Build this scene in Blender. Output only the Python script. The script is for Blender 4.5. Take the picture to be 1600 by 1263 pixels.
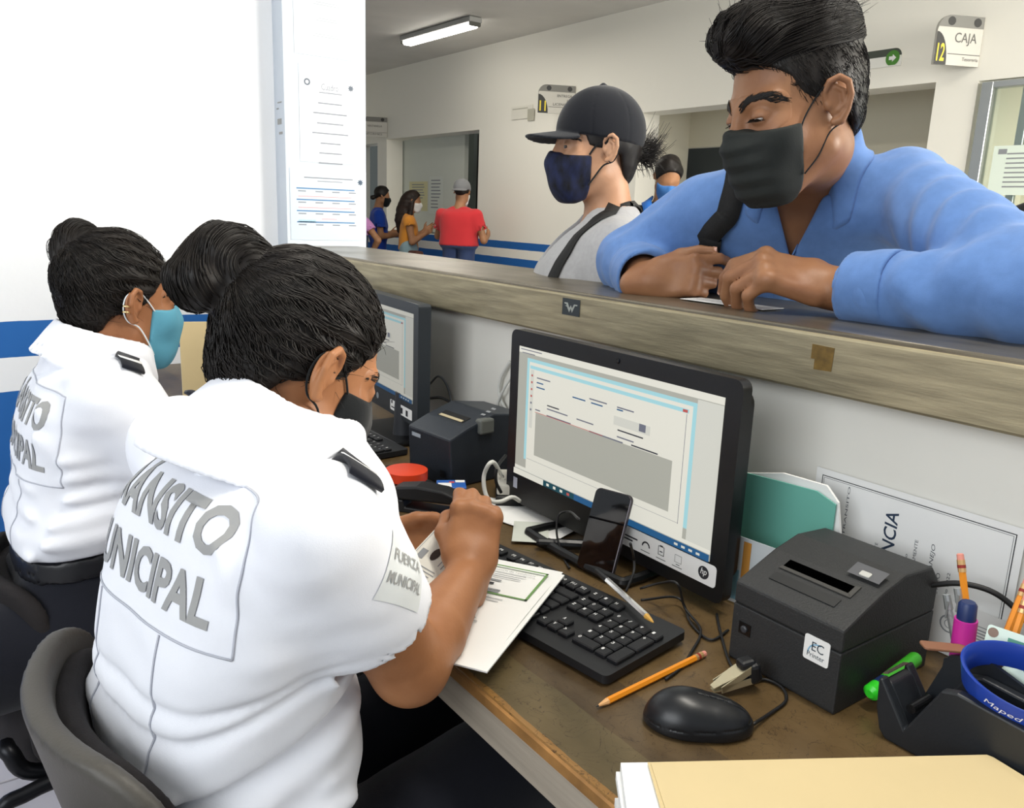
import bpy, bmesh, math, random
import numpy as np
from mathutils import Matrix, Vector
from mathutils.bvhtree import BVHTree

for _o in list(bpy.data.objects):
    bpy.data.objects.remove(_o, do_unlink=True)
SC = bpy.context.scene
COL = SC.collection
rng = np.random.default_rng(7)
random.seed(7)
PI = math.pi

# ------------------------------------------------------------------ camera
FPX, PCX, PCY, EYE = 1285.0, 800.0, 631.5, 1.28
def _cd(px, py): return np.array([(px - PCX) / FPX, -(py - PCY) / FPX, -1.0])
_Y = _cd(-150, 296); _Y /= np.linalg.norm(_Y)
_X = _cd(2620, 400); _X -= _Y * (_X @ _Y); _X /= np.linalg.norm(_X)
_Z = np.cross(_X, _Y)
RC = np.array([_X, _Y, _Z])
CAM = np.array([0, 0, EYE])
def _ray(px, py): return RC @ _cd(px, py)
def onz(px, py, z): r = _ray(px, py); return CAM + r * (z - EYE) / r[2]
def onx(px, py, x): r = _ray(px, py); return CAM + r * x / r[0]
def ony(px, py, y): r = _ray(px, py); return CAM + r * y / r[1]
def at(px, py, depth): return CAM + _ray(px, py) * depth
cam_d = bpy.data.cameras.new('camera'); cam = bpy.data.objects.new('camera', cam_d); COL.objects.link(cam)
cam_d.sensor_width = 36; cam_d.lens = 36 * FPX / 1600; cam_d.clip_start = 0.02; cam_d.clip_end = 100
cam.matrix_world = Matrix([[*RC[0], 0], [*RC[1], 0], [*RC[2], EYE], [0, 0, 0, 1]])
SC.camera = cam

# ------------------------------------------------------------------ light and exposure
def lin(c):
    if isinstance(c, str):
        c = [int(c[i:i + 2], 16) / 255 for i in (0, 2, 4)]
    return tuple((x / 12.92 if x <= 0.04045 else ((x + 0.055) / 1.055) ** 2.4) for x in c)
W = bpy.data.worlds.new('world'); SC.world = W; W.use_nodes = True
W.node_tree.nodes['Background'].inputs[0].default_value = (0.86, 0.93, 1.0, 1)
W.node_tree.nodes['Background'].inputs[1].default_value = 0.42
def area(name, loc, target, sx, sy, power, color=(1, 1, 1)):
    d = bpy.data.lights.new(name, 'AREA'); d.shape = 'RECTANGLE'; d.size = sx; d.size_y = sy
    d.energy = power; d.color = color
    o = bpy.data.objects.new(name, d); COL.objects.link(o); o.location = loc
    o.rotation_euler = (Vector(target) - Vector(loc)).to_track_quat('-Z', 'Y').to_euler()
    return o
area('window_daylight', (-2.2, 0.1, 2.1), (0.5, 1.2, 0.9), 2.2, 1.6, 44, (0.95, 0.98, 1.0))
area('hall_daylight', (4.7, -2.4, 2.3), (4.7, 5.0, 1.2), 2.4, 1.8, 340, (1.0, 0.96, 0.88))
for _fx, _fy in ((3.9, 6.7), (3.2, 2.4), (0.9, 0.5)):
    area('tube_light', (_fx, _fy, 2.98), (_fx, _fy, 0), 0.2, 1.2, 26, (1.0, 0.95, 0.85))
vs = SC.view_settings
vs.view_transform = 'Standard'; vs.look = 'None'; vs.gamma = 1.0; vs.exposure = 0.42; vs.use_curve_mapping = False

# ------------------------------------------------------------------ materials
MATS = {}
def mat(name, color, rough=0.6, metal=0.0, var=0.0, vscale=8.0, bump=0.0, bscale=40.0, emit=0.0,
        trans=0.0, stretch=None, spec=0.5, sheen=0.0, sss=0.0, alpha=1.0, ior=1.45, coat=0.0, bstretch=None, color2=None):
    if name in MATS: return MATS[name]
    m = bpy.data.materials.new(name); m.use_nodes = True
    nt = m.node_tree; b = nt.nodes['Principled BSDF']
    c = lin(color) if isinstance(color, str) else tuple(color)
    b.inputs['Base Color'].default_value = (*c, 1); b.inputs['Roughness'].default_value = rough
    b.inputs['Metallic'].default_value = metal; b.inputs['Specular IOR Level'].default_value = spec
    b.inputs['IOR'].default_value = ior
    if sheen: b.inputs['Sheen Weight'].default_value = sheen
    if coat: b.inputs['Coat Weight'].default_value = coat
    if trans: b.inputs['Transmission Weight'].default_value = trans
    if alpha < 1: b.inputs['Alpha'].default_value = alpha
    if sss:
        b.inputs['Subsurface Weight'].default_value = sss; b.inputs['Subsurface Radius'].default_value = (0.012, 0.004, 0.002)
        b.inputs['Subsurface Scale'].default_value = 0.6
    if emit:
        b.inputs['Emission Color'].default_value = (*c, 1); b.inputs['Base Color'].default_value = (*[x * .12 for x in c], 1); b.inputs['Emission Strength'].default_value = emit
    if var or bump:
        tc = nt.nodes.new('ShaderNodeTexCoord')
        def noise(scale, st):
            mp = nt.nodes.new('ShaderNodeMapping'); nt.links.new(tc.outputs['Object'], mp.inputs[0])
            if st: mp.inputs['Scale'].default_value = st
            n = nt.nodes.new('ShaderNodeTexNoise'); n.inputs['Scale'].default_value = scale; n.inputs['Detail'].default_value = 6
            nt.links.new(mp.outputs[0], n.inputs['Vector']); return n
        if var:
            n = noise(vscale, stretch)
            r = nt.nodes.new('ShaderNodeValToRGB'); nt.links.new(n.outputs['Fac'], r.inputs[0])
            c2 = (lin(color2) if color2 else tuple(min(1, x * (1 + var)) for x in c))
            r.color_ramp.elements[0].position = 0.32; r.color_ramp.elements[0].color = (*[x * (1 - var) for x in c], 1)
            r.color_ramp.elements[1].position = 0.68; r.color_ramp.elements[1].color = (*c2, 1)
            nt.links.new(r.outputs[0], b.inputs['Base Color'])
        if bump:
            n2 = noise(bscale, bstretch if bstretch else stretch)
            bp = nt.nodes.new('ShaderNodeBump'); bp.inputs['Strength'].default_value = bump; bp.inputs['Distance'].default_value = 0.004
            nt.links.new(n2.outputs['Fac'], bp.inputs['Height']); nt.links.new(bp.outputs[0], b.inputs['Normal'])
    MATS[name] = m
    return m

# ------------------------------------------------------------------ objects
def A(*v): return np.array(v, float)
def nrm(v): v = np.asarray(v, float); return v / np.linalg.norm(v)
class MB:
    def __init__(s): s.v = []; s.f = []; s.mi = []; s.m = 0
    def add(s, vs, fs):
        o = len(s.v); s.v += [tuple(map(float, p)) for p in vs]
        for f in fs: s.f.append(tuple(i + o for i in f)); s.mi.append(s.m)
        return s
    def box(s, c, size, R=None):
        c = np.asarray(c, float); h = np.asarray(size, float) / 2
        P = np.array([[x, y, z] for x in (-1, 1) for y in (-1, 1) for z in (-1, 1)]) * h
        if R is not None: P = P @ np.asarray(R).T
        return s.add(P + c, [(0, 1, 3, 2), (4, 6, 7, 5), (0, 4, 5, 1), (2, 3, 7, 6), (0, 2, 6, 4), (1, 5, 7, 3)])
    def rbox(s, c, size, bev=0.004, seg=2, R=None):
        bm = bmesh.new(); bmesh.ops.create_cube(bm, size=1)
        for v in bm.verts: v.co = Vector((v.co.x * size[0], v.co.y * size[1], v.co.z * size[2]))
        bmesh.ops.bevel(bm, geom=list(bm.edges), offset=min(bev, min(size) * 0.49), segments=seg, profile=0.5, affect='EDGES')
        bm.verts.index_update()
        P = np.array([v.co[:] for v in bm.verts]); F = [tuple(v.index for v in f.verts) for f in bm.faces]; bm.free()
        if R is not None: P = P @ np.asarray(R).T
        return s.add(P + np.asarray(c, float), F)
    def tube(s, path, r, n=8, cap=True):
        path = [np.asarray(p, float) for p in path]; rs = r if hasattr(r, '__len__') else [r] * len(path)
        vs, fs = [], []; up = None
        for i, p in enumerate(path):
            t = nrm(path[min(i + 1, len(path) - 1)] - path[max(i - 1, 0)])
            if up is None: up = A(0, 0, 1) if abs(t[2]) < 0.9 else A(1, 0, 0)
            a = nrm(np.cross(t, up)); b = np.cross(a, t); up = b
            for k in range(n):
                an = 2 * PI * k / n; vs.append(p + rs[i] * (a * math.cos(an) + b * math.sin(an)))
        for i in range(len(path) - 1):
            for k in range(n):
                k2 = (k + 1) % n; fs.append((i * n + k, i * n + k2, (i + 1) * n + k2, (i + 1) * n + k))
        if cap: fs.append(tuple(range(n))[::-1]); fs.append(tuple((len(path) - 1) * n + k for k in range(n)))
        return s.add(vs, fs)
    def lathe(s, prof, c=(0, 0, 0), R=None, n=24):
        vs, fs = [], []
        for (r, z) in prof:
            for k in range(n):
                a = 2 * PI * k / n; vs.append((r * math.cos(a), r * math.sin(a), z))
        for i in range(len(prof) - 1):
            for k in range(n):
                k2 = (k + 1) % n; fs.append((i * n + k, i * n + k2, (i + 1) * n + k2, (i + 1) * n + k))
        fs.append(tuple(range(n))[::-1]); fs.append(tuple((len(prof) - 1) * n + k for k in range(n)))
        P = np.array(vs)
        if R is not None: P = P @ np.asarray(R).T
        return s.add(P + np.asarray(c, float), fs)
    def prism(s, outline, h0, h1, M=None):
        n = len(outline)
        P = np.array([(x, y, h0) for x, y in outline] + [(x, y, h1) for x, y in outline], float)
        if M is not None: P = xf(M, P)
        return s.add(P, [tuple(range(n))[::-1], tuple(range(n, 2 * n))] + [(i, (i + 1) % n, n + (i + 1) % n, n + i) for i in range(n)])
    def build(s, name, m, parent=None, smooth=False, root=None):
        return link(name, s.v, s.f, m, parent, smooth, s.mi)
def xf(M, P): M = np.asarray(M); P = np.asarray(P, float); return P @ M[:3, :3].T + M[:3, 3]
def frame(o, x, y=None, z=None):
    """4x4 with the given axes as columns"""
    M = np.eye(4); M[:3, 0] = x; M[:3, 1] = y; M[:3, 2] = z; M[:3, 3] = o; return M
def rotz(a): c, s_ = math.cos(a), math.sin(a); return np.array([[c, -s_, 0], [s_, c, 0], [0, 0, 1.0]])
def rotx(a): c, s_ = math.cos(a), math.sin(a); return np.array([[1.0, 0, 0], [0, c, -s_], [0, s_, c]])
def roty(a): c, s_ = math.cos(a), math.sin(a); return np.array([[c, 0, s_], [0, 1.0, 0], [-s_, 0, c]])
def world_of(o):
    p = np.zeros(3)
    while o is not None: p = p + np.array(o.location[:]); o = o.parent
    return p
def link(name, V, F, m, parent=None, smooth=False, mi=None):
    """vertices come in world space; an object's origin is its parent's, or its own base"""
    V = np.asarray(V, float).reshape(-1, 3)
    if parent is None:
        org = A((V[:, 0].min() + V[:, 0].max()) / 2, (V[:, 1].min() + V[:, 1].max()) / 2, V[:, 2].min())
    else: org = world_of(parent)
    me = bpy.data.meshes.new(name); me.from_pydata((V - org).tolist(), [], [tuple(map(int, f)) for f in F]) if len(F) < 60000 else fastmesh(me, V - org, F)
    o = bpy.data.objects.new(name, me); COL.objects.link(o)
    for k in (m if isinstance(m, (list, tuple)) else [m]): me.materials.append(k)
    if mi is not None and isinstance(m, (list, tuple)): me.polygons.foreach_set('material_index', list(mi))
    if smooth: me.polygons.foreach_set('use_smooth', [True] * len(me.polygons))
    me.update()
    if parent is not None: o.parent = parent
    else: o.location = org
    return o
def fastmesh(me, V, F):
    F = np.asarray(F, np.int32); n, k = F.shape
    me.vertices.add(len(V)); me.vertices.foreach_set('co', V.astype(np.float32).ravel())
    me.loops.add(n * k); me.loops.foreach_set('vertex_index', F.ravel())
    me.polygons.add(n); me.polygons.foreach_set('loop_start', np.arange(0, n * k, k, dtype=np.int32))
    me.update(calc_edges=True)
def empty(name, loc): o = bpy.data.objects.new(name, None); COL.objects.link(o); o.location = tuple(map(float, loc)); o.empty_display_size = 0.05; return o
def tag(o, label=None, cat=None, group=None, kind=None):
    if label: o['label'] = label
    if cat: o['category'] = cat
    if group: o['group'] = group
    if kind: o['kind'] = kind
    return o
def thing(name, loc, label, cat, group=None): return tag(empty(name, loc), label, cat, group)
def smooth_by_angle(o, deg=35):
    me = o.data; me.polygons.foreach_set('use_smooth', [True] * len(me.polygons))
    try: me.set_sharp_from_angle(angle=math.radians(deg))
    except Exception: pass
    return o
_tc = {}
def text_geo(s, size=1.0, bold=0.0, align='LEFT', shear=0.0, sp=1.0):
    """flat lettering: (verts, faces) in the xy plane"""
    key = (s, size, bold, align, shear, sp)
    if key in _tc: return _tc[key]
    cu = bpy.data.curves.new('t', 'FONT'); cu.body = s; cu.size = size; cu.offset = bold * size; cu.align_x = align; cu.shear = shear
    cu.space_character = sp; cu.resolution_u = 3
    ob = bpy.data.objects.new('t', cu); COL.objects.link(ob)
    dg = bpy.context.evaluated_depsgraph_get(); me = bpy.data.meshes.new_from_object(ob.evaluated_get(dg))
    V = np.array([v.co[:] for v in me.vertices]).reshape(-1, 3); F = [tuple(p.vertices) for p in me.polygons]
    bpy.data.objects.remove(ob, do_unlink=True); bpy.data.curves.remove(cu); bpy.data.meshes.remove(me)
    _tc[key] = (V, F); return V, F
def text_fit(s, w, h, bold=0.0, shear=0.0):
    """lettering scaled into a w x h box with its lower left corner at 0"""
    V, F = text_geo(s, 1.0, bold, shear=shear); V = V.copy(); lo = V.min(0); hi = V.max(0)
    V[:, 0] = (V[:, 0] - lo[0]) / max(hi[0] - lo[0], 1e-6) * w; V[:, 1] = (V[:, 1] - lo[1]) / max(hi[1] - lo[1], 1e-6) * h
    return V, F
def subdivide_flat(V, F, maxlen):
    bm = bmesh.new(); bv = [bm.verts.new(p) for p in V]
    for f in F:
        try: bm.faces.new([bv[i] for i in f])
        except ValueError: pass
    bmesh.ops.triangulate(bm, faces=bm.faces[:])
    for _ in range(6):
        es = [e for e in bm.edges if e.calc_length() > maxlen]
        if not es: break
        bmesh.ops.subdivide_edges(bm, edges=es, cuts=1)
        bmesh.ops.triangulate(bm, faces=[f for f in bm.faces if len(f.verts) > 3])
    bm.verts.index_update()
    V2 = np.array([v.co[:] for v in bm.verts]); F2 = [tuple(v.index for v in f.verts) for f in bm.faces]; bm.free()
    return V2, F2

# ------------------------------------------------------------------ distance fields -> smooth continuous meshes
def smin(a, b, k):
    h = np.clip(0.5 + 0.5 * (b - a) / k, 0, 1); return b + (a - b) * h - k * h * (1 - h)
def smax(a, b, k): return -smin(-a, -b, k)
def d_cone(P, a, b, ra, rb):
    a = np.asarray(a, float); b = np.asarray(b, float); ab = b - a; L2 = ab @ ab
    t = np.clip(((P - a) @ ab) / max(L2, 1e-12), 0, 1)
    return np.linalg.norm(P - a - t[:, None] * ab, axis=1) - (ra + (rb - ra) * t)
def d_ell(P, c, r, R=None):
    Q = P - np.asarray(c, float)
    if R is not None: Q = Q @ np.asarray(R)
    r = np.asarray(r, float); k0 = np.linalg.norm(Q / r, axis=1); k1 = np.linalg.norm(Q / (r * r), axis=1)
    return np.where(k1 > 1e-9, k0 * (k0 - 1) / np.maximum(k1, 1e-9), -r.min())
def d_box(P, c, h, R=None, rd=0.0):
    Q = P - np.asarray(c, float)
    if R is not None: Q = Q @ np.asarray(R)
    q = np.abs(Q) - (np.asarray(h, float) - rd)
    return np.linalg.norm(np.maximum(q, 0), axis=1) + np.minimum(q.max(1), 0) - rd
def d_plane(P, p, n): return (P - np.asarray(p, float)) @ nrm(n)
def d_chain(P, pts, rs, k=0.0):
    d = None
    for i in range(len(pts) - 1):
        e = d_cone(P, pts[i], pts[i + 1], rs[i], rs[i + 1])
        d = e if d is None else (np.minimum(d, e) if k == 0 else smin(d, e, k))
    return d
def unxf(M, P): M = np.asarray(M); return (P - M[:3, 3]) @ M[:3, :3]
def wob(P, s, seed=0):
    """smooth pseudo noise, about -1..1"""
    r = np.random.default_rng(seed); d = np.zeros(len(P))
    for i in range(7):
        w = r.normal(size=3); w = w / np.linalg.norm(w) * (0.6 + 1.2 * r.random()) * s; d += np.sin(P @ w + r.random() * 6.28 + 0.8 * np.sin(P @ (r.normal(size=3) * s * 0.7)))
    return d / 4.0
def surf(fn, lo, hi, h):
    """surface nets over a sparse grid; returns verts, quads"""
    lo = np.asarray(lo, float); hi = np.asarray(hi, float); B = 4
    nb = np.ceil((hi - lo) / (h * B)).astype(int) + 1
    N = nb * B + 1
    cxs = [lo[i] + (np.arange(nb[i]) + 0.5) * B * h for i in range(3)]
    G = np.stack(np.meshgrid(*cxs, indexing='ij'), -1).reshape(-1, 3)
    D = fn(G)
    act = (np.abs(D) < B * h * 1.25).reshape(nb)
    V = np.repeat(np.repeat(np.repeat(np.where(D.reshape(nb) > 0, 1.0, -1.0), B, 0), B, 1), B, 2)
    V = np.pad(V, ((0, 1), (0, 1), (0, 1)), mode='edge')
    need = np.zeros(N, bool); ai = np.argwhere(act)
    for dx in range(B + 1):
        for dy in range(B + 1):
            for dz in range(B + 1): need[ai[:, 0] * B + dx, ai[:, 1] * B + dy, ai[:, 2] * B + dz] = True
    idx = np.argwhere(need)
    V[need] = fn(lo + idx * h)
    S = V < 0
    c8 = [(i, j, k) for i in (0, 1) for j in (0, 1) for k in (0, 1)]
    sl = lambda a, o: a[o[0]:a.shape[0] - 1 + o[0], o[1]:a.shape[1] - 1 + o[1], o[2]:a.shape[2] - 1 + o[2]]
    cnt = sum(sl(S, o).astype(np.int8) for o in c8)
    mix = (cnt > 0) & (cnt < 8); ci = np.argwhere(mix); vid = -np.ones(mix.shape, np.int64); vid[mix] = np.arange(len(ci))
    acc = np.zeros((len(ci), 3)); num = np.zeros(len(ci))
    for a in c8:
        for ax in range(3):
            if a[ax]: continue
            b = list(a); b[ax] = 1
            va = V[ci[:, 0] + a[0], ci[:, 1] + a[1], ci[:, 2] + a[2]]; vb = V[ci[:, 0] + b[0], ci[:, 1] + b[1], ci[:, 2] + b[2]]
            x = (va < 0) != (vb < 0); t = np.where(x, va / np.where(x, va - vb, 1), 0)
            p = np.tile(np.array(a, float), (len(ci), 1)); p[:, ax] += t
            acc[x] += p[x]; num[x] += 1
    verts = lo + (ci + acc / num[:, None]) * h
    quads = []
    for ax in range(3):
        u, w = (ax + 1) % 3, (ax + 2) % 3
        s0 = [slice(None)] * 3; s1 = [slice(None)] * 3
        s0[ax] = slice(0, -1); s1[ax] = slice(1, None)
        cr = S[tuple(s0)] != S[tuple(s1)]
        e = np.argwhere(cr); ok = (e[:, u] > 0) & (e[:, w] > 0) & (e[:, u] < N[u] - 1) & (e[:, w] < N[w] - 1); e = e[ok]
        ins = S[tuple(s0)][e[:, 0], e[:, 1], e[:, 2]]
        def g(du, dw):
            q = e.copy(); q[:, u] += du; q[:, w] += dw; return vid[q[:, 0], q[:, 1], q[:, 2]]
        q = np.stack([g(-1, -1), g(0, -1), g(0, 0), g(-1, 0)], 1)
        q[~ins] = q[~ins][:, ::-1]; quads.append(q)
    Q = np.concatenate(quads); Q = Q[(Q >= 0).all(1)]
    return verts, Q
def sdf_obj(name, fn, lo, hi, h, m, parent=None, relax=1):
    V, Q = surf(fn, lo, hi, h)
    for _ in range(relax):
        acc = np.zeros_like(V); n = np.zeros(len(V))
        for a, b in ((0, 1), (1, 2), (2, 3), (3, 0)):
            np.add.at(acc, Q[:, a], V[Q[:, b]]); np.add.at(n, Q[:, a], 1); np.add.at(acc, Q[:, b], V[Q[:, a]]); np.add.at(n, Q[:, b], 1)
        V = V * 0.5 + 0.5 * acc / np.maximum(n, 1)[:, None]
    me = bpy.data.meshes.new(name); org = world_of(parent) if parent is not None else A(0, 0, 0)
    if parent is None: org = A(V[:, 0].mean(), V[:, 1].mean(), V[:, 2].min())
    fastmesh(me, V - org, Q); o = bpy.data.objects.new(name, me); COL.objects.link(o)
    for k in (m if isinstance(m, (list, tuple)) else [m]): me.materials.append(k)
    me.polygons.foreach_set('use_smooth', [True] * len(me.polygons)); me.update()
    if parent is not None: o.parent = parent
    else: o.location = org
    o['_'] = 0; del o['_']
    return o, V, Q
def grad(fn, P, e=1e-3):
    g = np.stack([fn(P + A(*(e if i == j else 0 for j in range(3)))) - fn(P - A(*(e if i == j else 0 for j in range(3)))) for i in range(3)], 1)
    return g / np.maximum(np.linalg.norm(g, axis=1, keepdims=True), 1e-9)
def strands(paths, r0, r1, n=3):
    """paths (S, T, 3) -> one mesh of thin tapering tubes"""
    Sn, T, _ = paths.shape
    t = np.gradient(paths, axis=1); t /= np.maximum(np.linalg.norm(t, axis=2, keepdims=True), 1e-9)
    ref = np.where(np.abs(t[..., 2:3]) < 0.9, A(0, 0, 1), A(1, 0, 0)); a = np.cross(t, ref); a /= np.maximum(np.linalg.norm(a, axis=2, keepdims=True), 1e-9); b = np.cross(a, t)
    rr = np.linspace(r0, r1, T)[None, :, None]
    V = np.stack([paths + rr * (a * math.cos(2 * PI * k / n) + b * math.sin(2 * PI * k / n)) for k in range(n)], 2)
    base = (np.arange(Sn)[:, None] * T + np.arange(T - 1)[None]) * n
    Q = []
    for k in range(n):
        k2 = (k + 1) % n; Q.append(np.stack([base + k, base + k2, base + n + k2, base + n + k], -1).reshape(-1, 4))
    return V.reshape(-1, 3), np.concatenate(Q)
def fast_obj(name, V, Q, m, parent, smooth=True):
    me = bpy.data.meshes.new(name); fastmesh(me, np.asarray(V) - world_of(parent), Q); o = bpy.data.objects.new(name, me); COL.objects.link(o)
    me.materials.append(m); o.parent = parent
    if smooth: me.polygons.foreach_set('use_smooth', [True] * len(me.polygons))
    me.update(); return o

# ================================================================== the room
XF, XB, XW, ZB, ZT = 0.98, 1.29, 1.03, 1.056, 1.142      # counter: front, back, wall face below, underside, top
DZ, DX = 0.75, 0.477                                       # desk top height, front edge
YL = 2.83                                                  # left wall
XR = 5.5                                                   # far wall of the hall
def paint_mat(name, base, bands, rough=0.55, flake=False):
    """painted wall: horizontal bands of paint given as (z0, z1, colour)"""
    m = mat(name, base, rough, bump=0.12, bscale=60)
    nt = m.node_tree; b = nt.nodes['Principled BSDF']
    tc = nt.nodes.new('ShaderNodeTexCoord'); sp = nt.nodes.new('ShaderNodeSeparateXYZ')
    nz = nt.nodes.new('ShaderNodeTexNoise'); nz.inputs['Scale'].default_value = 9; nz.inputs['Detail'].default_value = 5
    geo = nt.nodes.new('ShaderNodeNewGeometry'); nt.links.new(geo.outputs['Position'], sp.inputs[0]); nt.links.new(geo.outputs['Position'], nz.inputs['Vector'])
    wz = nt.nodes.new('ShaderNodeMath'); wz.operation = 'MULTIPLY_ADD'; wz.inputs[1].default_value = 0.008
    nt.links.new(nz.outputs['Fac'], wz.inputs[0]); nt.links.new(sp.outputs['Z'], wz.inputs[2])
    prev = None; base_l = (*lin(base), 1)
    for z0, z1, c in bands:
        a = nt.nodes.new('ShaderNodeMath'); a.operation = 'GREATER_THAN'; a.inputs[1].default_value = z0 + 0.004; nt.links.new(wz.outputs[0], a.inputs[0])
        d = nt.nodes.new('ShaderNodeMath'); d.operation = 'LESS_THAN'; d.inputs[1].default_value = z1 + 0.004; nt.links.new(wz.outputs[0], d.inputs[0])
        k = nt.nodes.new('ShaderNodeMath'); k.operation = 'MULTIPLY'; nt.links.new(a.outputs[0], k.inputs[0]); nt.links.new(d.outputs[0], k.inputs[1])
        fac = k.outputs[0]
        if flake:
            fl = nt.nodes.new('ShaderNodeTexNoise'); fl.inputs['Scale'].default_value = 38; fl.inputs['Detail'].default_value = 8; nt.links.new(geo.outputs['Position'], fl.inputs['Vector'])
            lt = nt.nodes.new('ShaderNodeMath'); lt.operation = 'LESS_THAN'; lt.inputs[1].default_value = 0.66; nt.links.new(fl.outputs['Fac'], lt.inputs[0])
            k2 = nt.nodes.new('ShaderNodeMath'); k2.operation = 'MULTIPLY'; nt.links.new(fac, k2.inputs[0]); nt.links.new(lt.outputs[0], k2.inputs[1]); fac = k2.outputs[0]
        mx = nt.nodes.new('ShaderNodeMixRGB'); nt.links.new(fac, mx.inputs[0])
        if prev is None: mx.inputs[1].default_value = base_l
        else: nt.links.new(prev, mx.inputs[1])
        mx.inputs[2].default_value = (*lin(c), 1); prev = mx.outputs[0]
    if prev is not None: nt.links.new(prev, b.inputs['Base Color'])
    return m
BLUE = '1f63ad'
M_white = mat('painted_plaster', 'f1f1ee', 0.6, bump=0.1, bscale=50)
M_left = paint_mat('left_wall_paint', 'f0f2f5', [(0.0, 0.701, BLUE), (0.803, 0.911, BLUE)])
M_far = paint_mat('far_wall_paint', 'f2efe4', [(0.0, 0.775, BLUE), (0.875, 0.957, BLUE)])
M_beige = mat('recess_plaster', 'dcd6c2', 0.7, bump=0.1)
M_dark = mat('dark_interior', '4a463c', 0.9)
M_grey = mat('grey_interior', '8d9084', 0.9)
M_ceil = mat('ceiling_plaster', 'd8d6d0', 0.9, var=0.06, vscale=1.5)
M_alu = mat('brushed_aluminium', 'b9bdbd', 0.35, 0.8)
M_black = mat('black_plastic', '16171a', 0.45, bump=0.05, bscale=300)
M_ink = mat('ink', '2b2b30', 0.7)
M_inkgrey = mat('grey_ink', '8f9296', 0.7)
M_paper = mat('white_paper', 'eeeeec', 0.75)
M_print_blue = mat('blue_ink', '4f7fae', 0.7)
M_print_red = mat('red_ink', 'd39a9a', 0.7)

def struct(o): o['kind'] = 'structure'; return o
# floor with separate tiles where it shows
fl = struct(MB().box((1.5, 4.0, -0.06), (9.5, 16, 0.1)).build('floor', mat('grout', '9c9a98', 0.8)))
M_tile = mat('ceramic_tile', 'c9c5cb', 0.3, var=0.05, vscale=3)
tile_me = None
for i in range(-4, 4):
    for j in range(2, 10):
        if tile_me is None:
            t = MB().rbox(world_of(fl), (0.326, 0.326, 0.012), 0.002, 1).build('tile', M_tile, fl); tile_me = t.data
        else:
            t = bpy.data.objects.new('tile', tile_me); COL.objects.link(t); t.parent = fl
        t.location = (0.07 + i * 0.333 - fl.location.x, 0.1 + j * 0.333 - fl.location.y, -0.006 - fl.location.z)
struct(MB().box((1.5, 4.0, 3.15), (9.5, 16, 0.1)).build('ceiling', M_ceil))
# left wall behind the officers and the pillar at the end of the counter
struct(MB().box((-1.45, YL + 0.08, 1.55), (5.1, 0.16, 3.098)).build('wall_left', M_left))
PX0, PX1, PY = 1.035, 1.325, 2.74
wp = MB().box(((PX0 + PX1) / 2, (PY + 3.1) / 2, 1.55), (PX1 - PX0, 3.1 - PY, 3.098))
wp = struct(wp.build('wall_pillar', mat('pillar_paint', 'c6ced8', 0.5, bump=0.08)))
# low wall between desk and counter
struct(MB().box((XW + 0.06, 1.1, ZB / 2), (0.12, 3.25, ZB - 0.002)).build('wall_counter', mat('counter_wall_paint', 'e6e4dc', 0.6, var=0.04, vscale=3, bump=0.1)))
# far wall of the hall, built round its openings
fw = MB()
def seg(y0, y1, z0, z1, x0=XR, th=0.25): fw.box((x0 + th / 2, (y0 + y1) / 2, (z0 + z1) / 2), (th, abs(y1 - y0), z1 - z0))
seg(-3.5, 2.75, 2.18, 3.1); seg(2.75, 3.02, 0, 3.1); seg(3.02, 5.74, 2.2, 3.1); seg(5.74, 8.39, 0, 3.1)
seg(8.39, 10.72, 2.2, 3.1); seg(8.39, 10.72, 0, 0.96); seg(10.72, 11.0, 0, 3.1); seg(11.0, 11.75, 2.16, 3.1); seg(11.0, 11.75, 0, 0.96); seg(11.75, 12, 0, 3.1)
seg(-3.5, 2.75, 0, 0.95)
struct(fw.build('wall_far', M_far))
_d = onx(1057, 232, XR + 0.85); dy1, dzt = _d[1], _d[2]; dy0 = dy1 - 1.5
wr = MB(); wr.box((XR + 0.9, (dy1 + 6.0) / 2, 1.16), (0.1, 6.0 - dy1, 2.32)); wr.box((XR + 0.9, (dy0 + dy1) / 2, (dzt + 2.32) / 2), (0.1, dy1 - dy0, 2.32 - dzt)); wr.box((XR + 0.9, (dy0 + 2.0) / 2, 1.16), (0.1, dy0 - 2.0, 2.32)); wr.box((XR + 0.55, 5.95, 1.16), (0.6, 0.08, 2.32)); wr.box((XR + 0.55, 2.8, 1.16), (0.6, 0.08, 2.32))
struct(wr.build('wall_recess', M_beige))
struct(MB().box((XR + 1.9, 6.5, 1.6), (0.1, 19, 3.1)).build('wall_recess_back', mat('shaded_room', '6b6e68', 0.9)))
struct(MB().box((XR + 0.95, 4.6, 2.36), (1.38, 9.4, 0.06)).build('ceiling_recess', M_ceil))
struct(MB().box((XR + 0.3, 9.95, 1.6), (0.06, 1.65, 1.25)).build('wall_booth_panel', mat('booth_panel_paint', 'd9ddd2', 0.5)))
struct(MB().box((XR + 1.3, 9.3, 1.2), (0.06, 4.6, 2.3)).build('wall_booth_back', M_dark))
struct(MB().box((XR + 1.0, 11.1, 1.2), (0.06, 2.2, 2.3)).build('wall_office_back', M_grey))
struct(MB().box((2.3, 12.1, 1.55), (6.5, 0.2, 3.098)).build('wall_end', M_far))

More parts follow.
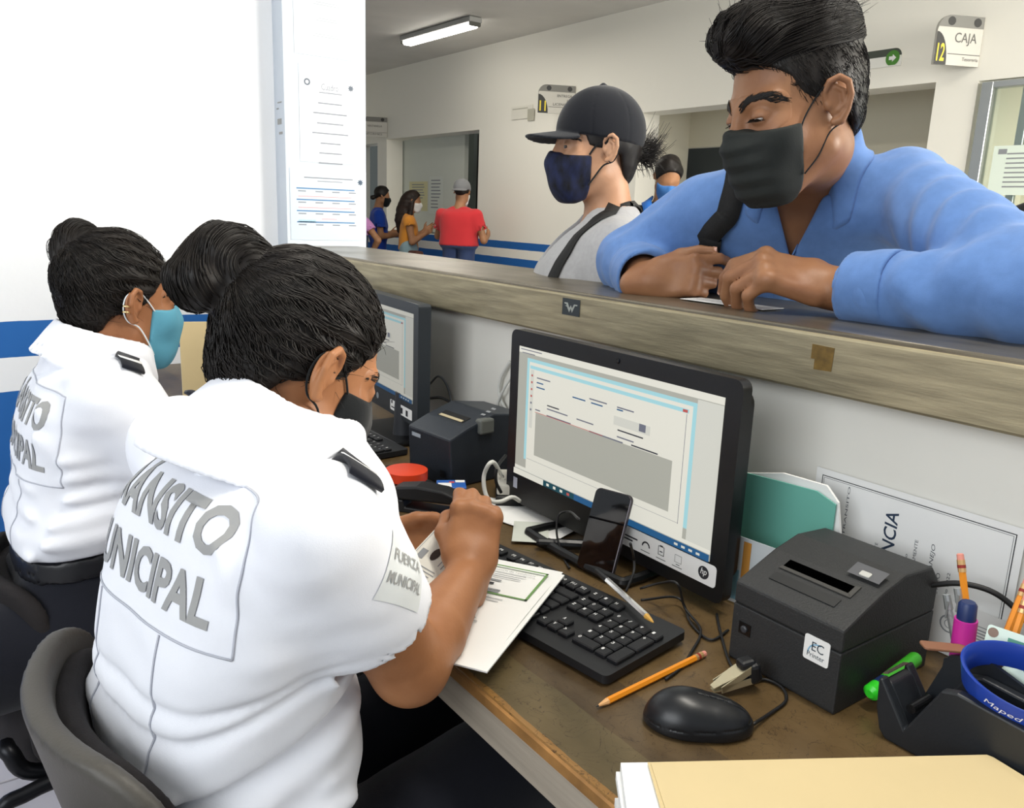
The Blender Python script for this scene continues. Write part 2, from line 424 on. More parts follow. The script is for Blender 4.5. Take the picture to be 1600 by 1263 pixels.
# window with aluminium frame on the right of the far wall
wy0, wy1, wz0, wz1 = 1.2, 2.72, 0.96, 2.17
wn = empty('window_1', (XR, (wy0 + wy1) / 2, wz0)); struct(wn)
for nm, c, s in (('frame_jamb', (XR + 0.02, wy1 - 0.035, (wz0 + wz1) / 2), (0.07, 0.07, wz1 - wz0)), ('frame_jamb', (XR + 0.02, wy0 + 0.035, (wz0 + wz1) / 2), (0.07, 0.07, wz1 - wz0)),
                 ('frame_head', (XR + 0.02, (wy0 + wy1) / 2, wz1 - 0.02), (0.07, wy1 - wy0 - 0.14, 0.04)), ('frame_sill', (XR + 0.02, (wy0 + wy1) / 2, wz0 + 0.02), (0.07, wy1 - wy0 - 0.14, 0.04)),
                 ('mullion', (XR + 0.045, wy1 - 0.25, (wz0 + wz1) / 2), (0.03, 0.05, wz1 - wz0 - 0.08))):
    MB().rbox(c, s, 0.004, 1).build(nm, M_alu, wn)
MB().box((XR + 0.02, (wy0 + wy1) / 2, (wz0 + wz1) / 2), (0.006, wy1 - wy0 - 0.14, wz1 - wz0 - 0.08)).build('pane', mat('window_glass', 'cfe0d6', 0.05, trans=1.0, ior=1.2, alpha=0.45), wn)
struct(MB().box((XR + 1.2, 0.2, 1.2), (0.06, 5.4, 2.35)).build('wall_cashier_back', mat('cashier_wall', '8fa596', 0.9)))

# ------------------------------------------------------------------ metal counter
ct = thing('service_counter', (1.13, 1.1, ZB), 'long stainless metal service counter top with a deep worn front edge', 'counter')
def metal_mat(name, c, rough, stretch, var):
    m = mat(name, c, rough, 0.75, var=var, vscale=6, stretch=stretch, bump=0.1, bscale=30)
    nt = m.node_tree; b = nt.nodes['Principled BSDF']
    tc = nt.nodes.new('ShaderNodeTexCoord'); n = nt.nodes.new('ShaderNodeTexNoise'); n.inputs['Scale'].default_value = 5; n.inputs['Detail'].default_value = 8
    mp = nt.nodes.new('ShaderNodeMapRange'); mp.inputs[3].default_value = rough - 0.12; mp.inputs[4].default_value = rough + 0.2
    nt.links.new(tc.outputs['Object'], n.inputs['Vector']); nt.links.new(n.outputs['Fac'], mp.inputs[0]); nt.links.new(mp.outputs[0], b.inputs['Roughness'])
    return m
M_top = metal_mat('counter_steel', '7d7566', 0.3, (6, 1.2, 1), 0.2)
M_fas = metal_mat('worn_steel_edge', 'a49a80', 0.5, (1, 1.2, 14), 0.24)
yc0, yc1 = -0.45, PY
MB().rbox(((XF + XB) / 2 + 0.002, (yc0 + yc1) / 2, ZT - 0.006), (XB - XF - 0.004, yc1 - yc0, 0.012), 0.003, 2).build('counter_top', M_top, ct)
MB().rbox((XF + 0.006, (yc0 + yc1) / 2, (ZT + ZB) / 2 - 0.003), (0.012, yc1 - yc0, ZT - ZB - 0.006), 0.004, 2).build('front_edge', M_fas, ct)
MB().box((XB - 0.02, (yc0 + yc1) / 2, (ZT + ZB) / 2 - 0.006), (0.012, yc1 - yc0, ZT - ZB - 0.013)).build('back_edge', M_fas, ct)
MB().box(((XF + XB) / 2, (yc0 + yc1) / 2, ZB + 0.004), (XB - XF - 0.05, yc1 - yc0, 0.006)).build('underside', M_fas, ct)

# ------------------------------------------------------------------ desk
dk = thing('desk', (0.75, 1.1, 0), 'long worn brown laminate desk with a bare wood front edge', 'desk')
def desk_mat():
    m = mat('worn_laminate', '46351f', 0.36, var=0.45, vscale=16, stretch=(1, 0.6, 1), bump=0.12, bscale=60, color2='6b5940')
    nt = m.node_tree; b = nt.nodes['Principled BSDF']
    tc = nt.nodes.new('ShaderNodeTexCoord'); sp = nt.nodes.new('ShaderNodeSeparateXYZ')
    geo = nt.nodes.new('ShaderNodeNewGeometry'); nt.links.new(geo.outputs['Position'], sp.inputs[0])
    # bare strip along the front where the laminate has worn away
    mr = nt.nodes.new('ShaderNodeValToRGB'); nz = nt.nodes.new('ShaderNodeTexNoise'); nz.inputs['Scale'].default_value = 11; nz.inputs['Detail'].default_value = 6
    nt.links.new(geo.outputs['Position'], nz.inputs['Vector'])
    ma = nt.nodes.new('ShaderNodeMath'); ma.operation = 'MULTIPLY_ADD'; ma.inputs[1].default_value = 0.012; nt.links.new(nz.outputs['Fac'], ma.inputs[0]); nt.links.new(sp.outputs['X'], ma.inputs[2])
    mp = nt.nodes.new('ShaderNodeMapRange'); mp.inputs[1].default_value = 0.48; mp.inputs[2].default_value = 0.68; nt.links.new(ma.outputs[0], mp.inputs[0]); nt.links.new(mp.outputs[0], mr.inputs[0])
    mr.color_ramp.interpolation = 'CONSTANT'
    els = mr.color_ramp.elements; els[0].position = 0; els[0].color = (*lin('a8793c'), 1); els[1].position = 0.045; els[1].color = (*lin('5c5236'), 1)
    e = els.new(0.36); e.color = (*lin('443521'), 1); e = els.new(0.72); e.color = (*lin('66502f'), 1)
    old = b.inputs['Base Color'].links[0].from_socket
    mx = nt.nodes.new('ShaderNodeMixRGB'); mx.inputs[0].default_value = 0.5; nt.links.new(old, mx.inputs[1]); nt.links.new(mr.outputs[0], mx.inputs[2])
    # scratches
    vo = nt.nodes.new('ShaderNodeTexNoise'); vo.inputs['Scale'].default_value = 26; vo.inputs['Detail'].default_value = 10; vo.inputs['Distortion'].default_value = 2.5
    nt.links.new(geo.outputs['Position'], vo.inputs['Vector'])
    ab = nt.nodes.new('ShaderNodeMath'); ab.operation = 'COMPARE'; ab.inputs[1].default_value = 0.5; ab.inputs[2].default_value = 0.006; nt.links.new(vo.outputs['Fac'], ab.inputs[0])
    mu = nt.nodes.new('ShaderNodeMath'); mu.operation = 'MULTIPLY'; mu.inputs[1].default_value = 0.75; nt.links.new(ab.outputs[0], mu.inputs[0])
    m2 = nt.nodes.new('ShaderNodeMixRGB'); nt.links.new(mu.outputs[0], m2.inputs[0]); nt.links.new(mx.outputs[0], m2.inputs[1]); m2.inputs[2].default_value = (*lin('2c2015'), 1)
    nt.links.new(m2.outputs[0], b.inputs['Base Color'])
    return m
yd0, yd1 = -0.5, YL - 0.005
MB().rbox(((DX + XW) / 2, (yd0 + yd1) / 2, DZ - 0.009), (XW - DX, yd1 - yd0, 0.018), 0.003, 2).build('desk_top', desk_mat(), dk)
MB().rbox((DX + 0.012, (yd0 + yd1) / 2, DZ - 0.018 - 0.024), (0.024, yd1 - yd0, 0.046), 0.003, 1).build('front_board', mat('bare_wood', '9c9284', 0.7, var=0.16, vscale=7, stretch=(1, 0.35, 9), bump=0.3, bscale=10), dk)
MB().rbox((DX + 0.0005, (yd0 + yd1) / 2, DZ - 0.011), (0.006, yd1 - yd0, 0.016), 0.002, 1).build('edge_strip', mat('edge_varnish', '9a7040', 0.5, var=0.3, vscale=20), dk)
for yy in (-0.35, 0.32, 1.62):
    MB().box((XW - 0.26, yy, (DZ - 0.02) / 2 + 0.001), (0.46, 0.03, DZ - 0.022)).build('desk_support', mat('desk_side', '3b3530', 0.7), dk)

# ================================================================== helpers for flat print
def FX(o, yaw=0.0, tilt=0.0):
    """faces the officers (-X): u = -Y, v = up, n = -X"""
    R = rotz(yaw) @ np.array([[0, 0, -1.0], [-1, 0, 0], [0, 1, 0]]) @ rotx(-tilt)
    M = np.eye(4); M[:3, :3] = R; M[:3, 3] = o; return M
def FY(o):
    """faces the camera end (-Y): u = +X, v = up"""
    return frame(o, (1, 0, 0), (0, 0, 1), (0, -1, 0))
def FD(o, yaw=0.0, pitch=0.0):
    """lies on the desk, read from the officers' side: u = -Y, v = +X, n = up"""
    M = np.eye(4); M[:3, :3] = rotz(yaw) @ np.array([[0, 1.0, 0], [-1, 0, 0], [0, 0, 1]]) @ rotx(pitch); M[:3, 3] = o; return M
def prints(name, M, items, m, parent, off=0.0004, bold=0.0):
    mb = MB()
    for it in items:
        if isinstance(it[0], str):
            t, x, y, w, h = it[:5]; V, F = text_fit(t, w, h, bold, it[5] if len(it) > 5 else 0.0)
            V = V + A(x, y, off)
        else:
            x0, y0, x1, y1 = it[:4]; V = [(x0, y0, off), (x1, y0, off), (x1, y1, off), (x0, y1, off)]; F = [(0, 1, 2, 3)]
        mb.add(xf(M, V), F)
    return mb.build(name, m, parent)
def lines(x0, x1, y, n, dy, h, seed=0, rag=0.35):
    r = random.Random(seed); return [(x0, y - i * dy, x1 - (x1 - x0) * rag * r.random(), y - i * dy + h) for i in range(n)]
def arc_pts(c, r, a0, a1, n): return [(c[0] + r * math.cos(a0 + (a1 - a0) * i / n), c[1] + r * math.sin(a0 + (a1 - a0) * i / n)) for i in range(n + 1)]
def bez(pts, n=24):
    """smooth path through points (Catmull-Rom)"""
    P = [np.asarray(p, float) for p in pts]; P = [2 * P[0] - P[1]] + P + [2 * P[-1] - P[-2]]; out = []
    per = max(2, n // (len(P) - 3))
    for i in range(1, len(P) - 2):
        for k in range(per):
            t = k / per; a, b, c, d = P[i - 1:i + 3]
            out.append(0.5 * (2 * b + (c - a) * t + (2 * a - 5 * b + 4 * c - d) * t * t + (3 * b - a - 3 * c + d) * t ** 3))
    out.append(P[-2]); return out
def rrect(w, h, r, n=5):
    o = []
    for cx, cy, a in ((w / 2 - r, h / 2 - r, 0), (-w / 2 + r, h / 2 - r, PI / 2), (-w / 2 + r, -h / 2 + r, PI), (w / 2 - r, -h / 2 + r, 1.5 * PI)):
        o += arc_pts((cx, cy), r, a, a + PI / 2, n)
    return o
def local_box(mb, M, c, s, bev=0.0, seg=1):
    if bev: return mb.rbox(xf(M, [c])[0], s, bev, seg, R=np.asarray(M)[:3, :3])
    return mb.box(xf(M, [c])[0], s, R=np.asarray(M)[:3, :3])
def cord(name, pts, r, m, label=None, parent=None, cat='cable', n=40, sides=8):
    o = MB().tube(bez(pts, n), r, sides).build(name, m, parent, smooth=True)
    if label: tag(o, label, cat)
    return o
def star(c, r, n=8, r2=0.5):
    return [(c[0] + (r if i % 2 == 0 else r * r2) * math.cos(PI * i / n), c[1] + (r if i % 2 == 0 else r * r2) * math.sin(PI * i / n)) for i in range(2 * n)]

M_cable_b = mat('black_cable', '141416', 0.5); M_cable_w = mat('white_cable', 'd6d6d0', 0.5)
M_bezel = mat('bezel_plastic', '111214', 0.4, bump=0.03, bscale=400)
M_stand = mat('stand_plastic', '0d0e10', 0.35)
E_white = mat('screen_white', 'f3f1e4', 0.4, emit=0.55); E_grey = mat('screen_grey', 'b9b9ae', 0.4, emit=0.55); E_cyan = mat('screen_cyan', 'a9dce4', 0.4, emit=0.6)
E_lgrey = mat('screen_light_grey', 'd9d9cf', 0.4, emit=0.6); E_blue = mat('screen_blue', '2a6496', 0.4, emit=0.5); E_teal = mat('screen_teal', '1b5563', 0.4, emit=0.45)
E_red = mat('screen_red', 'd0605a', 0.4, emit=0.5); E_txt = mat('screen_text', '8f93a4', 0.4, emit=0.35); E_dtxt = mat('screen_dark_text', '4a4f5e', 0.4, emit=0.25)
SCREEN = [E_white, E_grey, E_cyan, E_lgrey, E_blue, E_teal, E_red, E_txt, E_dtxt]
def screen_ui(M, w, h, parent, pal=None):
    """a desktop with a form window, origin lower left, in metres"""
    mb = MB(); lv = [0.0]
    def R(mi, u0, v0, u1, v1):       # fractions, v from the top
        lv[0] += 0.00006; mb.m = mi; z = lv[0]
        mb.add(xf(M, [(u0 * w, (1 - v1) * h, z), (u1 * w, (1 - v1) * h, z), (u1 * w, (1 - v0) * h, z), (u0 * w, (1 - v0) * h, z)]), [(0, 1, 2, 3)])
    R(1, 0, 0, 1, 1); R(0, 0, 0, 1, .045); R(7, .01, .015, .14, .022); R(7, .02, .04, .1, .046); R(0, 0, .93, 1, .955)
    R(3, .9, .05, 1, .93); R(2, .055, .075, .9, .86); R(3, .11, .82, .86, .9); R(0, .07, .1, .885, .93); R(2, .075, .125, .87, .15)
    R(6, .845, .13, .865, .148); R(0, .075, .155, .865, .9); R(3, .08, .155, .1, .6); R(1, .12, .47, .82, .80); R(7, .075, .845, .865, .847); R(7, .862, .155, .864, .85)
    for i in range(6): R(6 if i < 4 else 7, .085, .19 + i * .052, .094, .205 + i * .052)
    for (u, v, l, c) in ((.12, .2, .08, 7), (.12, .235, .04, 4), (.12, .27, .05, 4), (.33, .26, .07, 4), (.42, .235, .09, 7), (.43, .26, .06, 4), (.56, .235, .08, 7), (.56, .25, .03, 4), (.6, .33, .04, 7), (.57, .385, .12, 8),
                         (.19, .38, .07, 8), (.19, .405, .12, 7), (.12, .44, .03, 7), (.19, .455, .14, 7), (.36, .405, .09, 7), (.57, .43, .08, 7), (.43, .46, .17, 7), (.64, .4535, .12, 8)):
        R(c, u, v, u + l, v + .009)
    R(6, .12, .462, .5, .466); R(3, .55, .30, .72, .36); R(7, .67, .30, .7, .35)
    R(4, 0, .955, 1, 1); R(0, .0, .955, .2, 1); R(5, .19, .955, .37, 1)
    for i in range(4): R(0 if i < 3 else 6, .21 + i * .04, .968, .225 + i * .04, .988)
    for i in range(4): R(3, .86 + i * .03, .97, .875 + i * .03, .985)
    return mb.build('screen', pal or SCREEN, parent)

# ================================================================== all-in-one computer near the camera
XM = 0.845
_tl, _tr, _br = onx(800, 518, XM), onx(1162, 590, XM), onx(1126, 950, XM)
my1, my0, mz1, mz0 = _tl[1], _tr[1] - 0.002, 1.081, 0.768
ao = thing('all_in_one_computer', (XM + 0.05, (my0 + my1) / 2, DZ), 'black all-in-one computer showing a form window behind the near keyboard', 'computer')
MF = FX((XM, (my0 + my1) / 2, (mz0 + mz1) / 2)); mw, mh = my1 - my0, mz1 - mz0
mb = MB(); mb.prism(rrect(mw, mh, 0.014), -0.018, 0.0, MF); mb.prism(rrect(mw - 0.03, mh - 0.04, 0.02), -0.045, -0.016, MF)
smooth_by_angle(mb.build('housing', M_bezel, ao), 30)
su0, su1 = -mw / 2 + 0.025, mw / 2 - 0.027; sv1 = mh / 2 - 0.027; sv0 = -mh / 2 + 0.055
MS = MF.copy(); MS[:3, 3] = xf(MF, [(su0, sv0, 0.0004)])[0]
screen_ui(MS, su1 - su0, sv1 - sv0, ao)
MB().lathe([(0.004, 0), (0.004, 0.0008), (0.002, 0.001)], xf(MF, [(0.02, mh / 2 - 0.013, 0.0)])[0], MF[:3, :3], 12).build('webcam', mat('lens_black', '020203', 0.1), ao)
lab = MB().prism([(x + 0.135, y - mh / 2 + 0.036) for x, y in rrect(0.212, 0.032, 0.006)], 0.0, 0.0006, MF).build('sticker_strip', M_paper, ao)
ML = MF.copy(); ML[:3, 3] = xf(MF, [(0.029, -mh / 2 + 0.02, 0.0007)])[0]
it = [(0.003, 0.023, 0.034, 0.032)] + [(0.004, 0.016, 0.06, 0.0185), (0.004, 0.011, 0.05, 0.0135)]
def ring(c, r0, r1, a0=0, a1=2 * PI, n=18):
    out = []
    for i in range(n):
        b0, b1 = a0 + (a1 - a0) * i / n, a0 + (a1 - a0) * (i + 1) / n
        out.append([(c[0] + r0 * math.cos(b0), c[1] + r0 * math.sin(b0)), (c[0] + r1 * math.cos(b0), c[1] + r1 * math.sin(b0)), (c[0] + r1 * math.cos(b1), c[1] + r1 * math.sin(b1)), (c[0] + r0 * math.cos(b1), c[1] + r0 * math.sin(b1))])
    return out
def polys(name, M, pl, m, parent, off=0.0004):
    mb = MB()
    for p in pl: mb.add(xf(M, [(x, y, off) for x, y in p]), [tuple(range(len(p)))])
    return mb.build(name, m, parent)
prints('sticker_print', ML, it + [(0.136, 0.012, 0.149, 0.0125), (0.136, 0.023, 0.149, 0.0235), (0.136, 0.012, 0.1365, 0.0235), (0.1485, 0.012, 0.149, 0.0235), (0.139, 0.0085, 0.146, 0.0095), (0.103, 0.011, 0.104, 0.025), (0.114, 0.011, 0.115, 0.025), (0.103, 0.011, 0.115, 0.012), (0.103, 0.024, 0.115, 0.025), (0.106, 0.0245, 0.112, 0.0265), (0.106, 0.016, 0.112, 0.0175)]
       + [(x, 0.005, x + 0.019, 0.006) for x in (0.068, 0.1, 0.132)], M_ink, lab, 0.0002)
polys('sticker_gauge', ML, ring((0.078, 0.013), 0.006, 0.0085, 0, PI, 10), M_ink, lab, 0.0002)
polys('sticker_logo', ML, [arc_pts((0.19, 0.016), 0.0095, 0, 2 * PI * 23 / 24, 23)], M_ink, lab, 0.0002)
prints('logo_letters', ML, [('hp', 0.1845, 0.0105, 0.0115, 0.012, 0.25)], M_paper, lab, 0.0004, 0.01)
prints('energy_label', MF, [(-mw / 2 + 0.022, -mh / 2 + 0.026, -mw / 2 + 0.034, -mh / 2 + 0.046)], mat('pale_label', 'b9bccb', 0.6), ao, 0.0006)
# stand: neck and open foot
mb = MB(); mb.rbox((XM + 0.062, (my0 + my1) / 2, 0.86), (0.03, 0.16, 0.2), 0.008, 2); mb.build('neck', M_stand, ao)
mb = MB(); yc = (my0 + my1) / 2
pth = bez([(XM + 0.10, yc + 0.1, DZ + 0.0085), (XM - 0.03, yc + 0.115, DZ + 0.0085), (XM - 0.055, yc + 0.09, DZ + 0.0085), (XM - 0.055, yc - 0.09, DZ + 0.0085), (XM - 0.03, yc - 0.115, DZ + 0.0085), (XM + 0.10, yc - 0.1, DZ + 0.0085)], 40)
mb.tube(pth, 0.008, 8); mb.box((XM + 0.07, yc, DZ + 0.008), (0.05, 0.2, 0.015)); smooth_by_angle(mb.build('foot', M_stand, ao), 40)

# ================================================================== second monitor
XN = 0.90
nz1, nz0 = 1.078, 0.802; ny0 = 1.555; ny1 = ny0 + 0.49
m2 = thing('desktop_monitor', (XN + 0.03, (ny0 + ny1) / 2, DZ), 'black desktop monitor on a stand in front of the farther officer', 'monitor')
MF2 = FX((XN, (ny0 + ny1) / 2, (nz0 + nz1) / 2), yaw=-0.10); w2, h2 = ny1 - ny0, nz1 - nz0
MB().prism(rrect(w2, h2, 0.008), -0.03, 0.0, MF2).build('housing', mat('grey_bezel', '2c3136', 0.45), m2)
MS2 = MF2.copy(); MS2[:3, 3] = xf(MF2, [(-w2 / 2 + 0.02, -h2 / 2 + 0.05, 0.0004)])[0]
SCREEN2 = []
for _m in SCREEN:
    _n = _m.copy(); _n.name = _m.name + '_dim'; _n.node_tree.nodes['Principled BSDF'].inputs['Emission Strength'].default_value *= 0.55; SCREEN2.append(_n)
screen_ui(MS2, w2 - 0.045, h2 - 0.073, m2, SCREEN2)
MB().prism([(x + 0.15, y - h2 / 2 + 0.022) for x, y in rrect(0.13, 0.024, 0.003)], 0, 0.0006, MF2).build('sticker_strip', M_paper, m2)
prints('sticker_print', MF2, [(0.092, -h2 / 2 + 0.026, 0.1, -h2 / 2 + 0.034), (0.092, -h2 / 2 + 0.016, 0.13, -h2 / 2 + 0.019), (0.15, -h2 / 2 + 0.014, 0.162, -h2 / 2 + 0.028), (0.18, -h2 / 2 + 0.014, 0.192, -h2 / 2 + 0.028)], M_ink, m2, 0.0009)
polys('logo', MF2, [arc_pts((-0.0, -h2 / 2 + 0.025), 0.008, 0, 2 * PI * 17 / 18, 17)], mat('logo_silver', '9aa0a4', 0.4), m2)
mb = MB(); mb.lathe([(0.026, 0), (0.024, 0.02), (0.02, 0.1)], (XN + 0.0, ny0 + 0.11, DZ + 0.012), None, 20); smooth_by_angle(mb.build('neck', mat('stand_grey', '33363b', 0.45), m2))
MB().rbox((XN + 0.015, ny0 + 0.15, DZ + 0.0065), (0.15, 0.22, 0.012), 0.005, 2).build('foot', M_stand, m2)

# ================================================================== keyboards
def key_rows():
    """(x, y, w, h, legend) in units of one key pitch, origin lower left of the block"""
    K = []
    def row(y, x, spec):
        for s, w in spec: K.append((x, y, w, 1, s)); x += w
    row(0, 0, [('Ctrl', 1.25), ('', 1.25), ('Alt', 1.25), ('', 6.25), ('Alt', 1.25), ('', 1.25), ('', 1.25), ('Ctrl', 1.25)])
    row(1, 0, [('', 1.25)] + [(c, 1) for c in '<ZXCVBNM,.-'] + [('', 2.75)])
    row(2, 0, [('', 1.75)] + [(c, 1) for c in 'ASDFGHJKL'] + [('N', 1), ('{', 1), ('}', 1), ('', 1.25)])
    row(3, 0, [('', 1.5)] + [(c, 1) for c in 'QWERTYUIOP'] + [('', 1), ('*', 1), ('', 1.5)])
    row(4, 0, [(c, 1) for c in '|1234567890?'] + [('', 1), ('', 2)])
    row(5.3, 0, [('Esc', 1)]); row(5.3, 2, [('F%d' % i, 1) for i in range(1, 5)]); row(5.3, 6.5, [('F%d' % i, 1) for i in range(5, 9)]); row(5.3, 11, [('F%d' % i, 1) for i in range(9, 13)])
    row(4, 15.3, [('=', 1), ('O', 1), ('H', 1)]); row(3, 15.3, [('=', 1), ('-', 1), ('H', 1)]); row(5.3, 15.3, [('=', 1), ('-', 1), ('H', 1)])
    row(1, 16.3, [('^', 1)]); row(0, 15.3, [('<', 1), ('v', 1), ('>', 1)])
    row(4, 18.6, [('0', 1), ('/', 1), ('*', 1), ('-', 1)]); row(3, 18.6, [('7', 1), ('8', 1), ('9', 1)]); row(2, 18.6, [('4', 1), ('5', 1), ('6', 1)]); row(1, 18.6, [('1', 1), ('2', 1), ('3', 1)]); row(0, 18.6, [('0', 2), ('.', 1)])
    K.append((21.6, 2, 1, 2, '+')); K.append((21.6, 0, 1, 2, ''))
    return K
KR = key_rows(); PIT = 0.0188
M_key = mat('key_plastic', '15161a', 0.5); M_kbd = mat('keyboard_plastic', '191a1d', 0.5)
M_legend = mat('key_legend_white', 'd5d5d5', 0.6)
def keyboard(M, label, each):
    L, D = 22.6 * PIT + 0.012, 0.158
    k = thing('keyboard', xf(M, [(L / 2, D / 2, 0)])[0], label, 'keyboard')
    b = MB(); b.prism([(x + L / 2, y + D / 2) for x, y in rrect(L, D, 0.008)], 0.003, 0.014, M); smooth_by_angle(b.build('base', M_kbd, k), 30)
    for cx in (0.03, L - 0.03):
        for cy in (0.015, D - 0.02): local_box(MB(), M, (cx, cy, 0.0015), (0.02, 0.01, 0.003)).build('rubber_foot', M_stand, k)
    meshes = {}; joined = MB(); leg = MB()
    for (x, y, w, h, s) in KR:
        c = (0.006 + (x + w / 2) * PIT, 0.026 + (y + h / 2) * PIT, 0.0165); sz = (w * PIT - 0.0022, h * PIT - 0.0022, 0.006)
        if each:
            if (w, h) not in meshes:
                o = MB().rbox(world_of(k), sz, 0.0014, 1, R=M[:3, :3]).build('key', M_key, k); meshes[(w, h)] = o.data
            else:
                o = bpy.data.objects.new('key', meshes[(w, h)]); COL.objects.link(o); o.parent = k
            o.location = Vector(xf(M, [c])[0] - world_of(k))
        else: local_box(joined, M, c, sz, 0.0014, 1)
        if s:
            hh = 0.0052; V, F = text_fit(s, 0.0036 * min(len(s), 2.4), hh, .02); leg.add(xf(M, V + A(0.006 + x * PIT + 0.004, 0.026 + (y + h) * PIT - 0.0095, 0.01965)), F)
    if not each: joined.build('keys', M_key, k)['kind'] = 'stuff'
    leg.build('key_legends', M_legend, k)
    return k
ang = math.radians(7.5); kd = A(-math.sin(ang), math.cos(ang), 0)      # along the keyboard towards its left end
kfr = onz(947, 1066, DZ + 0.008); L_ = 22.6 * PIT + 0.012
keyboard(FD((kfr + kd * L_) * A(1, 1, 0) + A(0, 0, DZ), yaw=ang, pitch=0.03), 'black keyboard with a ballpoint pen lying on it, under the papers', True)
keyboard(FD((0.665, 1.965, DZ), yaw=0.05), 'black keyboard in front of the farther monitor', False)

# pen lying on the keyboard
pa, pb = onz(938, 897, DZ + 0.034), onz(1021, 973, DZ + 0.032)
pen = thing('ballpoint_pen', (pa + pb) / 2 - A(0, 0, 0.004), 'clear ballpoint pen with a black cap end lying across the keyboard', 'pen')
pd_ = nrm(pb - pa); pL = np.linalg.norm(pb - pa)
MB().tube([pa + pd_ * pL * .12, pa + pd_ * pL * .88], 0.0042, 6).build('barrel', mat('clear_plastic', 'c9c9c9', 0.1, trans=0.7, ior=1.3), pen)
MB().tube([pa + pd_ * pL * .1, pa + pd_ * pL * .9], 0.0018, 6).build('ink_tube', M_ink, pen)
MB().tube([pa - pd_ * 0.012, pa + pd_ * pL * .14], [0.0035, 0.0047], 8).build('end_cap', M_black, pen)
MB().tube([pa + pd_ * pL * .88, pa + pd_ * pL * .97, pb], [0.0042, 0.002, 0.0008], 8).build('tip', mat('tip_amber', 'c79a4a', 0.4), pen)

# pencils
M_pencil = mat('pencil_orange', 'e08a1c', 0.4); M_cedar = mat('cedar', 'd7a56f', 0.7); M_ferrule = mat('ferrule', 'd8b07a', 0.35, 0.6); M_erase = mat('eraser_pink', 'd98f80', 0.8); M_lead = mat('graphite', '2a2a2c', 0.5); M_redband = mat('red_band', '8e2a22', 0.5)
def pencil(a, b, label, tip=True, r=0.0041):
    """a = tip end, b = eraser end"""
    a = np.asarray(a, float); b = np.asarray(b, float); d = nrm(b - a); L = np.linalg.norm(b - a)
    p = thing('pencil', (a + b) / 2 - A(0, 0, r), label, 'pencil', 'orange pencils')
    s = 0.018 if tip else 0.0
    MB().tube([a + d * s, b - d * 0.020], r, 6).build('shaft', M_pencil, p)
    if tip:
        MB().tube([a + d * 0.004, a + d * 0.0185], [0.0012, r * 0.98], 8).build('sharpened_wood', M_cedar, p); MB().tube([a, a + d * 0.0045], [0.0003, 0.0013], 6).build('lead', M_lead, p)
    MB().tube([b - d * 0.0205, b - d * 0.007], r * 1.05, 10).build('ferrule', M_ferrule, p)
    MB().tube([b - d * 0.016, b - d * 0.0125], r * 1.09, 10).build('red_band', M_redband, p)
    MB().tube([b - d * 0.0075, b - d * 0.001, b], [r * 0.95, r * 0.9, r * 0.6], 10).build('eraser', M_erase, p)
    return p
pencil(onz(931, 1105, DZ + 0.004), onz(1102, 1021, DZ + 0.0045), 'orange pencil lying on the desk between mouse and keyboard')

# ================================================================== mouse with cable
mc = (onz(1010, 1125, DZ + .01) + onz(1168, 1142, DZ + .01)) / 2; mc[2] = DZ
mdir = nrm((onz(1168, 1142, DZ) - onz(1010, 1125, DZ)) * A(1, 1, 0)); mside = A(-mdir[1], mdir[0], 0)
MM = frame(mc + A(0.012, 0.008, 0), mdir, mside, (0, 0, 1))
ms = thing('computer_mouse', mc, 'black corded computer mouse on the desk beside the pencil', 'mouse')
def f_mouse(P):
    Q = unxf(MM, P); d = d_ell(Q, (0, 0, 0.006), (0.058, 0.033, 0.031)); d = smin(d, d_ell(Q, (-0.018, 0, 0.008), (0.036, 0.031, 0.032)), 0.01)
    d = smax(d, 0.0015 - Q[:, 2], 0.003)
    d = np.maximum(d, -(np.maximum(np.abs(Q[:, 1]) - 0.0006, np.maximum(-0.004 - Q[:, 0], 0.02 - Q[:, 2]))))
    return np.maximum(d, -np.maximum(np.maximum(np.abs(Q[:, 2] - 0.013 - 0.05 * Q[:, 0]) - 0.0005, -d - 0.0012), -1))
sdf_obj('shell', f_mouse, MM[:3, 3] - A(.07, .07, .005), MM[:3, 3] + A(.07, .07, .05), 0.0014, mat('mouse_plastic', '17191d', 0.33), ms, 0)
MB().lathe([(0.004, -0.003), (0.0065, -0.0015), (0.0065, 0.0015), (0.004, 0.003)], xf(MM, [(0.03, 0, 0.0265)])[0], np.stack([MM[:3, 0], MM[:3, 2], -MM[:3, 1]], 1), 16).build('scroll_wheel', mat('wheel_rubber', '2c2d30', 0.6), ms)
cz = DZ + 0.003
cord('cable', [xf(MM, [(0.056, 0, 0.008)])[0], onz(1205, 1114, cz), onz(1228, 1095, cz), onz(1222, 1075, cz), onz(1195, 1062, cz), onz(1165, 1066, cz), onz(1140, 1035, cz), onz(1125, 985, cz), onz(1120, 960, cz)], 0.0019, M_cable_b, None, ms)

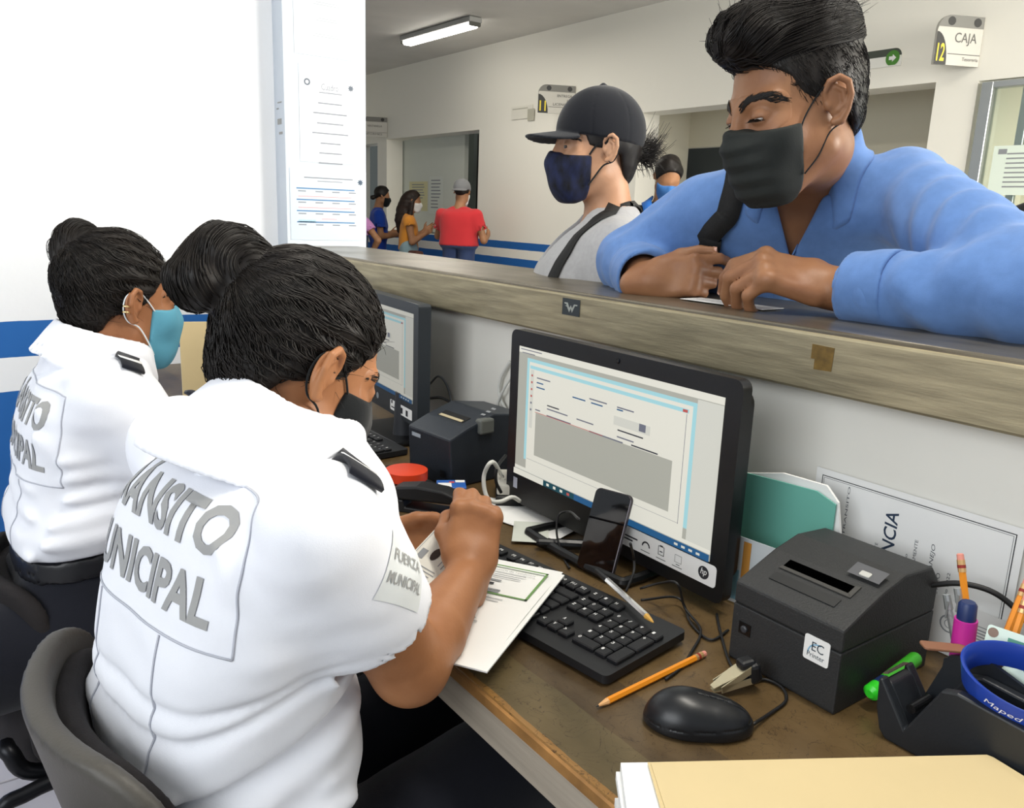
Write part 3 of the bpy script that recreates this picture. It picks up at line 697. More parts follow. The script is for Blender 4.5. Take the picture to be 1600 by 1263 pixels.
# staple remover
sr = thing('staple_remover', (onz(1112, 1080, DZ) + onz(1190, 1085, DZ)) / 2, 'black and silver staple remover lying by the printer', 'staple remover')
s0, s1 = onz(1113, 1080, DZ + 0.006), onz(1172, 1062, DZ + 0.012); sd = nrm(s1 - s0); ss = nrm(np.cross((0, 0, 1), sd)); su = np.cross(sd, ss)
MJ = frame(s0, sd, ss, su)
for nm, z0, tl in (('lower_jaw', 0.0, 0.0), ('upper_jaw', 0.014, 0.35)):
    R_ = MJ[:3, :3] @ roty(-tl); Mj = np.eye(4); Mj[:3, :3] = R_; Mj[:3, 3] = xf(MJ, [(0, 0, z0 * 0.3)])[0]
    mb = MB(); mb.prism([(0, -.004), (0.03, -.009), (0.05, -.009), (0.05, .009), (0.03, .009), (0, .004)], 0, 0.0015, Mj)
    for sy in (-1, 1): local_box(mb, Mj, (0.028, sy * 0.0085, 0.004 if nm == 'lower_jaw' else -0.003), (0.042, 0.0012, 0.008))
    mb.build(nm, mat('nickel', 'c9bfa0', 0.3, 0.7), sr)
mb = MB(); local_box(mb, MJ, (0.038, 0.0, 0.004), (0.05, 0.018, 0.010), 0.004, 2); local_box(mb, MJ, (0.045, 0, 0.023), (0.02, 0.016, 0.012), 0.004, 2); local_box(mb, MJ, (0.052, 0.0, 0.012), (0.014, 0.024, 0.026), 0.005, 2)
mb.build('grip', M_black, sr)

# ================================================================== receipt printers
PXf, PYl, PYr = 0.775, 0.586, 0.439
pr = thing('receipt_printer', (PXf + 0.095, (PYl + PYr) / 2, DZ), 'square dark grey receipt printer with a white maker label, nearest the camera', 'printer')
MP = FX((PXf, PYl, DZ)); pw = PYl - PYr      # u from its left edge, v up, n towards the officers
M_prn = mat('printer_plastic', '2a2b2c', 0.55, bump=0.25, bscale=500)
def side_profile(name, prof, m, parent, x0=0.0, x1=pw, M=None):
    """prof in (depth, height); extruded over the width"""
    Mx = np.asarray(M if M is not None else MP); T = np.eye(4); T[:3, 0] = -Mx[:3, 2]; T[:3, 1] = Mx[:3, 1]; T[:3, 2] = Mx[:3, 0]; T[:3, 3] = Mx[:3, 3]
    return MB().prism(prof, x0, x1, T).build(name, m, parent)
def bev(o, w=0.003, s=2):
    md = o.modifiers.new('bevel', 'BEVEL'); md.width = w; md.segments = s; md.limit_method = 'ANGLE'; md.angle_limit = math.radians(25); return o
bev(side_profile('lower_body', [(0.002, 0.0), (0.195, 0.0), (0.195, 0.075), (0.0, 0.075), (0.0, 0.003)], M_prn, pr))
bev(side_profile('upper_body', [(0.0, 0.0755), (0.195, 0.0755), (0.195, 0.115), (0.175, 0.137), (0.115, 0.141), (0.07, 0.130), (0.03, 0.115), (0.0, 0.103)], M_prn, pr))
# paper slot set into the sloping lid, with a frame
sl_a = math.atan2(0.015, 0.04); Tp = np.eye(4); Tp[:3, 0] = MP[:3, 0]; Tp[:3, 1] = -MP[:3, 2] * math.cos(sl_a) + MP[:3, 1] * math.sin(sl_a); Tp[:3, 2] = np.cross(Tp[:3, 0], Tp[:3, 1]); Tp[:3, 3] = xf(MP, [(0, 0.115, -0.03)])[0]
MB().prism([(0.03, 0.02), (0.118, 0.02), (0.118, 0.034), (0.03, 0.034)], 0.0, 0.0008, Tp).build('paper_slot', mat('slot_black', '010101', 0.9, spec=0.0), pr)
mb = MB(); mb.prism([(0.028, 0.014), (0.124, 0.014), (0.120, 0.019), (0.03, 0.019)], 0, 0.002, Tp); mb.prism([(0.118, 0.019), (0.124, 0.014), (0.124, 0.036), (0.118, 0.034)], 0, 0.002, Tp); mb.build('slot_frame', mat('slot_frame', '3d3c3a', 0.5), pr)
mb = MB(); mb.prism([(0.03, -0.008), (0.118, -0.008), (0.118, 0.006), (0.03, 0.006)], 0, 0.0012, Tp); mb.build('lid_recess', mat('lid_recess', '222324', 0.5), pr)
prints('button_panel', Tp, [(0.098, 0.048, 0.138, 0.07)], mat('panel_grey', '55565a', 0.5), pr, 0.0042)
mb = MB(); mb.prism([(x + 0.118, y + 0.054) for x, y in rrect(0.013, 0.008, 0.0015, 2)], 0.004, 0.006, Tp); mb.build('feed_button', mat('button_light', 'b9b9b4', 0.5), pr)
MB().prism([(0.012 + 0.0, 0.040), (0.029, 0.040), (0.029, 0.055), (0.012, 0.055)], 0, 0.0012, MP).build('switch_frame', M_stand, pr)
MB().lathe([(0.0045, 0), (0.0045, 0.002), (0.003, 0.003)], xf(MP, [(0.0205, 0.0475, 0.001)])[0], MP[:3, :3], 14).build('power_switch', mat('switch_grey', '3a3c40', 0.4), pr)
mk = MB().prism([(x + 0.118, y + 0.066) for x, y in rrect(0.032, 0.03, 0.003)], 0.0003, 0.0011, MP).build('maker_label', M_paper, pr)
prints('label_print', MP, [('EC', 0.112, 0.064, 0.015, 0.011), ('Printer', 0.107, 0.056, 0.022, 0.0058)], mat('label_ink', '3b4450', 0.6), mk, 0.0014)
polys('label_arc', MP, ring((0.121, 0.06), 0.0125, 0.014, PI * 0.45, PI * 1.0, 10), mat('label_blue', '7fb0cf', 0.6), mk, 0.0014)

P2a, P2b = onz(637, 737, DZ), onz(715, 772, DZ); yw2 = math.atan2((P2a - P2b)[0], (P2a - P2b)[1])
MQ = FX((P2a[0], P2a[1] - 0.0, DZ), yaw=-yw2); p2w = 0.142
p2 = thing('receipt_printer', xf(MQ, [(p2w / 2, 0, -0.09)])[0], 'blue-black receipt printer between the two monitors', 'printer')
M_prn2 = mat('printer_navy', '20262e', 0.42, bump=0.1, bscale=400)
bev(side_profile('body', [(0.004, 0), (0.2, 0), (0.2, 0.125), (0.11, 0.138), (0.045, 0.118), (0.0, 0.10)], M_prn2, p2, 0, p2w, MQ), 0.004)
Tq = np.eye(4); a2 = math.atan2(0.02, 0.065); Tq[:3, 0] = MQ[:3, 0]; Tq[:3, 1] = -MQ[:3, 2] * math.cos(a2) + MQ[:3, 1] * math.sin(a2); Tq[:3, 2] = np.cross(Tq[:3, 0], Tq[:3, 1]); Tq[:3, 3] = xf(MQ, [(0, 0.118, -0.045)])[0]
MB().prism([(0.03, 0.008), (0.112, 0.008), (0.112, 0.03), (0.03, 0.03)], 0, 0.001, Tq).build('paper_slot', mat('slot_dark', '0b0b0c', 0.7), p2)
MB().prism([(0.034, 0.008), (0.108, 0.008), (0.108, 0.015), (0.034, 0.015)], 0.001, 0.002, Tq).build('receipt_paper', mat('receipt_cream', 'b9ac8c', 0.8), p2)
MB().rbox(xf(MQ, [(p2w + 0.0005, 0.117, -0.085)])[0], (0.02, 0.03, 0.035), 0.004, 2, R=MQ[:3, :3]).build('lid_lever', mat('lever_grey', '5d605c', 0.5), p2)
prints('nameplate', MQ, [(0.015, 0.082, 0.045, 0.09)], mat('nameplate_grey', '9aa3ab', 0.4), p2, 0.0006)
prints('buttons', Tq, [(0.118 + 0.0, 0.05 + 0.014 * i, 0.13, 0.056 + 0.014 * i) for i in range(3)], mat('led_grey', '8a8d90', 0.5), p2, 0.0012)
prints('switch', MQ, [(0.112, 0.02, 0.127, 0.034)], M_stand, p2, 0.0006)

# ================================================================== phone leaning on the computer
pt, pbm = (onx(945, 760, 0.835) + onx(983, 778, 0.835)) / 2, (onx(910, 893, 0.79) + onx(952, 907, 0.79)) / 2
pbm[2] = DZ + 0.003; pv = nrm(pt - pbm); pu = nrm(A(0.22, -1, 0) - pv * (A(0.22, -1, 0) @ pv)); pn = np.cross(pu, pv)
ph_h = np.linalg.norm(pt - pbm) ; MPh = frame(pbm + pv * ph_h / 2 + pn * 0.004, pu, pv, pn)
ph = thing('smartphone', pbm, 'dark smartphone standing upright against the computer screen', 'phone')
bev(MB().prism(rrect(0.066, ph_h, 0.009), -0.0045, 0.0035, MPh).build('body', mat('phone_frame', '4b474c', 0.25, 0.6), ph), 0.002)
MB().prism(rrect(0.063, ph_h - 0.003, 0.008), 0.0036, 0.0042, MPh).build('screen_glass', mat('phone_glass', '08080a', 0.06, coat=0.5), ph)

# papers, marker and small card behind the keyboard
def sheet(name, M, w, h, label, cat='paper', m=M_paper, th=0.0006, curl=0.0, group=None, nx=2):
    mb = MB(); n = 8; vs = []
    for k in (0, 1):
        for i in range(n + 1):
            for j in range(nx + 1):
                u, v = (j / nx - 0.5) * w, (i / n - 0.5) * h
                vs.append((u, v, curl * (v / h) ** 2 * 4 + k * th))
    st = (n + 1) * (nx + 1); fs = []
    for i in range(n):
        for j in range(nx):
            a = i * (nx + 1) + j; fs.append((a + st, a + 1 + st, a + nx + 2 + st, a + nx + 1 + st)); fs.append((a, a + nx + 1, a + nx + 2, a + 1))
    for i in range(n):
        a = i * (nx + 1); fs.append((a, a + st, a + nx + 1 + st, a + nx + 1)); a += nx; fs.append((a, a + nx + 1, a + nx + 1 + st, a + st))
    for j in range(nx):
        fs.append((j, j + 1, j + 1 + st, j + st)); a = n * (nx + 1) + j; fs.append((a, a + st, a + 1 + st, a + 1))
    mb.add(xf(M, vs), fs); o = mb.build(name, m)
    if label: tag(o, label, cat, group)
    return o
s_ = sheet('loose_paper', FD((0.825, 1.135, DZ + 0.003), yaw=0.5), 0.13, 0.1, 'loose white slip on the desk at the left foot of the computer')
sheet('loose_paper', FD((0.835, 1.06, DZ + 0.0045), yaw=0.25, pitch=0.06), 0.14, 0.07, 'white slip with grey print leaning under the computer edge')
s2 = sheet('loose_paper', FD((0.80, 1.03, DZ + 0.0055), yaw=0.9), 0.06, 0.09, 'small printed ticket by the black marker behind the keyboard', m=mat('ticket_paper', 'c9cdc4', 0.8))
ma, mbb = onz(838, 848, DZ + 0.012), onz(915, 852, DZ + 0.012)
mk_ = thing('marker_pen', (ma + mbb) / 2 - A(0, 0, 0.008), 'black marker lying behind the near keyboard', 'marker')
md_ = nrm(mbb - ma); MB().tube([ma, ma + md_ * 0.004, mbb], [0.005, 0.0075, 0.0075], 10).build('barrel', M_black, mk_); MB().tube([ma + (mbb - ma) * 0.45, mbb + md_ * 0.002], 0.0086, 10).build('cap', M_stand, mk_)

# ================================================================== stapler, tape ring, small box, power strip
sa, sb = onz(622, 800, DZ), onz(712, 790, DZ); sa = A(0.665, 1.265, DZ); sb_ = A(0.75, 1.155, DZ)
sdv = nrm(sb_ - sa); ssd = A(-sdv[1], sdv[0], 0); MSt = frame(sa, sdv, ssd, (0, 0, 1)); sLn = np.linalg.norm(sb_ - sa)
st = thing('stapler', (sa + sb_) / 2, 'large black desk stapler on the mouse mat beside the farther printer', 'stapler')
Tst = frame(sa, sdv, (0, 0, 1), -ssd)
bev(MB().prism([(0, 0.0), (sLn, 0.0), (sLn, 0.008), (0.03, 0.010), (0.026, 0.022), (0.0, 0.024)], -0.021, 0.021, Tst).build('base', M_black, st), 0.002)
bev(MB().prism([(-0.003, 0.024), (0.02, 0.022), (sLn + 0.004, 0.026), (sLn + 0.006, 0.034), (0.10, 0.048), (0.05, 0.051), (0.012, 0.045), (-0.003, 0.036)], -0.019, 0.019, Tst).build('arm', M_black, st), 0.005, 3)
MB().prism([(0.025, 0.0225), (sLn + 0.003, 0.0235), (sLn + 0.003, 0.027), (0.025, 0.026)], -0.009, 0.009, Tst).build('magazine', mat('steel_rail', '8d9499', 0.3, 0.8), st)
rc = A(0.725, 1.285, DZ + 0.033); tr = MB()
o = MB(); Rr = rotz(0.4)
o.lathe([(0.036, 0), (0.040, 0.001), (0.040, 0.018), (0.036, 0.019)], (0.716, 1.312, DZ + 0.032), None, 32); tp_ = o.build('tape_ring', mat('orange_red_plastic', 'd8401c', 0.4), None); smooth_by_angle(tp_); tag(tp_, 'orange-red plastic ring behind the black stapler', 'tape')
bxm = MB(); bxR = rotz(-0.5); bx_c = A(0.785, 1.262, DZ + 0.013)
bt = thing('staple_box', bx_c - A(0, 0, 0.013), 'small blue and white carton of staples by the stapler', 'box')
MB().rbox(bx_c, (0.055, 0.045, 0.024), 0.001, 1, R=bxR).build('carton', mat('carton_blue', '2c62b4', 0.5), bt)
MBx = np.eye(4); MBx[:3, :3] = bxR; MBx[:3, 3] = bx_c + A(0, 0, 0.012)
prints('carton_print', MBx, [(-0.025, -0.02, 0.0, 0.004), (0.008, 0.006, 0.026, 0.02)], M_paper, bt, 0.0005)
prints('carton_mark', MBx, [(-0.004, 0.004, 0.006, 0.012)], mat('carton_red', 'd2504a', 0.5), bt, 0.0005)
pad = MB().prism([(x, y) for x, y in rrect(0.2, 0.27, 0.012)], 0.0, 0.003, FD((0.655, 1.37, DZ + 0.0002), yaw=0.12)).build('mouse_mat', mat('mat_black', '1d1e21', 0.85)); tag(pad, 'black mouse mat under the farther officer\'s hand', 'mouse mat')
mse = thing('computer_mouse', (0.69, 1.395, DZ + 0.0035), 'dark mouse under the farther officer\'s hand', 'mouse')
def f_ms2(P): return smax(smin(d_ell(P, (0.69, 1.395, DZ + 0.012), (0.05, 0.03, 0.024)), d_ell(P, (0.675, 1.395, DZ + 0.012), (0.03, 0.028, 0.025)), 0.01), DZ + 0.004 - P[:, 2], 0.002)
sdf_obj('shell', f_ms2, A(.63, 1.35, DZ), A(.75, 1.44, DZ + .04), 0.003, mat('mouse_plastic', '17191d', 0.33), mse)
ps = thing('power_strip', (0.88, 1.2, DZ), 'white power strip with a plug and white cord beside the computer', 'power strip')
MB().rbox((0.885, 1.19, DZ + 0.0325), (0.075, 0.10, 0.02), 0.004, 2, R=rotz(-0.6)).build('strip_body', mat('ivory_plastic', 'cdcac0', 0.5), ps)
MB().rbox((0.885, 1.19, DZ + 0.011), (0.078, 0.104, 0.022), 0.003, 1, R=rotz(-0.6)).build('strip_base', M_stand, ps)
for i in range(7): MB().box(A(0.862 + i * 0.007, 1.215 - i * 0.008, DZ + 0.0435), (0.003, 0.05, 0.003), R=rotz(-0.6)).build('rib', mat('ivory_plastic', 'cdcac0', 0.5), ps)
cord('cord', [onz(785, 745, DZ + 0.06), at(770, 722, 1.36), at(757, 740, 1.36), at(757, 765, 1.36), at(765, 782, 1.36), at(782, 784, 1.37), at(800, 777, 1.38), at(812, 783, 1.40)], 0.0035, M_cable_w, None, ps)
cord('plug_cord', [at(790, 712, 1.46), at(777, 730, 1.42), at(775, 752, 1.42), at(783, 770, 1.43)], 0.003, M_cable_b, None, ps)
# cables by the monitors
cord('wall_cable', [onx(797, 565, 1.022), onx(783, 590, 1.02), onx(780, 615, 1.02), onx(790, 640, 1.02), onx(800, 655, 1.018)], 0.0035, M_cable_w, 'white cable looping on the wall left of the computer, outer loop')
cord('wall_cable', [onx(800, 588, 1.018), onx(788, 607, 1.014), onx(778, 632, 1.014), onx(783, 655, 1.012), onx(802, 664, 1.012)], 0.003, M_cable_w, 'thin white cable curling on the wall left of the computer, inner loop')
cord('wall_cable', [onx(672, 600, 1.02), onx(685, 588, 1.018), onx(697, 600, 1.016), onx(704, 622, 1.015), onx(705, 640, 1.012)], 0.0028, mat('grey_cable', '6e7276', 0.5), 'grey cable behind the farther monitor')
cord('wall_cable', [onx(672, 622, 1.02), onx(690, 622, 1.01), onx(708, 632, 0.98), onx(716, 640, 0.95)], 0.0035, M_cable_b, 'black cable running from the farther monitor to its printer')
cord('usb_cable', [at(905, 812, 1.0), onx(890, 800, .80), onx(873, 805, .80), onx(870, 835, .79), onz(880, 870, DZ + 0.004), onz(890, 888, DZ + .004)], 0.0018, M_cable_b, 'thin black cable looping left of the phone')
cord('usb_cable', [at(985, 850, 0.98), onx(990, 870, .79), onx(990, 895, .78), onz(978, 925, DZ + 0.02)], 0.0018, M_cable_b, 'thin black cable dropping right of the phone')
cord('usb_cable', [onz(1000, 920, DZ + .02), onx(1030, 912, .80), onx(1058, 912, .79), onz(1070, 950, DZ + .012), onz(1095, 985, DZ + 0.004), onz(1080, 1020, DZ + 0.004), onz(1062, 1045, DZ + .003), onz(1040, 1062, DZ + .003)], 0.0018, M_cable_b, 'thin black cable crossing behind the keyboard corner and the pencil')
cord('usb_cable', [onz(1002, 938, DZ + .02), onz(1060, 935, DZ + .012), onz(1080, 975, DZ + .003), onz(1110, 1000, DZ + .003), onz(1138, 985, DZ + .003)], 0.0018, M_cable_b, 'thin black cable running from the computer foot to the near printer')
cord('printer_cable', [onx(1450, 915, 0.955), onx(1500, 912, 0.96), onx(1550, 925, 0.97), onx(1590, 955, 0.98), onx(1625, 1000, 0.98)], 0.0035, M_cable_b, 'thick black cable leaving the near printer towards the pencils')

# ================================================================== folder, certificate and papers behind the near printer
g0, g1 = onx(1140, 735, 0.965), onx(1306, 788, 0.965)
gf = MB(); T = FX((0.965, g1[1], DZ), yaw=0.0)
gz = g0[2] - DZ; gf.prism([(-0.24, 0.001), (0.0, 0.001), (0.0, gz + 0.002), (-0.03, gz + 0.012), (-0.1, gz + 0.008), (-0.24, gz - 0.002)], -0.002, 0.0, T)
gfo = tag(gf.build('green_folder', mat('folder_teal', '6db3a4', 0.55, bump=0.05)), 'sea-green card folder standing between computer and near printer', 'folder')
wp_ = MB().prism([(-0.16, 0.001), (0.035, 0.001), (0.0, gz + 0.004), (-0.02, gz + 0.022), (-0.09, gz + 0.02), (-0.16, gz)], -0.009, -0.005, T).build('folder_papers', M_paper); tag(wp_, 'white papers standing behind the sea-green folder', 'papers')
mg_ = MB().prism([(-0.285, 0.001), (-0.25, 0.001), (-0.25, 0.13), (-0.285, 0.13)], -0.011, -0.0085, T)
small = sheet('printed_card', FX((0.90, 0.66, DZ + 0.052), yaw=0.12), 0.07, 0.10, 'white and orange printed card standing beside the computer edge', 'card', mat('card_pale', 'c9cfd2', 0.7))
prints('card_stripe', FX((0.8992, 0.66, DZ + 0.052), yaw=0.12), [(-0.012, -0.03, 0.0, 0.045)], mat('card_orange', 'c58a3c', 0.6), small)
prints('card_band', FX((0.8992, 0.66, DZ + 0.052), yaw=0.12), [(-0.033, -0.045, -0.015, -0.0)], mat('card_blue', '7fb0c4', 0.6), small)
# certificate turned on its side
cy1, cy0, cz1 = 0.655, 0.375, 0.941
ce = sheet('certificate', FX((1.024, (cy0 + cy1) / 2, (cz1 + DZ) / 2 + 0.001)), cy1 - cy0, cz1 - DZ - 0.002, 'white certificate turned on its side against the wall behind the near printer', 'certificate')
MC = FX((1.0236, cy1, cz1)); cw = cy1 - cy0; chh = cz1 - DZ
def fr(x0, y0, x1, y1, t): return [(x0, y0, x1, y0 + t), (x0, y1 - t, x1, y1), (x0, y0, x0 + t, y1), (x1 - t, y0, x1, y1)]
prints('border', MC, fr(0.010, -0.3 + 0.115, cw - 0.009, -0.009, 0.0012) + fr(0.013, -0.3 + 0.118, cw - 0.012, -0.012, 0.0005), M_ink, ce)
def vtext(M, items):       # lettering that reads upwards
    out = []
    for t, x, y, w, h in items: out.append((t, x, y, w, h))
    return out
MV = MC @ np.array([[0, -1, 0, 0], [1, 0, 0, 0], [0, 0, 1, 0], [0, 0, 0, 1.0]])
prints('title', MV, [('CONSTANCIA', -0.190, -0.128, 0.160, 0.018, 0.12)], mat('navy_ink', '26384f', 0.6), ce, 0.0004, 0.012)
prints('small_text', MV, [('MUNICIPAL DE TRANSITO', -0.19, -0.055, 0.175, 0.0035), ('EL PRESENTE', -0.12, -0.105, 0.04, 0.004), ('Y aprobado', -0.13, -0.148, 0.05, 0.0045), ('SATISFACTORIAMENTE', -0.145, -0.158, 0.088, 0.0042), ('CURSO DE MANEJO', -0.16, -0.182, 0.105, 0.0065, 0.2), ('PRACTICO', -0.14, -0.192, 0.05, 0.005), ('Leona Vicario 2022', -0.16, -0.204, 0.075, 0.0038)], mat('text_ink', '50545c', 0.7), ce)
ce2 = sheet('certificate', FX((1.018, 0.41, DZ + 0.038)), 0.16, 0.074, 'second white document with round seals behind the pencils', 'certificate')
MC2 = FX((1.0176, 0.41, DZ + 0.038)); polys('seals', MC2, ring((-0.03, 0.005), 0.010, 0.012) + ring((-0.03, 0.005), 0.005, 0.006), M_inkgrey, ce2); prints('stamp', MC2, fr(0.0, -0.01, 0.024, 0.018, 0.001) + lines(0.003, 0.022, 0.012, 6, 0.004, 0.0015), M_inkgrey, ce2)

# ================================================================== tape dispenser with pen tray
td = thing('tape_dispenser', (0.86, 0.30, DZ), 'black tape dispenser organiser with a blue ring at the right edge', 'tape dispenser')
Td = frame((0.785, 0.396, DZ), (0, -1, 0), (0, 0, 1), (-1, 0, 0))      # u along its length, v up, n towards the officers
M_disp = mat('dispenser_plastic', '24272b', 0.36, bump=0.06, bscale=300)
bev(MB().prism([(0.012, 0.0), (0.30, 0.0), (0.30, 0.072), (0.075, 0.088), (0.06, 0.083), (0.03, 0.022), (0.0, 0.066), (-0.004, 0.064), (-0.002, 0.03), (0.004, 0.008)], -0.012, 0.0, Td).build('front_side', M_disp, td), 0.003)
bev(MB().prism([(0.012, 0.0), (0.30, 0.0), (0.30, 0.072), (0.075, 0.088), (0.06, 0.083), (0.03, 0.022), (0.0, 0.066), (-0.004, 0.064), (-0.002, 0.03), (0.004, 0.008)], -0.062, -0.050, Td).build('rear_side', M_disp, td), 0.003)
bev(MB().prism([(0.012, 0.0), (0.30, 0.0), (0.30, 0.03), (0.05, 0.03), (0.03, 0.02), (0.006, 0.058), (-0.002, 0.062), (-0.002, 0.03), (0.004, 0.008)], -0.051, -0.011, Td).build('base', M_disp, td), 0.002)
mb = MB(); mb.prism([(0.006, 0.0), (0.30, 0.0), (0.30, 0.045), (0.17, 0.045), (0.13, 0.085), (0.066, 0.105), (0.035, 0.090)], -0.067, -0.0625, Td); mb.prism([(0.035, 0), (0.165, 0.0), (0.165, 0.06), (0.13, 0.08), (0.066, 0.10), (0.035, 0.085)], -0.122, -0.118, Td)
mb.prism([(0.03, 0), (0.036, 0), (0.036, 0.088), (0.03, 0.084)], -0.122, -0.063, Td); mb.prism([(0.16, 0), (0.166, 0), (0.166, 0.06), (0.16, 0.06)], -0.122, -0.063, Td); mb.prism([(0.03, 0.0), (0.166, 0), (0.166, 0.004), (0.03, 0.004)], -0.12, -0.064, Td); mb.build('pen_tray', M_disp, td)
MB().prism([(-0.004, 0.0655), (0.0005, 0.0675), (0.0, 0.0685), (-0.005, 0.0665)], -0.05, -0.01, Td).build('cutter', mat('cutter_steel', 'c9bfae', 0.25, 0.9), td)
MB().lathe([(0.005, -0.018), (0.005, 0.018)], xf(Td, [(0.028, 0.04, -0.031)])[0], np.stack([Td[:3, 0], Td[:3, 1], Td[:3, 2]], 1), 14).build('tape_roller', M_stand, td)
# blue ring: tape hub lying tilted on the dispenser
br = thing('blue_ring', xf(Td, [(0.135, 0.089, -0.03)])[0], 'blue oval plastic ring with white lettering resting on the tape dispenser', 'ring')
Rb = np.stack([nrm(A(0.15, -1, -0.10)), nrm(A(1, 0.15, 0.32)), np.zeros(3)], 1); Rb[:, 1] = nrm(Rb[:, 1] - Rb[:, 0] * (Rb[:, 0] @ Rb[:, 1])); Rb[:, 2] = np.cross(Rb[:, 0], Rb[:, 1])
bc = xf(Td, [(0.119, 0.094, -0.045)])[0]; mb = MB(); prof = [(0.043, -.006), (0.0465, -0.005), (0.050, 0.021), (0.0485, 0.0225), (0.0465, 0.021), (0.0425, -0.003)]; n = 48; vs = []; fs = []
for r, z in prof:
    for k in range(n): a = 2 * PI * k / n; vs.append(bc + Rb @ A(r * 1.25 * math.cos(a), r * 0.86 * math.sin(a), z))
for i in range(len(prof)):
    for k in range(n): k2 = (k + 1) % n; j = (i + 1) % len(prof); fs.append((i * n + k, i * n + k2, j * n + k2, j * n + k))
mb.add(vs, fs); smooth_by_angle(mb.build('ring_wall', mat('royal_blue_plastic', '1f3f9e', 0.35), br), 50)
V, F = text_fit('Maped', 0.026, 0.007, 0.0, 0.2); V, F = subdivide_flat(V, F, 0.004); vv = []
for x, y, z in V:
    a = -PI * 0.55 + (x - 0.013) / 0.045; vv.append(bc + Rb @ A(0.0494 * 1.25 * math.cos(a), 0.0494 * 0.86 * math.sin(a), 0.005 + y))
MB().add(vv, F).build('lettering', mat('white_print', 'e6e6ee', 0.6), br)
er = MB().rbox(bc + Rb @ A(0.03, -0.01, 0.010), (0.045, 0.025, 0.012), 0.004, 2, R=Rb).build('eraser', mat('eraser_cream', 'dccfb4', 0.8)); tag(er, 'cream eraser lying inside the blue ring', 'eraser')
# pens and pencils in the tray
pk = thing('highlighter', (0.868, 0.362, DZ + 0.04), 'pink marker with a navy cap standing in the pen tray', 'marker')
pk0, pk1 = A(0.875, 0.358, DZ + 0.012), A(0.873, 0.362, DZ + 0.145)
MB().tube([pk0, pk0 + (pk1 - pk0) * 0.85], 0.0115, 16).build('barrel', mat('magenta_plastic', 'c8309a', 0.4), pk); MB().tube([pk0 + (pk1 - pk0) * 0.85, pk1 - A(0, 0, 0.003), pk1], [0.0095, 0.0092, 0.007], 16).build('cap', mat('navy_plastic', '1d2f5e', 0.4), pk)
for o in pk.children: smooth_by_angle(o, 40)
pencil(A(0.888, 0.335, DZ + 0.01), onx(1500, 865, 0.915), 'orange pencil standing nearly upright in the pen tray', True)
pencil(A(0.868, 0.335, DZ + 0.02), onx(1606, 905, 0.95), 'upper of two orange pencils leaning right in the pen tray', True)
pencil(A(0.855, 0.318, DZ + 0.03), onx(1606, 930, 0.92), 'lower of two orange pencils leaning right in the pen tray', True)
for i, (px, py, lb) in enumerate(((1480, 935, 'clear pen with a silver clip in the pen tray, left one'), (1497, 925, 'clear pen with a silver clip in the pen tray, beside the upright pencil'))):
    b_ = onx(px, py, 0.905); a_ = A(0.90, 0.355 - 0.012 * i, DZ + 0.01); d_ = nrm(b_ - a_); pp = thing('clear_pen', a_, lb, 'pen', 'clear pens in the tray')
    MB().tube([a_, b_], 0.004, 8).build('barrel', mat('clear_plastic', 'c9c9c9', 0.1, trans=0.7, ior=1.3), pp); MB().tube([b_ - d_ * 0.012, b_ + d_ * 0.004], [0.0046, 0.004], 10).build('collar', M_alu, pp); MB().box(b_ - d_ * 0.012 + A(-0.005, 0, 0), (0.001, 0.002, 0.02)).build('clip', M_alu, pp)
rl = MB(); ra, rb = onz(1470, 1011, DZ + 0.1), onz(1562, 1020, DZ + 0.097); rd = nrm(rb - ra); Mr = frame((ra + rb) / 2, rd, nrm(np.cross((0, 0, 1), rd)), np.cross(rd, nrm(np.cross((0, 0, 1), rd))))
rl.prism(rrect(np.linalg.norm(rb - ra) + 0.04, 0.017, 0.004), -0.0015, 0.0015, Mr); tag(bev(rl.build('wooden_ruler', mat('brown_wood', '8a5f47', 0.6)), 0.001), 'brown wooden stick lying across the front of the pen tray', 'ruler')
# identity card leaning in the tray
Mi = FX(onx(1590, 1030, 0.868) + A(0, -0.008, 0), yaw=0.15, tilt=0.3)
ic = MB().prism(rrect(0.080, 0.050, 0.003), -0.0004, 0.0004, Mi).build('identity_card', mat('card_green_white', 'd6e8dc', 0.4)); tag(ic, 'pale green identity card with a small portrait propped behind the blue ring', 'card')
prints('card_text', Mi, [(-0.02, 0.014, 0.012, 0.018), (-0.002, 0.006, 0.035, 0.008), (-0.002, -0.002, 0.03, 0.0), (0.0, -0.010, 0.035, -0.008)], mat('card_green', '5c9a86', 0.6), ic, 0.0006)
polys('portrait', Mi, [arc_pts((-0.026, -0.008), 0.009, 0, 6.0, 16)], mat('portrait_hair', '3a2a24', 0.7), ic, 0.0006); polys('portrait_face', Mi, [arc_pts((-0.026, -0.007), 0.0055, 0, 6.0, 14)], mat('portrait_skin', 'c99f88', 0.7), ic, 0.0009)
polys('emblem', Mi, [arc_pts((-0.034, 0.018), 0.005, 0, 6.0, 14)], mat('emblem_brown', '8a7468', 0.7), ic, 0.0006)
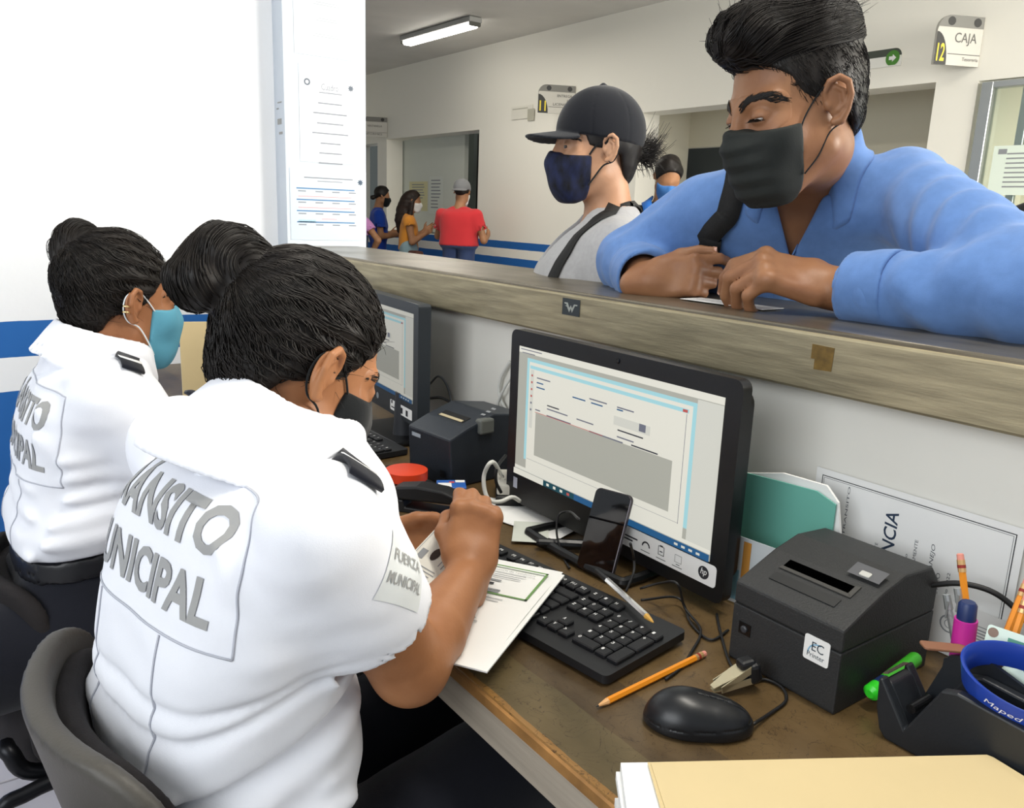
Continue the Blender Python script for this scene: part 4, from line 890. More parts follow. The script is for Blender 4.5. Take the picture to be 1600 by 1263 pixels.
# green highlighter between printer and dispenser
ga, gb = onz(1358, 1085, DZ + 0.02), onz(1432, 1028, DZ + 0.035)
gh = thing('highlighter', (ga + gb) / 2 - A(0, 0, 0.02), 'bright green highlighter lying between near printer and tape dispenser', 'marker'); gd = nrm(gb - ga)
MB().tube([ga + gd * 0.03, gb - gd * 0.003, gb], [0.0085, 0.0085, 0.007], 14).build('barrel', mat('green_plastic', '3fae2a', 0.35), gh)
MB().tube([ga, ga + gd * 0.004, ga + gd * 0.016], [0.005, 0.0095, 0.0095], 14).build('cap_end', mat('lime_plastic', '35d22e', 0.3, emit=0.0), gh); MB().tube([ga + gd * 0.0155, ga + gd * 0.031], [0.0092, 0.0088], 14).build('cap', mat('navy_plastic', '1d2f5e', 0.4), gh)
for o in gh.children: smooth_by_angle(o, 40)

# ================================================================== manila folder and papers in the foreground
fz = DZ + 0.045
fa, fb, fc, fd = onz(1012, 1192, fz), onz(1548, 1180, fz), onz(1720, 1400, fz), onz(1000, 1420, fz)
u_ = nrm((fb - fa) * A(1, 1, 0)); v_ = nrm(np.cross(A(0, 0, 1), u_)); Mf = frame(fa, u_, v_, (0, 0, 1)); fw_ = np.linalg.norm(fb - fa)
mf = thing('paper_tray_stack', (fa + fb) / 2 * A(1, 1, 0) + A(0, 0, DZ), 'stack of white papers on the desk under the manila folder', 'papers')
for i in range(5): MB().prism([(-0.028 + 0.004 * (i % 3), 0.001 * i), (fw_ * 0.8, 0.0), (fw_ * 0.8, -0.2), (-0.05, -0.2)], -0.0445 + i * 0.0085, -0.0445 + i * 0.0085 + 0.008, Mf).build('paper_ream', M_paper, mf)
fo = MB(); fo.prism([(0, 0), (fw_ - 0.004, 0.0), (fw_, -0.004), (fw_ + 0.08, -0.2), (-0.012, -0.2)], -0.0008, 0.0004, Mf); fo.prism([(0.002, -0.003), (fw_ - 0.01, -0.003), (fw_ + 0.06, -0.2), (-0.005, -0.2)], 0.0006, 0.0016, Mf)
tag(fo.build('manila_folder', mat('manila', 'd3bf92', 0.7, var=0.03)), 'cream manila folder lying in the right foreground', 'folder')

# sticker and old tape mark on the counter edge
e0 = onx(880, 465, XF); MK = FX((XF - 0.0005, e0[1], e0[2])); sw = abs(onx(907, 470, XF)[1] - e0[1]); shh = abs(onx(880, 491, XF)[2] - e0[2])
sk = MB().prism([(0, 0), (sw, 0), (sw, -shh), (0, -shh)], 0, 0.0006, MK).build('square_sticker', mat('sticker_dark', '2b3236', 0.5)); tag(sk, 'small square dark sticker with a winged letter on the counter edge', 'sticker')
wg = [[(.12, -.25), (.32, -.25), (.42, -.55), (.5, -.38), (.58, -.55), (.68, -.3), (.88, -.3), (.86, -.38), (.74, -.38), (.58, -.82), (.5, -.58), (.42, -.82), (.28, -.5), (.16, -.45), (.26, -.43), (.24, -.36), (.13, -.33)]]
polys('emblem', MK, [[(x * sw, y * shh) for x, y in p] for p in wg], mat('emblem_pale', '9fa39c', 0.5), sk, 0.0009)
tpm = onx(1270, 535, XF - 0.0003); MK2 = FX((XF - 0.0003, tpm[1], tpm[2] - 0.002)); tm_ = MB().prism([(0, 0), (0.034, -0.001), (0.033, -0.033), (0.006, -0.034), (0.006, -0.02), (0.0, -0.02)], 0, 0.0004, MK2).build('old_tape', mat('brown_tape', '6d5526', 0.5, var=0.3, vscale=90)); tag(tm_, 'torn brown tape remnant stuck on the counter edge', 'tape')
sp_ = sheet('paper_slip', FD(A(*((onz(1050, 478, ZT) + onz(1225, 475, ZT)) / 2)[:2], ZT + 0.0022), yaw=0.05), 0.17, 0.055, 'white paper slip on the counter in front of the man in blue'); prints('slip_text', FD(A(*((onz(1050, 478, ZT) + onz(1225, 475, ZT)) / 2)[:2], ZT + 0.0034), yaw=0.05), lines(-0.07, 0.07, 0.012, 4, 0.008, 0.002), M_inkgrey, sp_)

# ================================================================== notices on the pillar
def notice(px0, py0, px1, py1, label, kind, seed):
    a = ony(px0, py0, PY); b = ony(px1, py1, PY); w, h = b[0] - a[0], a[2] - b[2]
    o = MB().prism([(0, 0), (w, 0), (w, -h), (0, -h)], 0.0005, 0.0015, FY((a[0], PY, a[2]))).build('notice', mat('notice_paper', 'd8dde4', 0.4) if kind != 2 else mat('notice_paper_blue', 'c2cfdd', 0.25)); tag(o, label, 'notice')
    M = FY((a[0], PY - 0.0015, a[2])); g = []
    if kind == 0:
        for i in range(7): x = w * (0.32 + 0.06 * ((i * 7) % 3) / 3); g += [(x, -0.04 - i * h / 8.2, w - x, -0.037 - i * h / 8.2), (x - 0.01, -0.047 - i * h / 8.2, w - x + 0.012, -0.044 - i * h / 8.2)]
        prints('print', M, g, mat('faint_ink', 'b7bcc4', 0.7), o)
    if kind == 1:
        for i, k in enumerate((.3, .22, .28, .2, .33, .31, .3)): g.append((w * k, -0.115 - 0.032 * i - 0.004, w * (1 - k), -0.115 - 0.032 * i))
        prints('print', M, g, mat('notice_ink', '8e939c', 0.7), o); prints('title', M, [('Cuadro', w * 0.36, -0.075, w * 0.28, 0.02), (w * .32, -.085, w * .7, -.082)], mat('notice_ink', '8e939c', 0.7), o)
        polys('emblems', M, [star((w * 0.85, -0.06), 0.012, 8, .55)] + ring((w * 0.13, -0.055), 0.006, 0.011), mat('emblem_ink', '6d7580', 0.7), o)
    if kind == 2:
        for i in range(4): g.append((w * .08, -0.062 - i * 0.037, w * .84, -0.066 - i * 0.037))
        prints('table_rules', M, g, M_print_blue, o); prints('table_text', M, [(w * (.1 + .22 * j), -0.075 - i * 0.037, w * (.2 + .22 * j), -0.071 - i * 0.037) for i in range(4) for j in range(4)] + [(w * .18, -.03, w * .82, -.026), (w * .35, -.04, w * .68, -.037)], mat('notice_ink', '8e939c', 0.7), o)
        prints('table_red', M, [(w * .1, -0.054 - i * 0.037, w * .8, -0.052 - i * 0.037) for i in range(1, 3)] + [(w * .4, -.165, w * .6, -.163)], M_print_red, o); prints('blue_cell', M, [(w * .1, -.176, w * .32, -.168)], mat('cell_blue', '9fc4da', .7), o)
        polys('emblem', M, [star((w * 0.92, -0.036), 0.013, 8, .5)], mat('star_ink', '4c5a6c', .7), o)
    return o
notice(455, -130, 560, 97, 'topmost white notice on the pillar, cut by the picture edge', 0, 1)
notice(466, 98, 562, 258, 'middle white notice with emblems on the pillar', 1, 2)
notice(452, 262, 572, 376, 'lowest notice with blue tables in plastic on the pillar', 2, 3)
pm = MB()
for px, py, w_, h_ in ((437, 190, .012, .018), (437, 160, .012, .004), (439, 208, .01, .008), (434, 170, .006, .004)):
    p = onx(px, py, PX0); pm.box((PX0 - 0.0005, min(p[1], YL - .02), p[2]), (0.001, w_ * 3, h_))
pm.build('chipped_paint', mat('chip_grey', '9a9a98', .8), wp)

# manila folder leaning on the left wall behind the officers
yf = MB().prism([(0, 0), (0.13, 0), (0.13, 0.24), (0, 0.245)], 0, 0.006, FY((0.50, 2.05, DZ + 0.001))).build('manila_folder', mat('manila', 'd3bf92', 0.7, var=0.03)); tag(yf, 'buff folder standing on the desk beyond the near officer\'s hair bun', 'folder')

# ================================================================== far hall: lamp, signs
fxa, fxb = onz(635, 66, 3.04), onz(742, 36, 3.04); fm_ = (fxa + fxb) / 2; FLn = np.linalg.norm(fxb - fxa); fdir = nrm(fxb - fxa); fsd = A(-fdir[1], fdir[0], 0)
lt = thing('ceiling_lamp', (fm_[0], fm_[1], 3.0), 'long fluorescent ceiling lamp glowing in the hall', 'lamp'); MLm = frame(fm_, fdir, fsd, (0, 0, 1))
mb = MB(); local_box(mb, MLm, (0, 0, 0.03), (FLn + 0.04, 0.15, 0.05), 0.01, 2); mb.build('housing', mat('lamp_housing', '9b9b98', .5), lt)
mb = MB(); local_box(mb, MLm, (0, 0, -0.01), (FLn - 0.02, 0.12, 0.06), 0.028, 4); smooth_by_angle(mb.build('diffuser', mat('lamp_glow', 'fffaf0', .5, emit=6.0), lt))
for s in (-1, 1): mb = MB(); local_box(mb, MLm, (s * (FLn / 2), 0, 0.0), (0.03, 0.13, 0.06), 0.012, 2); mb.build('end_cap', mat('lamp_end', '55564f', .5), lt)
def bracket_sign(px, py, X, w, h, label, num, txt, cut=True):
    """sign standing out from the far wall, faces the camera end"""
    p = ony(px, py, onx(px, py, X)[1]); M = FY((X - w, p[1], p[2])); Rr = rotz(-0.45); M2 = np.eye(4); M2[:3, :3] = Rr @ M[:3, :3]; M2[:3, 3] = A(X, p[1], p[2]) - M2[:3, 0] * w
    o = thing('bracket_sign', (X - w / 2, p[1], p[2] - h), label, 'sign')
    r = 0.3 * h; out = [(0, -h), (w, -h), (w, 0)] + [(r + 0.0 - r * math.sin(a), -r + r * math.cos(a)) for a in [i * PI / 12 for i in range(7)]]
    MB().prism(out, -0.01, 0.01, M2).build('board', mat('sign_silver', 'b4b1a8', .45), o)
    band = [(0.02 * w, -h * .24), (w, -h * .24), (w, 0)] + [(r - r * math.sin(a), -r + r * math.cos(a)) for a in [i * PI / 12 for i in range(7)]]
    polys('header', M2, [band], mat('sign_dark_grey', '6d6c66', .5), o, 0.011)
    polys('header_marks', M2, [arc_pts((w * .28, -h * .12), h * .09, 0, 6.0, 14), arc_pts((w * .85, -h * .12), h * .09, 0, 6.0, 14)], mat('sign_black', '1b1b18', .5), o, 0.0125)
    if num:
        polys('number_field', M2, [[(0, -h), (w * .27, -h)] + [(w * .27 * math.cos(a), -h + h * .66 * math.sin(a)) for a in [i * PI / 16 for i in range(1, 9)]]], mat('sign_black', '1b1b18', .5), o, 0.0115)
        prints('number', M2, [(num, w * .04, -h * .93, w * .17, h * .36)], mat('sign_yellow', 'd9c22c', .5), o, 0.0125, 0.02)
    prints('lettering', M2, txt, mat('sign_ink', '4a4a46', .5), o, 0.0118)
    prints('rule', M2, [(w * .28, -h * .78, w, -h * .765)], mat('sign_ink', '4a4a46', .5), o, 0.0118)
    return o
h12 = onx(1536, 30, XR)[2] - onx(1536, 106, XR)[2]
bracket_sign(1538, 28, XR - 0.005, 0.31, h12, 'silver CAJA sign numbered 12 above the window', '12', [('CAJA', .31 * .40, -h12 * .60, .31 * .48, h12 * .26), ('Tesoreria', .19, -h12 * .9, .11, h12 * .07)])
h11 = onx(898, 137, XR)[2] - onx(898, 181, XR)[2]
bracket_sign(899, 135, XR - 0.005, 0.37, h11, 'silver sign numbered 11 above the capped customer', '11', [('ENTREGA', .19, -h11 * .42, .15, h11 * .09), ('DE', .29, -h11 * .58, .05, h11 * .08), ('LICENCIAS', .15, -h11 * .72, .19, h11 * .09)])
h10 = onx(604, 185, XR)[2] - onx(604, 216, XR)[2]
bracket_sign(605, 184, XR - 0.005, 0.42, h10, 'silver sign half hidden by the pillar', '', [('VENTANILLA', .15, -h10 * .5, .2, h10 * .1), ('INFORMES', .1, -h10 * .9, .25, h10 * .09)])
# green arrow sign flat on the wall
ga_, gb_ = onx(1322, 85, XR - 0.006), onx(1411, 76, XR - 0.006); gh_ = onx(1370, 80, XR)[2] - onx(1370, 107, XR)[2]; gw = ga_[1] - gb_[1] + 0.35
Mg = FX((XR - 0.006, gb_[1] + gw, gb_[2] + 0.01)); r = gh_ * .45
ex = MB().prism([(0, 0), (0, -gh_), (gw, -gh_)] + [(gw - r + r * math.cos(a), -r + r * math.sin(a)) for a in [i * PI / 12 for i in range(7)]], -0.005, 0.004, Mg).build('exit_sign', mat('sign_white', 'f3f2ea', .5)); tag(ex, 'white and green evacuation route sign with an arrow on the far wall', 'sign')
polys('dark_band', Mg, [[(0, 0), (0, -gh_ * .42), (gw - .02, -gh_ * .42), (gw, -gh_ * .42)] + [(gw - r + r * math.cos(a), -r + r * math.sin(a)) for a in [i * PI / 12 for i in range(7)]]], mat('sign_dark_green', '4b5148', .5), ex, 0.005)
prints('white_words', Mg, [('SALIDA DE', gw - .75, -gh_ * .34, .42, gh_ * .22)], M_paper, ex, 0.006, 0.02); prints('grey_words', Mg, [('EVACUACION', gw - .75, -gh_ * .78, .45, gh_ * .2)], mat('sign_faint', 'b0ae9e', .5), ex, 0.005)
cg = (gw - gh_ * .55, -gh_ * .55); polys('green_disc', Mg, [arc_pts(cg, gh_ * .44, -0.35 * PI, 1.35 * PI, 24)], mat('sign_green', '4f8a35', .5), ex, 0.007)
s_a = gh_ * .2; polys('arrow', Mg, [[(cg[0] - s_a * 1.1, cg[1] - s_a * .5), (cg[0], cg[1] - s_a * .5), (cg[0], cg[1] - s_a * 1.1), (cg[0] + s_a * 1.2, cg[1]), (cg[0], cg[1] + s_a * 1.1), (cg[0], cg[1] + s_a * .5), (cg[0] - s_a * 1.1, cg[1] + s_a * .5)]], M_paper, ex, 0.009)
# small white plate left of sign 11, wall sheets
pa_, pb_ = onx(800, 168, XR - .004), onx(832, 184, XR - .004)
wl = MB().prism([(0, 0), (pa_[1] - pb_[1], 0), (pa_[1] - pb_[1], pb_[2] - pa_[2]), (0, pb_[2] - pa_[2])], -0.003, .006, FX((XR - .004, pa_[1], pa_[2]))).build('wall_plate', mat('plate_white', 'e9e6da', .3)); tag(wl, 'small white plate on the far wall left of sign 11', 'sign')
prints('plate_marks', FX((XR - .011, pa_[1], pa_[2])), [(.02, -.03, .3, -.02), (.3, -.16, .42, -.04)], mat('plate_grey', 'b9b6a6', .5), wl)
for (x0, y0, x1, y1, lb, c) in ((640, 284, 668, 330, 'yellowish sheet on the booth panel behind the long-haired woman', 'dcd6a8'), (671, 276, 692, 335, 'white printed list on the booth panel beside the yellowish sheet', 'dfe3da')):
    a, b = onx(x0, y0, XR + .27), onx(x1, y1, XR + .27); Mn = FX((XR + .268, a[1], a[2])); w, h = a[1] - b[1], a[2] - b[2]
    n_ = MB().prism([(0, 0), (w, 0), (w, -h), (0, -h)], -.001, .001, Mn).build('notice', mat('sheet_' + c, c, .7)); tag(n_, lb, 'notice'); prints('print', Mn, lines(w * .15, w * .85, -h * .12, 9, h * .09, h * .03, 4), M_inkgrey, n_, .002)
a, b = onx(1552, 228, XR - .002), onx(1625, 305, XR - .002); Mn = FX((XR + .014, a[1], a[2])); w, h = .55, a[2] - b[2]
n_ = MB().prism([(0, 0), (w, 0), (w, -h), (0, -h)], -.001, .001, Mn).build('notice', mat('window_sheet', 'e3efe2', .7)); tag(n_, 'white printed notice taped on the cashier window', 'notice')
prints('print', Mn, lines(w * .15, w * .9, -h * .18, 8, h * .095, h * .028, 8) + [(.03, -.05, .08, -.02)], M_inkgrey, n_, .002)

# ================================================================== people: shared tools
def head_frame(c, fwd, roll=0.0):
    y = nrm(fwd); x = nrm(np.cross(y, (0, 0, 1))); z = np.cross(x, y)
    x2 = x * math.cos(roll) + z * math.sin(roll); z2 = np.cross(x2, y); return frame(c, x2, y, z2)
def head_d(Q, j=1.0, nose=1.0, ears=True, sockets=True, bulk=0.0, lid=(.0085, .0040)):
    """head in its own frame: x right, y forward, z up, origin between the ears"""
    X = np.abs(Q[:, 0]); S = np.stack([X, Q[:, 1], Q[:, 2]], 1)
    d = d_ell(Q, (0, -0.012, 0.042), (0.0735, 0.094, 0.086))
    d = smin(d, d_ell(Q, (0, 0.026, -0.02), (0.063, 0.066, 0.078)), 0.03)
    d = smin(d, d_cone(S, (0.0, 0.062, -0.088), (0.018 * j, 0.064, -0.09), 0.022, 0.021), 0.03)
    d = smin(d, d_cone(S, (0.05 * j, 0.0, -0.052), (0.018 * j, 0.058, -0.09), 0.018 + bulk, 0.019 + bulk), 0.03)
    d = smin(d, d_ell(S, (0.040, 0.058, -0.022), (0.024, 0.024, 0.026)), 0.02)
    d = smin(d, d_cone(S, (0.012, 0.082, 0.028), (0.046, 0.064, 0.028), 0.009, 0.009), 0.016)
    d = smin(d, d_cone(Q, (0, 0.088, 0.022), (0, 0.108 * 1.0, -0.024), 0.0075, 0.0115 * nose), 0.012)
    d = smin(d, d_ell(S, (0.011, 0.094, -0.028), (0.0085, 0.012, 0.0085)), 0.008)
    if sockets:
        d = smax(d, -d_ell(S, (0.032, 0.097, 0.010), (0.018, 0.016, 0.011)), 0.012)
        lid = smax(d_ell(S, (0.032, 0.075, 0.009), (0.0150, 0.0152, 0.0130)), -(d_box(S, (0.032, 0.091, lid[0]), (0.0125, 0.010, lid[1]), rd=lid[1] * .8)), 0.0015)
        d = smin(d, lid, 0.005)
    if ears:
        E = S - A(0.0715, -0.010, 0.004); c, s_ = math.cos(0.35), math.sin(0.35)
        E = np.stack([E[:, 0] * c + E[:, 1] * s_, -E[:, 0] * s_ + E[:, 1] * c, E[:, 2]], 1)
        hx = [(.004, .013, -.001), (.007, .014, .014), (.011, .006, .026), (.014, -.007, .029), (.016, -.017, .020), (.016, -.0185, .004), (.012, -.012, -.014), (.008, -.003, -.026), (.005, .006, -.027)]
        e = d_chain(E, hx, [.0032, .0034, .0036, .0038, .0038, .0036, .0042, .006, .0045])
        e = smin(e, d_ell(E, (0.005, -0.004, 0.001), (0.0045, 0.0155, 0.026)), 0.004)
        e = smin(e, d_chain(E, [(.009, -.002, .017), (.011, -.010, .010), (.011, -.010, -.006), (.008, -.002, -.013)], [.0025, .003, .003, .0028]), 0.003)
        e = smin(e, d_ell(E, (0.006, 0.010, -0.004), (.004, .0045, .006)), 0.003)
        d = smin(d, e, 0.005)
    return d
def rest_d(P, d, c, r, fn, k):
    """blend a detailed part into a field only near it"""
    m = np.linalg.norm(P - np.asarray(c), axis=1) < r
    if m.any():
        d = d.copy(); d[m] = smin(d[m], fn(P[m]), k)
    return d
def hand(wrist, fwd, side, right, sc=1.0, curl=None, thumb=((0.5, 0.75, -0.25), (0.8, 0.5, -0.3), (0.9, 0.3, -0.3)), spread=0.10):
    f = nrm(fwd); s = nrm(np.asarray(side, float) - f * (np.asarray(side, float) @ f)); b = np.cross(f, s) if right else np.cross(s, f)
    w = np.asarray(wrist, float); curl = curl or [(.3, .4, .3)] * 4
    base = [(.088, .027), (.091, .009), (.086, -.010), (.078, -.027)]; ln = [(.043, .026, .021), (.047, .030, .022), (.043, .028, .021), (.034, .021, .018)]; rr = [.0092, .0094, .0088, .0078]
    ch = []; nails = []
    for i in range(4):
        a = (1.5 - i) * spread; fd = f * math.cos(a) + s * math.sin(a); p = w + sc * (f * base[i][0] + s * base[i][1]); pts = [p - fd * 0.03 * sc, p]; th = 0
        for L, c in zip(ln[i], curl[i]):
            th += c; p = p + sc * L * (fd * math.cos(th) - b * math.sin(th)); pts.append(p)
        r = rr[i] * sc; ch.append((pts, [r * 1.1, r * 1.12, r, r * .9, r * .78]))
        t = nrm(pts[-1] - pts[-2]); nb = nrm(fd * math.sin(th) + b * math.cos(th)); nails.append((pts[-1] - t * 0.003 * sc + nb * r * .60, t, nb, r))
    p = w + sc * (f * 0.022 + s * 0.026); pts = [w + sc * (f * .012 + s * .012), p]
    for (x, y, z), L in zip(thumb, (.042, .033, .026)):
        p = p + sc * L * nrm(f * x + s * y + b * z); pts.append(p)
    r = .0105 * sc; ch.append((pts, [r * 1.5, r * 1.45, r * 1.12, r, r * .78]))
    t = nrm(pts[-1] - pts[-2]); nb = nrm(b - t * (b @ t)) if abs(b @ t) < .9 else s; nails.append((pts[-1] - t * 0.003 * sc + nb * r * .62, t, nb, r))
    RP = np.stack([f, s, b], 1)
    def fn(P):
        d = d_box(P, w + sc * (f * .05 - b * 0.002), A(.046, .037, .0135) * sc, RP, rd=.0125 * sc)
        d = smin(d, d_cone(P, w + sc * (f * .02 + s * .02), w + sc * (f * .055 + s * .027 - b * .006), .016 * sc, .013 * sc), .012)
        d = smin(d, d_cone(P, w - f * .03 * sc, w + f * .02 * sc, .026 * sc, .024 * sc), .02)
        for i, (pts, rs) in enumerate(ch): d = smin(d, d_chain(P, pts[1:] if i < 4 else pts, rs[1:] if i < 4 else rs, .004), .007 if i < 4 else .012)
        for i in range(4): d = smin(d, d_ell(P, ch[i][0][1] + b * .004 * sc, A(.010, .010, .010) * sc), .008)
        return d
    return fn, w + f * .09 * sc, nails
def nail_mesh(nails, parent, m, ks=None):
    mb = MB()
    for i, (p, t, nb, r) in enumerate(nails):
        if ks is not None and i not in ks: continue
        sd = np.cross(t, nb); R = np.stack([sd, t, nb], 1); vs = []; fs = []; n = 5
        for a in range(n + 1):
            for c in range(n + 1):
                u, v = a / n * 2 - 1, c / n * 2 - 1; k = 1 - 0.18 * max(0, abs(v) - .4)
                vs.append(p + R @ A(u * r * .68 * k, v * r * .85, -0.45 * r * u * u + .12 * r))
        for a in range(n):
            for c in range(n): q = a * (n + 1) + c; fs.append((q, q + 1, q + n + 2, q + n + 1))
        mb.add(vs, fs)
    return mb.build('fingernails', m, parent, smooth=True)
def loft_fn(knots):
    """stacked rounded sections: rows of (z, cx, cy, half width x, half depth y)"""
    K = np.array(bez([np.array(k, float) for k in knots], 12 * (len(knots) - 1))); z = K[:, 0]
    def fn(Q, grow=0.0, p=2.4):
        zz = np.clip(Q[:, 2], z[0], z[-1]); cx = np.interp(zz, z, K[:, 1]); cy = np.interp(zz, z, K[:, 2]); b = np.interp(zz, z, K[:, 3]) + grow; a = np.interp(zz, z, K[:, 4]) + grow
        r = (np.abs((Q[:, 0] - cx) / b) ** p + np.abs((Q[:, 1] - cy) / a) ** p) ** (1 / p)
        d = (r - 1) * np.minimum(a, b)
        return smax(smax(d, Q[:, 2] - z[-1] - grow, .03), z[0] - Q[:, 2], .03)
    return fn
def crease(P, segs):
    """raised or sunk cloth folds along segments: (a, b, width, height)"""
    d = np.zeros(len(P))
    for a, b, w, h in segs:
        t = d_cone(P, a, b, 0, 0); d += h * np.exp(-(t / w) ** 2)
    return d
def bvh_of(V, Q): return BVHTree.FromPolygons([tuple(map(float, v)) for v in V], [tuple(map(int, q)) for q in Q])
def cast(bvh, M, pts2, depth=0.5):
    """drop 2-D points of frame M along -z of M onto a surface"""
    M = np.asarray(M); dz = Vector(-M[:3, 2]); P = xf(M, [(x, y, depth) for x, y in pts2]); out = []; nn = []
    for p in P:
        h = bvh.ray_cast(Vector(p), dz, 2 * depth + 0.4)
        out.append(np.array(h[0][:]) if h[0] is not None else None); nn.append(np.array(h[1][:]) if h[0] is not None else None)
    return out, nn
def applique(name, bvh, M, V2, F2, off, m, parent, maxlen=0.02, th=0.0):
    """flat shape draped onto a surface"""
    V, F = subdivide_flat([(x, y, 0) for x, y in [v[:2] for v in V2]], F2, maxlen)
    H, N = cast(bvh, M, [v[:2] for v in V]); n = A(*np.asarray(M)[:3, 2])
    ok = [h is not None for h in H]; VV = [(h + n * off) if o else A(0, 0, 0) for h, o in zip(H, ok)]
    FF = [f for f in F if all(ok[i] for i in f)]
    o = MB().add(VV, FF).build(name, m, parent, smooth=True)
    if th:
        md = o.modifiers.new('thick', 'SOLIDIFY'); md.thickness = th; md.offset = 1
    return o
def comb(fn, seeds, target, steps=18, step=0.012, lift=0.002, stop=0.02, wave=0.0, along=None):
    """hair paths creeping over a surface towards a point (or along a direction field)"""
    P = seeds.copy(); path = [P.copy()]; n0 = len(P); alive = np.ones(n0, bool); ph = rng.random(n0) * 6.28; lf = lift * (0.3 + 1.2 * rng.random(n0))
    for i in range(steps):
        t = (np.asarray(target) - P) if along is None else along(P); L = np.linalg.norm(t, axis=1, keepdims=True); g = grad(fn, P); t = t / np.maximum(L, 1e-6); t = t - g * (t * g).sum(1, keepdims=True); t /= np.maximum(np.linalg.norm(t, axis=1, keepdims=True), 1e-6)
        if wave: t = t + wave * np.sin(ph + i * .9)[:, None] * np.cross(g, t)
        mv = alive[:, None] & (L > stop if along is None else np.ones_like(L, bool)); P = np.where(mv, P + t * step, P)
        d = fn(P); P = np.where(mv, P - g * (d - lf)[:, None], P); path.append(P.copy())
    return np.stack(path, 1)
def skin_mat(name, c, c2): return mat(name, c, 0.48, var=0.05, vscale=18, bump=0.06, bscale=220, spec=0.4, color2=c2)
def hair_mat(name, c): return mat(name, c, 0.5, var=0.35, vscale=30, spec=0.35)
def cloth_mat(name, c, **k): return mat(name, c, 0.85, bump=k.pop('bump', 0.15), bscale=k.pop('bscale', 900), sheen=0.15, spec=0.2, **k)
def on_head(MH, pts, off, fn, n=10):
    """a band over the head surface through local points"""
    pth = np.array(bez(pts, n)); W_ = xf(MH, pth); 
    for _ in range(3):
        d = fn(W_); g = grad(fn, W_); W_ = W_ + g * np.maximum(off - d, 0)[:, None]
    return list(W_)
def eyes(MH, parent, sc, sides=(1, -1), iris='2a1a10', gaze=(0, .9, -.35)):
    for s in sides:
        c = A(0.032 * s, 0.0762, 0.009) * sc
        mb = MB(); bm = bmesh.new(); bmesh.ops.create_uvsphere(bm, u_segments=16, v_segments=10, radius=0.0118 * sc); bm.verts.index_update()
        mb.add(xf(MH, [np.array(v.co[:]) + c for v in bm.verts]), [tuple(v.index for v in f.verts) for f in bm.faces]); bm.free()
        e = mb.build('eye', mat('eye_white', 'd8d0c8', .25), parent, smooth=True)
        g = nrm(gaze); u = nrm(np.cross(g, (0, 0, 1))); v = np.cross(u, g); vs = [c + g * 0.01215 * sc] + [c + sc * (g * .0108 + .0055 * (u * math.cos(a) + v * math.sin(a))) for a in [i * PI / 8 for i in range(16)]]
        MB().add(xf(MH, vs), [(0, i + 1, (i + 1) % 16 + 1) for i in range(16)]).build('iris', mat('iris_' + iris, iris, .15), e, smooth=True)
def brows(MH, fn, parent, m, sc, pts, n=90, thick=.0055, length=.010):
    P = np.array(bez([A(*p) * sc for p in pts], 30)); seeds = []; paths = []
    for s in (1, -1):
        for i in range(n):
            t = rng.random() ** .9; k = t * (len(P) - 1); q = P[int(k)].copy(); dv = nrm(P[min(int(k) + 1, len(P) - 1)] - P[max(int(k) - 1, 0)])
            q = q + A(0, 0, 1) * thick * sc * (rng.random() - .5) * (1.1 - .7 * t) ; d2 = nrm(dv + A(0, 0, .35 * (1 - t) + .1 * rng.normal())); L = length * sc * (.7 + .5 * rng.random())
            pts_ = np.array([q + d2 * L * j / 3 for j in range(4)]); pts_[:, 0] *= s; paths.append(pts_)
        W_ = xf(MH, np.array(paths).reshape(-1, 3)); d = fn(W_); g = grad(fn, W_); W_ = W_ + g * (0.0021 - d)[:, None]
        V, Q = strands(W_.reshape(-1, 4, 3), .0006 * sc, .0002 * sc); fast_obj('eyebrow', V, Q, m, parent); paths = []
def mask_shell(MH, sc, fnh, top=0.002, bot=-0.118, back=0.030, puff=1.0, pleat=0.0):
    def fn(P):
        Q = unxf(MH, P) / sc; S = np.stack([np.abs(Q[:, 0]), Q[:, 1], Q[:, 2]], 1)
        d = smin(head_d(Q, ears=False, sockets=False) - 0.004, d_ell(S, (0.0, 0.074, -0.05), (0.046 * puff, 0.042 * puff, 0.058)), 0.03)
        if pleat: d = d - pleat * (np.abs(((Q[:, 2] * 42) % 1.0) - .5) * 2 - .5) * np.clip((0.055 - S[:, 0]) / .02, 0, 1)
        lim = back + 0.10 * np.maximum(0, Q[:, 2] + 0.012) + 0.05 * np.maximum(0, -0.085 - Q[:, 2])
        zt = top + 0.010 * np.clip(1 - S[:, 0] / .03, 0, 1) - 0.10 * np.clip(S[:, 0] - .03, 0, 1)
        d = smax(d, lim - Q[:, 1], .003); d = smax(d, Q[:, 2] - zt, .002); d = smax(d, bot - Q[:, 2] + .35 * np.maximum(0, .055 - Q[:, 1]), .006)
        return d * sc
    return fn
